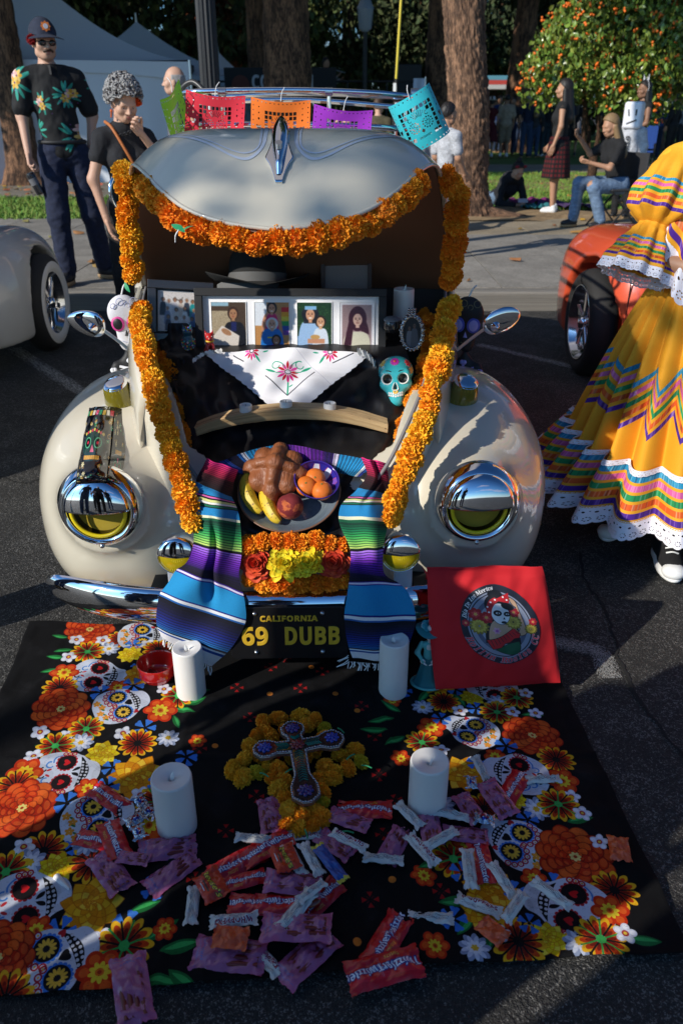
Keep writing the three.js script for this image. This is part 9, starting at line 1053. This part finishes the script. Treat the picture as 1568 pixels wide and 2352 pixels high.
{
  const b = gp(1347, 402, SW), t = thing('berry_tree', 'small round tree full of orange berries with pale forked trunk', 'tree', V(4.72, SW, -16.4)), pm = mat([0.36, 0.3, 0.22], 0.9, { map: barkC });
  const limb = (pts, r0, r1) => part(t, 'limb', (() => { const c = curve(pts); return surf(12, 24, (u, v) => { const p = c.getPoint(v), a = u * 2 * PI, r = lerp(r0, r1, v) * (1 + 0.15 * N3(v * 8, a, 3)); return V(p.x + Math.cos(a) * r, p.y, p.z + Math.sin(a) * r); }); })(), pm);
  part(t, 'trunk', trunkGeo([V(0, -0.05, 0), V(0.02, 0.3, 0), V(0.0, 0.58, 0)], 0.085, 0.08, 20, 30, 0.006), pm);
  limb([[0, 0.5, 0], [-0.2, 0.75, 0], [-0.26, 1.0, 0.05], [-0.3, 1.5, 0.1]].map((p) => V(...p)), 0.065, 0.03); limb([[0, 0.52, 0], [0.02, 0.85, 0.1], [-0.06, 1.3, 0.15]].map((p) => V(...p)), 0.05, 0.03); limb([[0, 0.5, 0], [0.2, 0.74, 0.02], [0.48, 1.0, 0], [0.7, 1.5, -0.1]].map((p) => V(...p)), 0.07, 0.03); limb([[0.3, 0.84, 0], [0.34, 1.1, 0.05], [0.3, 1.6, 0.1]].map((p) => V(...p)), 0.045, 0.025); limb([[-0.1, 0.62, 0], [-0.1, 1.0, -0.2], [-0.3, 1.6, -0.3]].map((p) => V(...p)), 0.045, 0.025);
  const bl = [[0.2, 2.3, 0, 1.25], [-0.75, 2.0, 0.2, 0.8], [1.25, 2.1, 0, 1.0], [0.3, 1.75, 0.4, 0.75], [0.9, 3.1, 0, 1.1], [0.0, 3.2, 0, 0.9], [-1.05, 1.65, 0.2, 0.5], [1.9, 2.6, 0, 0.9], [1.6, 3.6, 0, 0.9], [-0.5, 2.5, 0, 0.7], [0.6, 1.35, 0.4, 0.5], [0.9, 2.2, 0.8, 0.7]];
  crown(t, bl, 15000, 0.1, [0.16, 0.24, 0.04], phys([1, 1, 1], 0.28, { transmission: 0.12, thickness: 0, clearcoat: 0.3 }));
  const bn = 1500, im = new THREE.InstancedMesh(new THREE.IcosahedronGeometry(1, 1), mat([0.85, 0.17, 0.015], 0.4), bn), m4 = new THREE.Matrix4(); for (let i = 0; i < bn; i += 3) { const [x, y, z, r] = bl[Math.floor(R() * bl.length)], a = R() * 6.28, h = rr(-0.8, 1), s = Math.sqrt(1 - h * h), rad = r * rr(0.88, 1.06); for (let k = 0; k < 3; k++) { const sc = rr(0.016, 0.027); m4.makeScale(sc, sc, sc).setPosition(x + Math.cos(a) * s * rad + rr(-0.035, 0.035), y + h * rad * 0.8 + rr(-0.035, 0.035), z + Math.sin(a) * s * rad + rr(-0.035, 0.035)); im.setMatrixAt(i + k, m4); } } im.name = 'berries'; im.userData.kind = 'stuff'; shadow(im); t.add(im);
}
function parkTree(label, X, D, r, tall, blobs, n, size, col, lean = 0) { const t = thing('park_tree', label, 'tree', V(at(X, 300, D).x, SW - 0.05, -D), 0); if (r) part(t, 'trunk', trunkGeo([V(0, 0, 0), V(lean * 0.4, tall * 0.4, 0), V(lean, tall, 0)], r, r * 0.7, 36, 60, r * 0.1), shadedBark); if (n) crown(t, blobs, n, size, col, dullM); return t; }
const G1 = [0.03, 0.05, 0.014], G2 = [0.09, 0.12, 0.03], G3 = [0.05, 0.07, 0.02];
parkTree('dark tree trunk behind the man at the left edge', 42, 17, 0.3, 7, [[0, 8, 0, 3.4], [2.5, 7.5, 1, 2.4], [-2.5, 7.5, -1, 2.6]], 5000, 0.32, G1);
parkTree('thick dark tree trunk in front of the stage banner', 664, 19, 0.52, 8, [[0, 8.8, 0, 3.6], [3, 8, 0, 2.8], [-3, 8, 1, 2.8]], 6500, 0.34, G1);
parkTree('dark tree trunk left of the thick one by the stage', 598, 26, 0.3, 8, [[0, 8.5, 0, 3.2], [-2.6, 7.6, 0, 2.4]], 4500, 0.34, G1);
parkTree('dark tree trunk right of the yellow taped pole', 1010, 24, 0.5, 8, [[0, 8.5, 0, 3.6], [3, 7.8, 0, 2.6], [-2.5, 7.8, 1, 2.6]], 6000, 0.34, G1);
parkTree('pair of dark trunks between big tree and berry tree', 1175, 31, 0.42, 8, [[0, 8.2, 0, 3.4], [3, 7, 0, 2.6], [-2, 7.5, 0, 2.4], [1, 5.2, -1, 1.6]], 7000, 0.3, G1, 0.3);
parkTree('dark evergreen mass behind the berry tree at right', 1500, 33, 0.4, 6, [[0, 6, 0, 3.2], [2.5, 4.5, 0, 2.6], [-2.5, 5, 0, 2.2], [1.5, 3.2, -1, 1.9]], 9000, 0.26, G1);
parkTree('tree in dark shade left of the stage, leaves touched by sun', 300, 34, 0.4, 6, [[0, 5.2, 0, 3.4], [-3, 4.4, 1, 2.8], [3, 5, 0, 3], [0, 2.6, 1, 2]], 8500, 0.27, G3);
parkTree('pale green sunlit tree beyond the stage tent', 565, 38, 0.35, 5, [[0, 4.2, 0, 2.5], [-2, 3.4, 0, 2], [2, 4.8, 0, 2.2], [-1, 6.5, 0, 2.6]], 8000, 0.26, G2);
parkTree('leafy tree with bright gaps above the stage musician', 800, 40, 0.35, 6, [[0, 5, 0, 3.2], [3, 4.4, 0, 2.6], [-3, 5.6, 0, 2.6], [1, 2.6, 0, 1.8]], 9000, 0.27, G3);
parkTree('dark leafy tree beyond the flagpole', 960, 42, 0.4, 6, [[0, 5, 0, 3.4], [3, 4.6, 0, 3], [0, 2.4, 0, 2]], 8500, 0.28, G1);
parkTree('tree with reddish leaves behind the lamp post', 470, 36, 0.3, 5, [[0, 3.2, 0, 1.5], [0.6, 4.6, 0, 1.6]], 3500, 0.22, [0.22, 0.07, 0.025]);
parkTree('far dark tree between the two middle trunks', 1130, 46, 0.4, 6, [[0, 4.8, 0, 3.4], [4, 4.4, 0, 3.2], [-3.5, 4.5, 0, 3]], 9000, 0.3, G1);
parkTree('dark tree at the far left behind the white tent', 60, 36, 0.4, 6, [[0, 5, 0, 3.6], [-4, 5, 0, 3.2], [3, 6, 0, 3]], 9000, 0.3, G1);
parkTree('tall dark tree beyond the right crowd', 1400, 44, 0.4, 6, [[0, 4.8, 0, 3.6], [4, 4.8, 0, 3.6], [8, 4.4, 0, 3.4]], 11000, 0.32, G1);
for (const [l, x, z, n] of [['added tree out of view at left whose crown shades the white tents', -10.5, -14.5, 8200], ['second added tree out of view at left shading the tents', -13.5, -20, 5200], ['added tree out of view at left shading the lawn and stage', -12, -27, 5200], ['far added tree out of view at left shading the stage', -16, -33, 4500]]) { const t = thing('park_tree', l, 'tree', V(x, SW, z)); part(t, 'trunk', trunkGeo([V(0, 0, 0), V(0.2, 3, 0), V(0.3, 7, 0)], 0.35, 0.25, 24, 30, 0.03), shadedBark); crown(t, [[0.5, 7.2, 0, 3.4, 0.6], [4, 7.4, -0.5, 3, 0.6], [-3, 7, 0, 3, 0.6], [2, 8.6, -2, 3, 0.6], [1, 6.6, 2.2, 2.4, 0.5], [2.2, 8, 1, 2.8, 0.7], [-0.8, 6.2, 1.2, 2.2, 0.7]], n, 0.42, G1, dullM); }  // added unseen trees, crowns placed to shade tents, trunks, lawn and stage
{ // unseen tree, added so that its thin crown half shades the raised hood
  const t = thing('added_shade_tree', 'slim tree added out of view at left to shade the raised hood', 'tree', V(-6.4, 0, 2.72)); part(t, 'trunk', trunkGeo([V(0, 0, 0), V(0.05, 3, 0), V(0, 6.1, 0)], 0.09, 0.05, 20, 30, 0.01), barkM); crown(t, [[0, 5.82, 0, 0.6, 0.42], [-0.95, 6.49, 0.74, 0.55, 0.45], [-0.5, 6.15, 0.37, 0.5, 0.4]], 430, 0.085, [0.05, 0.09, 0.02], dullM);
}
{
  const h = [], n = 26000, im = new THREE.InstancedMesh(leafQ, dullM, n), m4 = new THREE.Matrix4(), q = new THREE.Quaternion(), c = new THREE.Color(); for (let i = 0; i < n; i++) { q.setFromEuler(new THREE.Euler(rr(-1.3, 1.3), R() * 6.28, rr(-1.3, 1.3))); const s = rr(0.25, 0.6), x = rr(-34, 34); m4.compose(V(x, SW + Math.pow(R(), 0.8) * (5.2 + 2.6 * N3(x * 0.25, 3) + 1.2 * N3(x * 0.9, 8)), -rr(52, 56)), q, V(s, s, s)); im.setMatrixAt(i, m4); const t = rr(0.5, 1.5); im.setColorAt(i, c.setRGB(0.03 * t, 0.045 * t, 0.014 * t)); } im.name = 'distant_shrubs'; shadow(im); scene.add(im); tag(im, 'dense dark shrubs closing off the far side of the park', 'shrubs', null, 'stuff');
}
// ---------- tents, stage, posts ----------
const canvasM = mat([0.6, 0.64, 0.7], 0.8);
function tent(label, x, z, half, eave, apex, wall = true) {
  const t = thing('canopy_tent', label, 'tent', V(x, SW - 0.03, z), 0.25); const c = [[-1, 1], [1, 1], [1, -1], [-1, -1]];
  for (let k = 0; k < 4; k++) { const a = c[k], b = c[(k + 1) % 4]; part(t, 'roof_panel', surf(18, 18, (u, v) => { const w = 1 - v, ex = lerp(a[0], b[0], u) * half * w, ez = lerp(a[1], b[1], u) * half * w; return V(ex, eave + (apex - eave) * Math.pow(v, 1.7) - 0.05 * Math.sin(u * PI) * w, ez); }), canvasM); part(t, 'valance', surf(30, 3, (u, v) => V(lerp(a[0], b[0], u) * half, eave - v * (0.2 + 0.16 * Math.pow(Math.abs(u - 0.5) * 2, 3)) - 0.03, lerp(a[1], b[1], u) * half)), canvasM); if (wall && k !== 0 || wall === 2) part(t, 'side_wall', surf(60, 8, (u, v) => { const f = 0.04 * Math.sin(u * 46) * v; return V(lerp(a[0], b[0], u) * half * 0.985 + (a[0] === b[0] ? f : 0), lerp(eave - 0.05, 0.02, v), lerp(a[1], b[1], u) * half * 0.985 + (a[1] === b[1] ? f : 0)); }), canvasM); part(t, 'pole', cyl(0.03, 0.03, eave, 12, a[0] * half, eave / 2, a[1] * half), M.steel); }
  part(t, 'finial', cyl(0.02, 0.04, 0.3, 10, 0, apex + 0.05, 0), M.white); if (wall && wall !== 2) for (const s of [-1, 1]) part(t, 'tied_curtain', surf(24, 14, (u, v) => V(s * half * (1 - 0.4 * u * (1 - 0.7 * Math.sin(v * 2.4))), lerp(eave - 0.1, 0.02, v), half * 0.98 + 0.05 * Math.sin(u * 22))), canvasM);
  return t;
}
tent('large white peaked tent behind the man with the cap', -6.5, -20, 2.9, 2.2, 3.9, 2); tent('white open fronted tent right of the large peaked one', -5.6, -25.5, 2.7, 2.15, 3.5, true); tent('small white tent beside the stage behind the lamp post', -3.9, -29, 1.6, 1.9, 3.0, 2);
{
  const p = thing('lamp_post', 'black fluted lamp post standing behind the red paper flag', 'lamp post', V(at(490, 300, 7.3).x, SW, -7.3)), im = phys([0.008, 0.008, 0.009], 0.5);
  part(p, 'shaft', surf(96, 2, (u, v) => { const a = -u * 2 * PI, r = lerp(0.078, 0.066, v) * (1 + 0.07 * Math.cos(a * 14)); return V(Math.cos(a) * r, lerp(0.7, 4.2, v), Math.sin(a) * r); }), im); part(p, 'base', lathe([[0.2, 0], [0.2, 0.14], [0.17, 0.2], [0.15, 0.5], [0.11, 0.6], [0.115, 0.66], [0.085, 0.74]], 32), im); part(p, 'lantern', lathe([[0.05, 4.2], [0.12, 4.35], [0.2, 4.9], [0.22, 4.95], [0.05, 5.2], [0.0001, 5.3]], 16), phys([0.5, 0.5, 0.5], 0.4));
  const q = thing('lamp_post', 'distant park lantern on dark post above the stage', 'lamp post', V(at(838, 100, 22).x, SW, -22)); part(q, 'shaft', cyl(0.05, 0.07, 2.95, 12, 0, 1.48, 0), im); part(q, 'lantern', lathe([[0.06, 2.95], [0.15, 3.02], [0.19, 3.4], [0.21, 3.42], [0.1, 3.62], [0.03, 3.7], [0.0001, 3.8]], 8), phys([0.3, 0.34, 0.4], 0.3));
  const r = thing('pole', 'slim pole with yellow tape rising left of the big tree', 'pole', V(at(900, 200, 15).x, SW, -15)); part(r, 'shaft', bar(V(0, 0, 0), V(0.16, 4.2, 0), 0.03), M.black); part(r, 'tape', bar(V(0.062, 1.75, 0.032), V(0.16, 4.2, 0.032), 0.02), mat([0.7, 0.55, 0.05], 0.5)); part(r, 'white_tag', box(0.05, 0.18, 0.02, 0.04, 1.6, 0.04), M.white);
  const s = thing('stage', 'low dark stage platform with railing behind the parked car', 'stage', V(-1.3, SW, -24)); part(s, 'deck', box(7, 0.85, 3.4, 0, 0.42, 0, 0.02), M.black); for (let i = 0; i < 8; i++) part(s, 'rail_post', cyl(0.025, 0.025, 1.1, 8, -3.4 + i * 0.97, 1.4, 1.6), M.black); for (const y of [1.5, 1.93]) part(s, 'rail', bar(V(-3.4, y, 1.6), V(3.4, y, 1.6), 0.025), M.black); for (const x of [-2.9, 3.0]) part(s, 'speaker', box(0.7, 1.5, 0.6, x, 1.6, 0.4, 0.03), M.black);
  const b = thing('banner', 'black banner with white capital letters hanging on the stage railing', 'banner', V(-1.5, 2.02, -22.3)); part(b, 'fabric', box(2.75, 0.72, 0.02), mat([0.012, 0.012, 0.016], 0.7)); part(b, 'lettering', text3('CORAZON', 0.3, 0.01, 1.5), mat([0.55, 0.56, 0.6], 0.6), [0.05, -0.1, 0.012]); part(b, 'emblem', new THREE.CircleGeometry(0.22, 24).translate(-0.98, -0.02, 0.013), mat([0.12, 0.03, 0.02], 0.7));
  const f = thing('banner', 'pale blue upright banner left of the big tree', 'banner', V(at(962, 190, 19).x, 1.62, -19)); part(f, 'fabric', surf(10, 16, (u, v) => V((u - 0.5) * 0.24, 0.42 - v * 0.84, 0.02 * Math.sin(u * 6 + v))), mat([0.4, 0.46, 0.6], 0.8)); part(f, 'pole', cyl(0.015, 0.015, 2.2, 8, 0.13, -0.65, 0), M.steel);
  const c = thing('camp_chair', 'blue folding camp chair near the right picture edge', 'chair', gp(1468, 392, SW), -0.4), bm = cloth(0.02, 0.09, 0.42); part(c, 'seat', box(0.5, 0.03, 0.45, 0, 0.42, 0, 0.01), bm); part(c, 'backrest', box(0.52, 0.5, 0.03, 0, 0.72, -0.24, 0.01), bm); for (const x of [-0.25, 0.25]) { part(c, 'leg', bar(V(x, 0, 0.22), V(x, 0.62, -0.24), 0.012), M.black); part(c, 'leg', bar(V(x, 0, -0.24), V(x, 0.6, 0.22), 0.012), M.black); part(c, 'armrest', box(0.05, 0.02, 0.46, x, 0.61, 0, 0.008), bm); }
  const st = thing('market_stall', 'distant stall with striped awning seen between the trunks', 'stall', V(at(1150, 200, 38).x, SW, -38)); part(st, 'counter', box(3, 0.9, 1.2, 0, 0.45, 0), mat([0.2, 0.12, 0.1], 0.8)); for (let i = 0; i < 3; i++) part(st, 'awning_stripe', box(3.4, 0.16, 1.6, 0, 2.5 - i * 0.165, 0.2), mat([[0.1, 0.3, 0.42], [0.5, 0.06, 0.05], [0.5, 0.5, 0.5]][i], 0.7)); for (const x of [-1.5, 1.5]) part(st, 'post', cyl(0.04, 0.04, 2.3, 8, x, 1.15, 0.9), M.steel);
}
renderer.render(scene, camera);
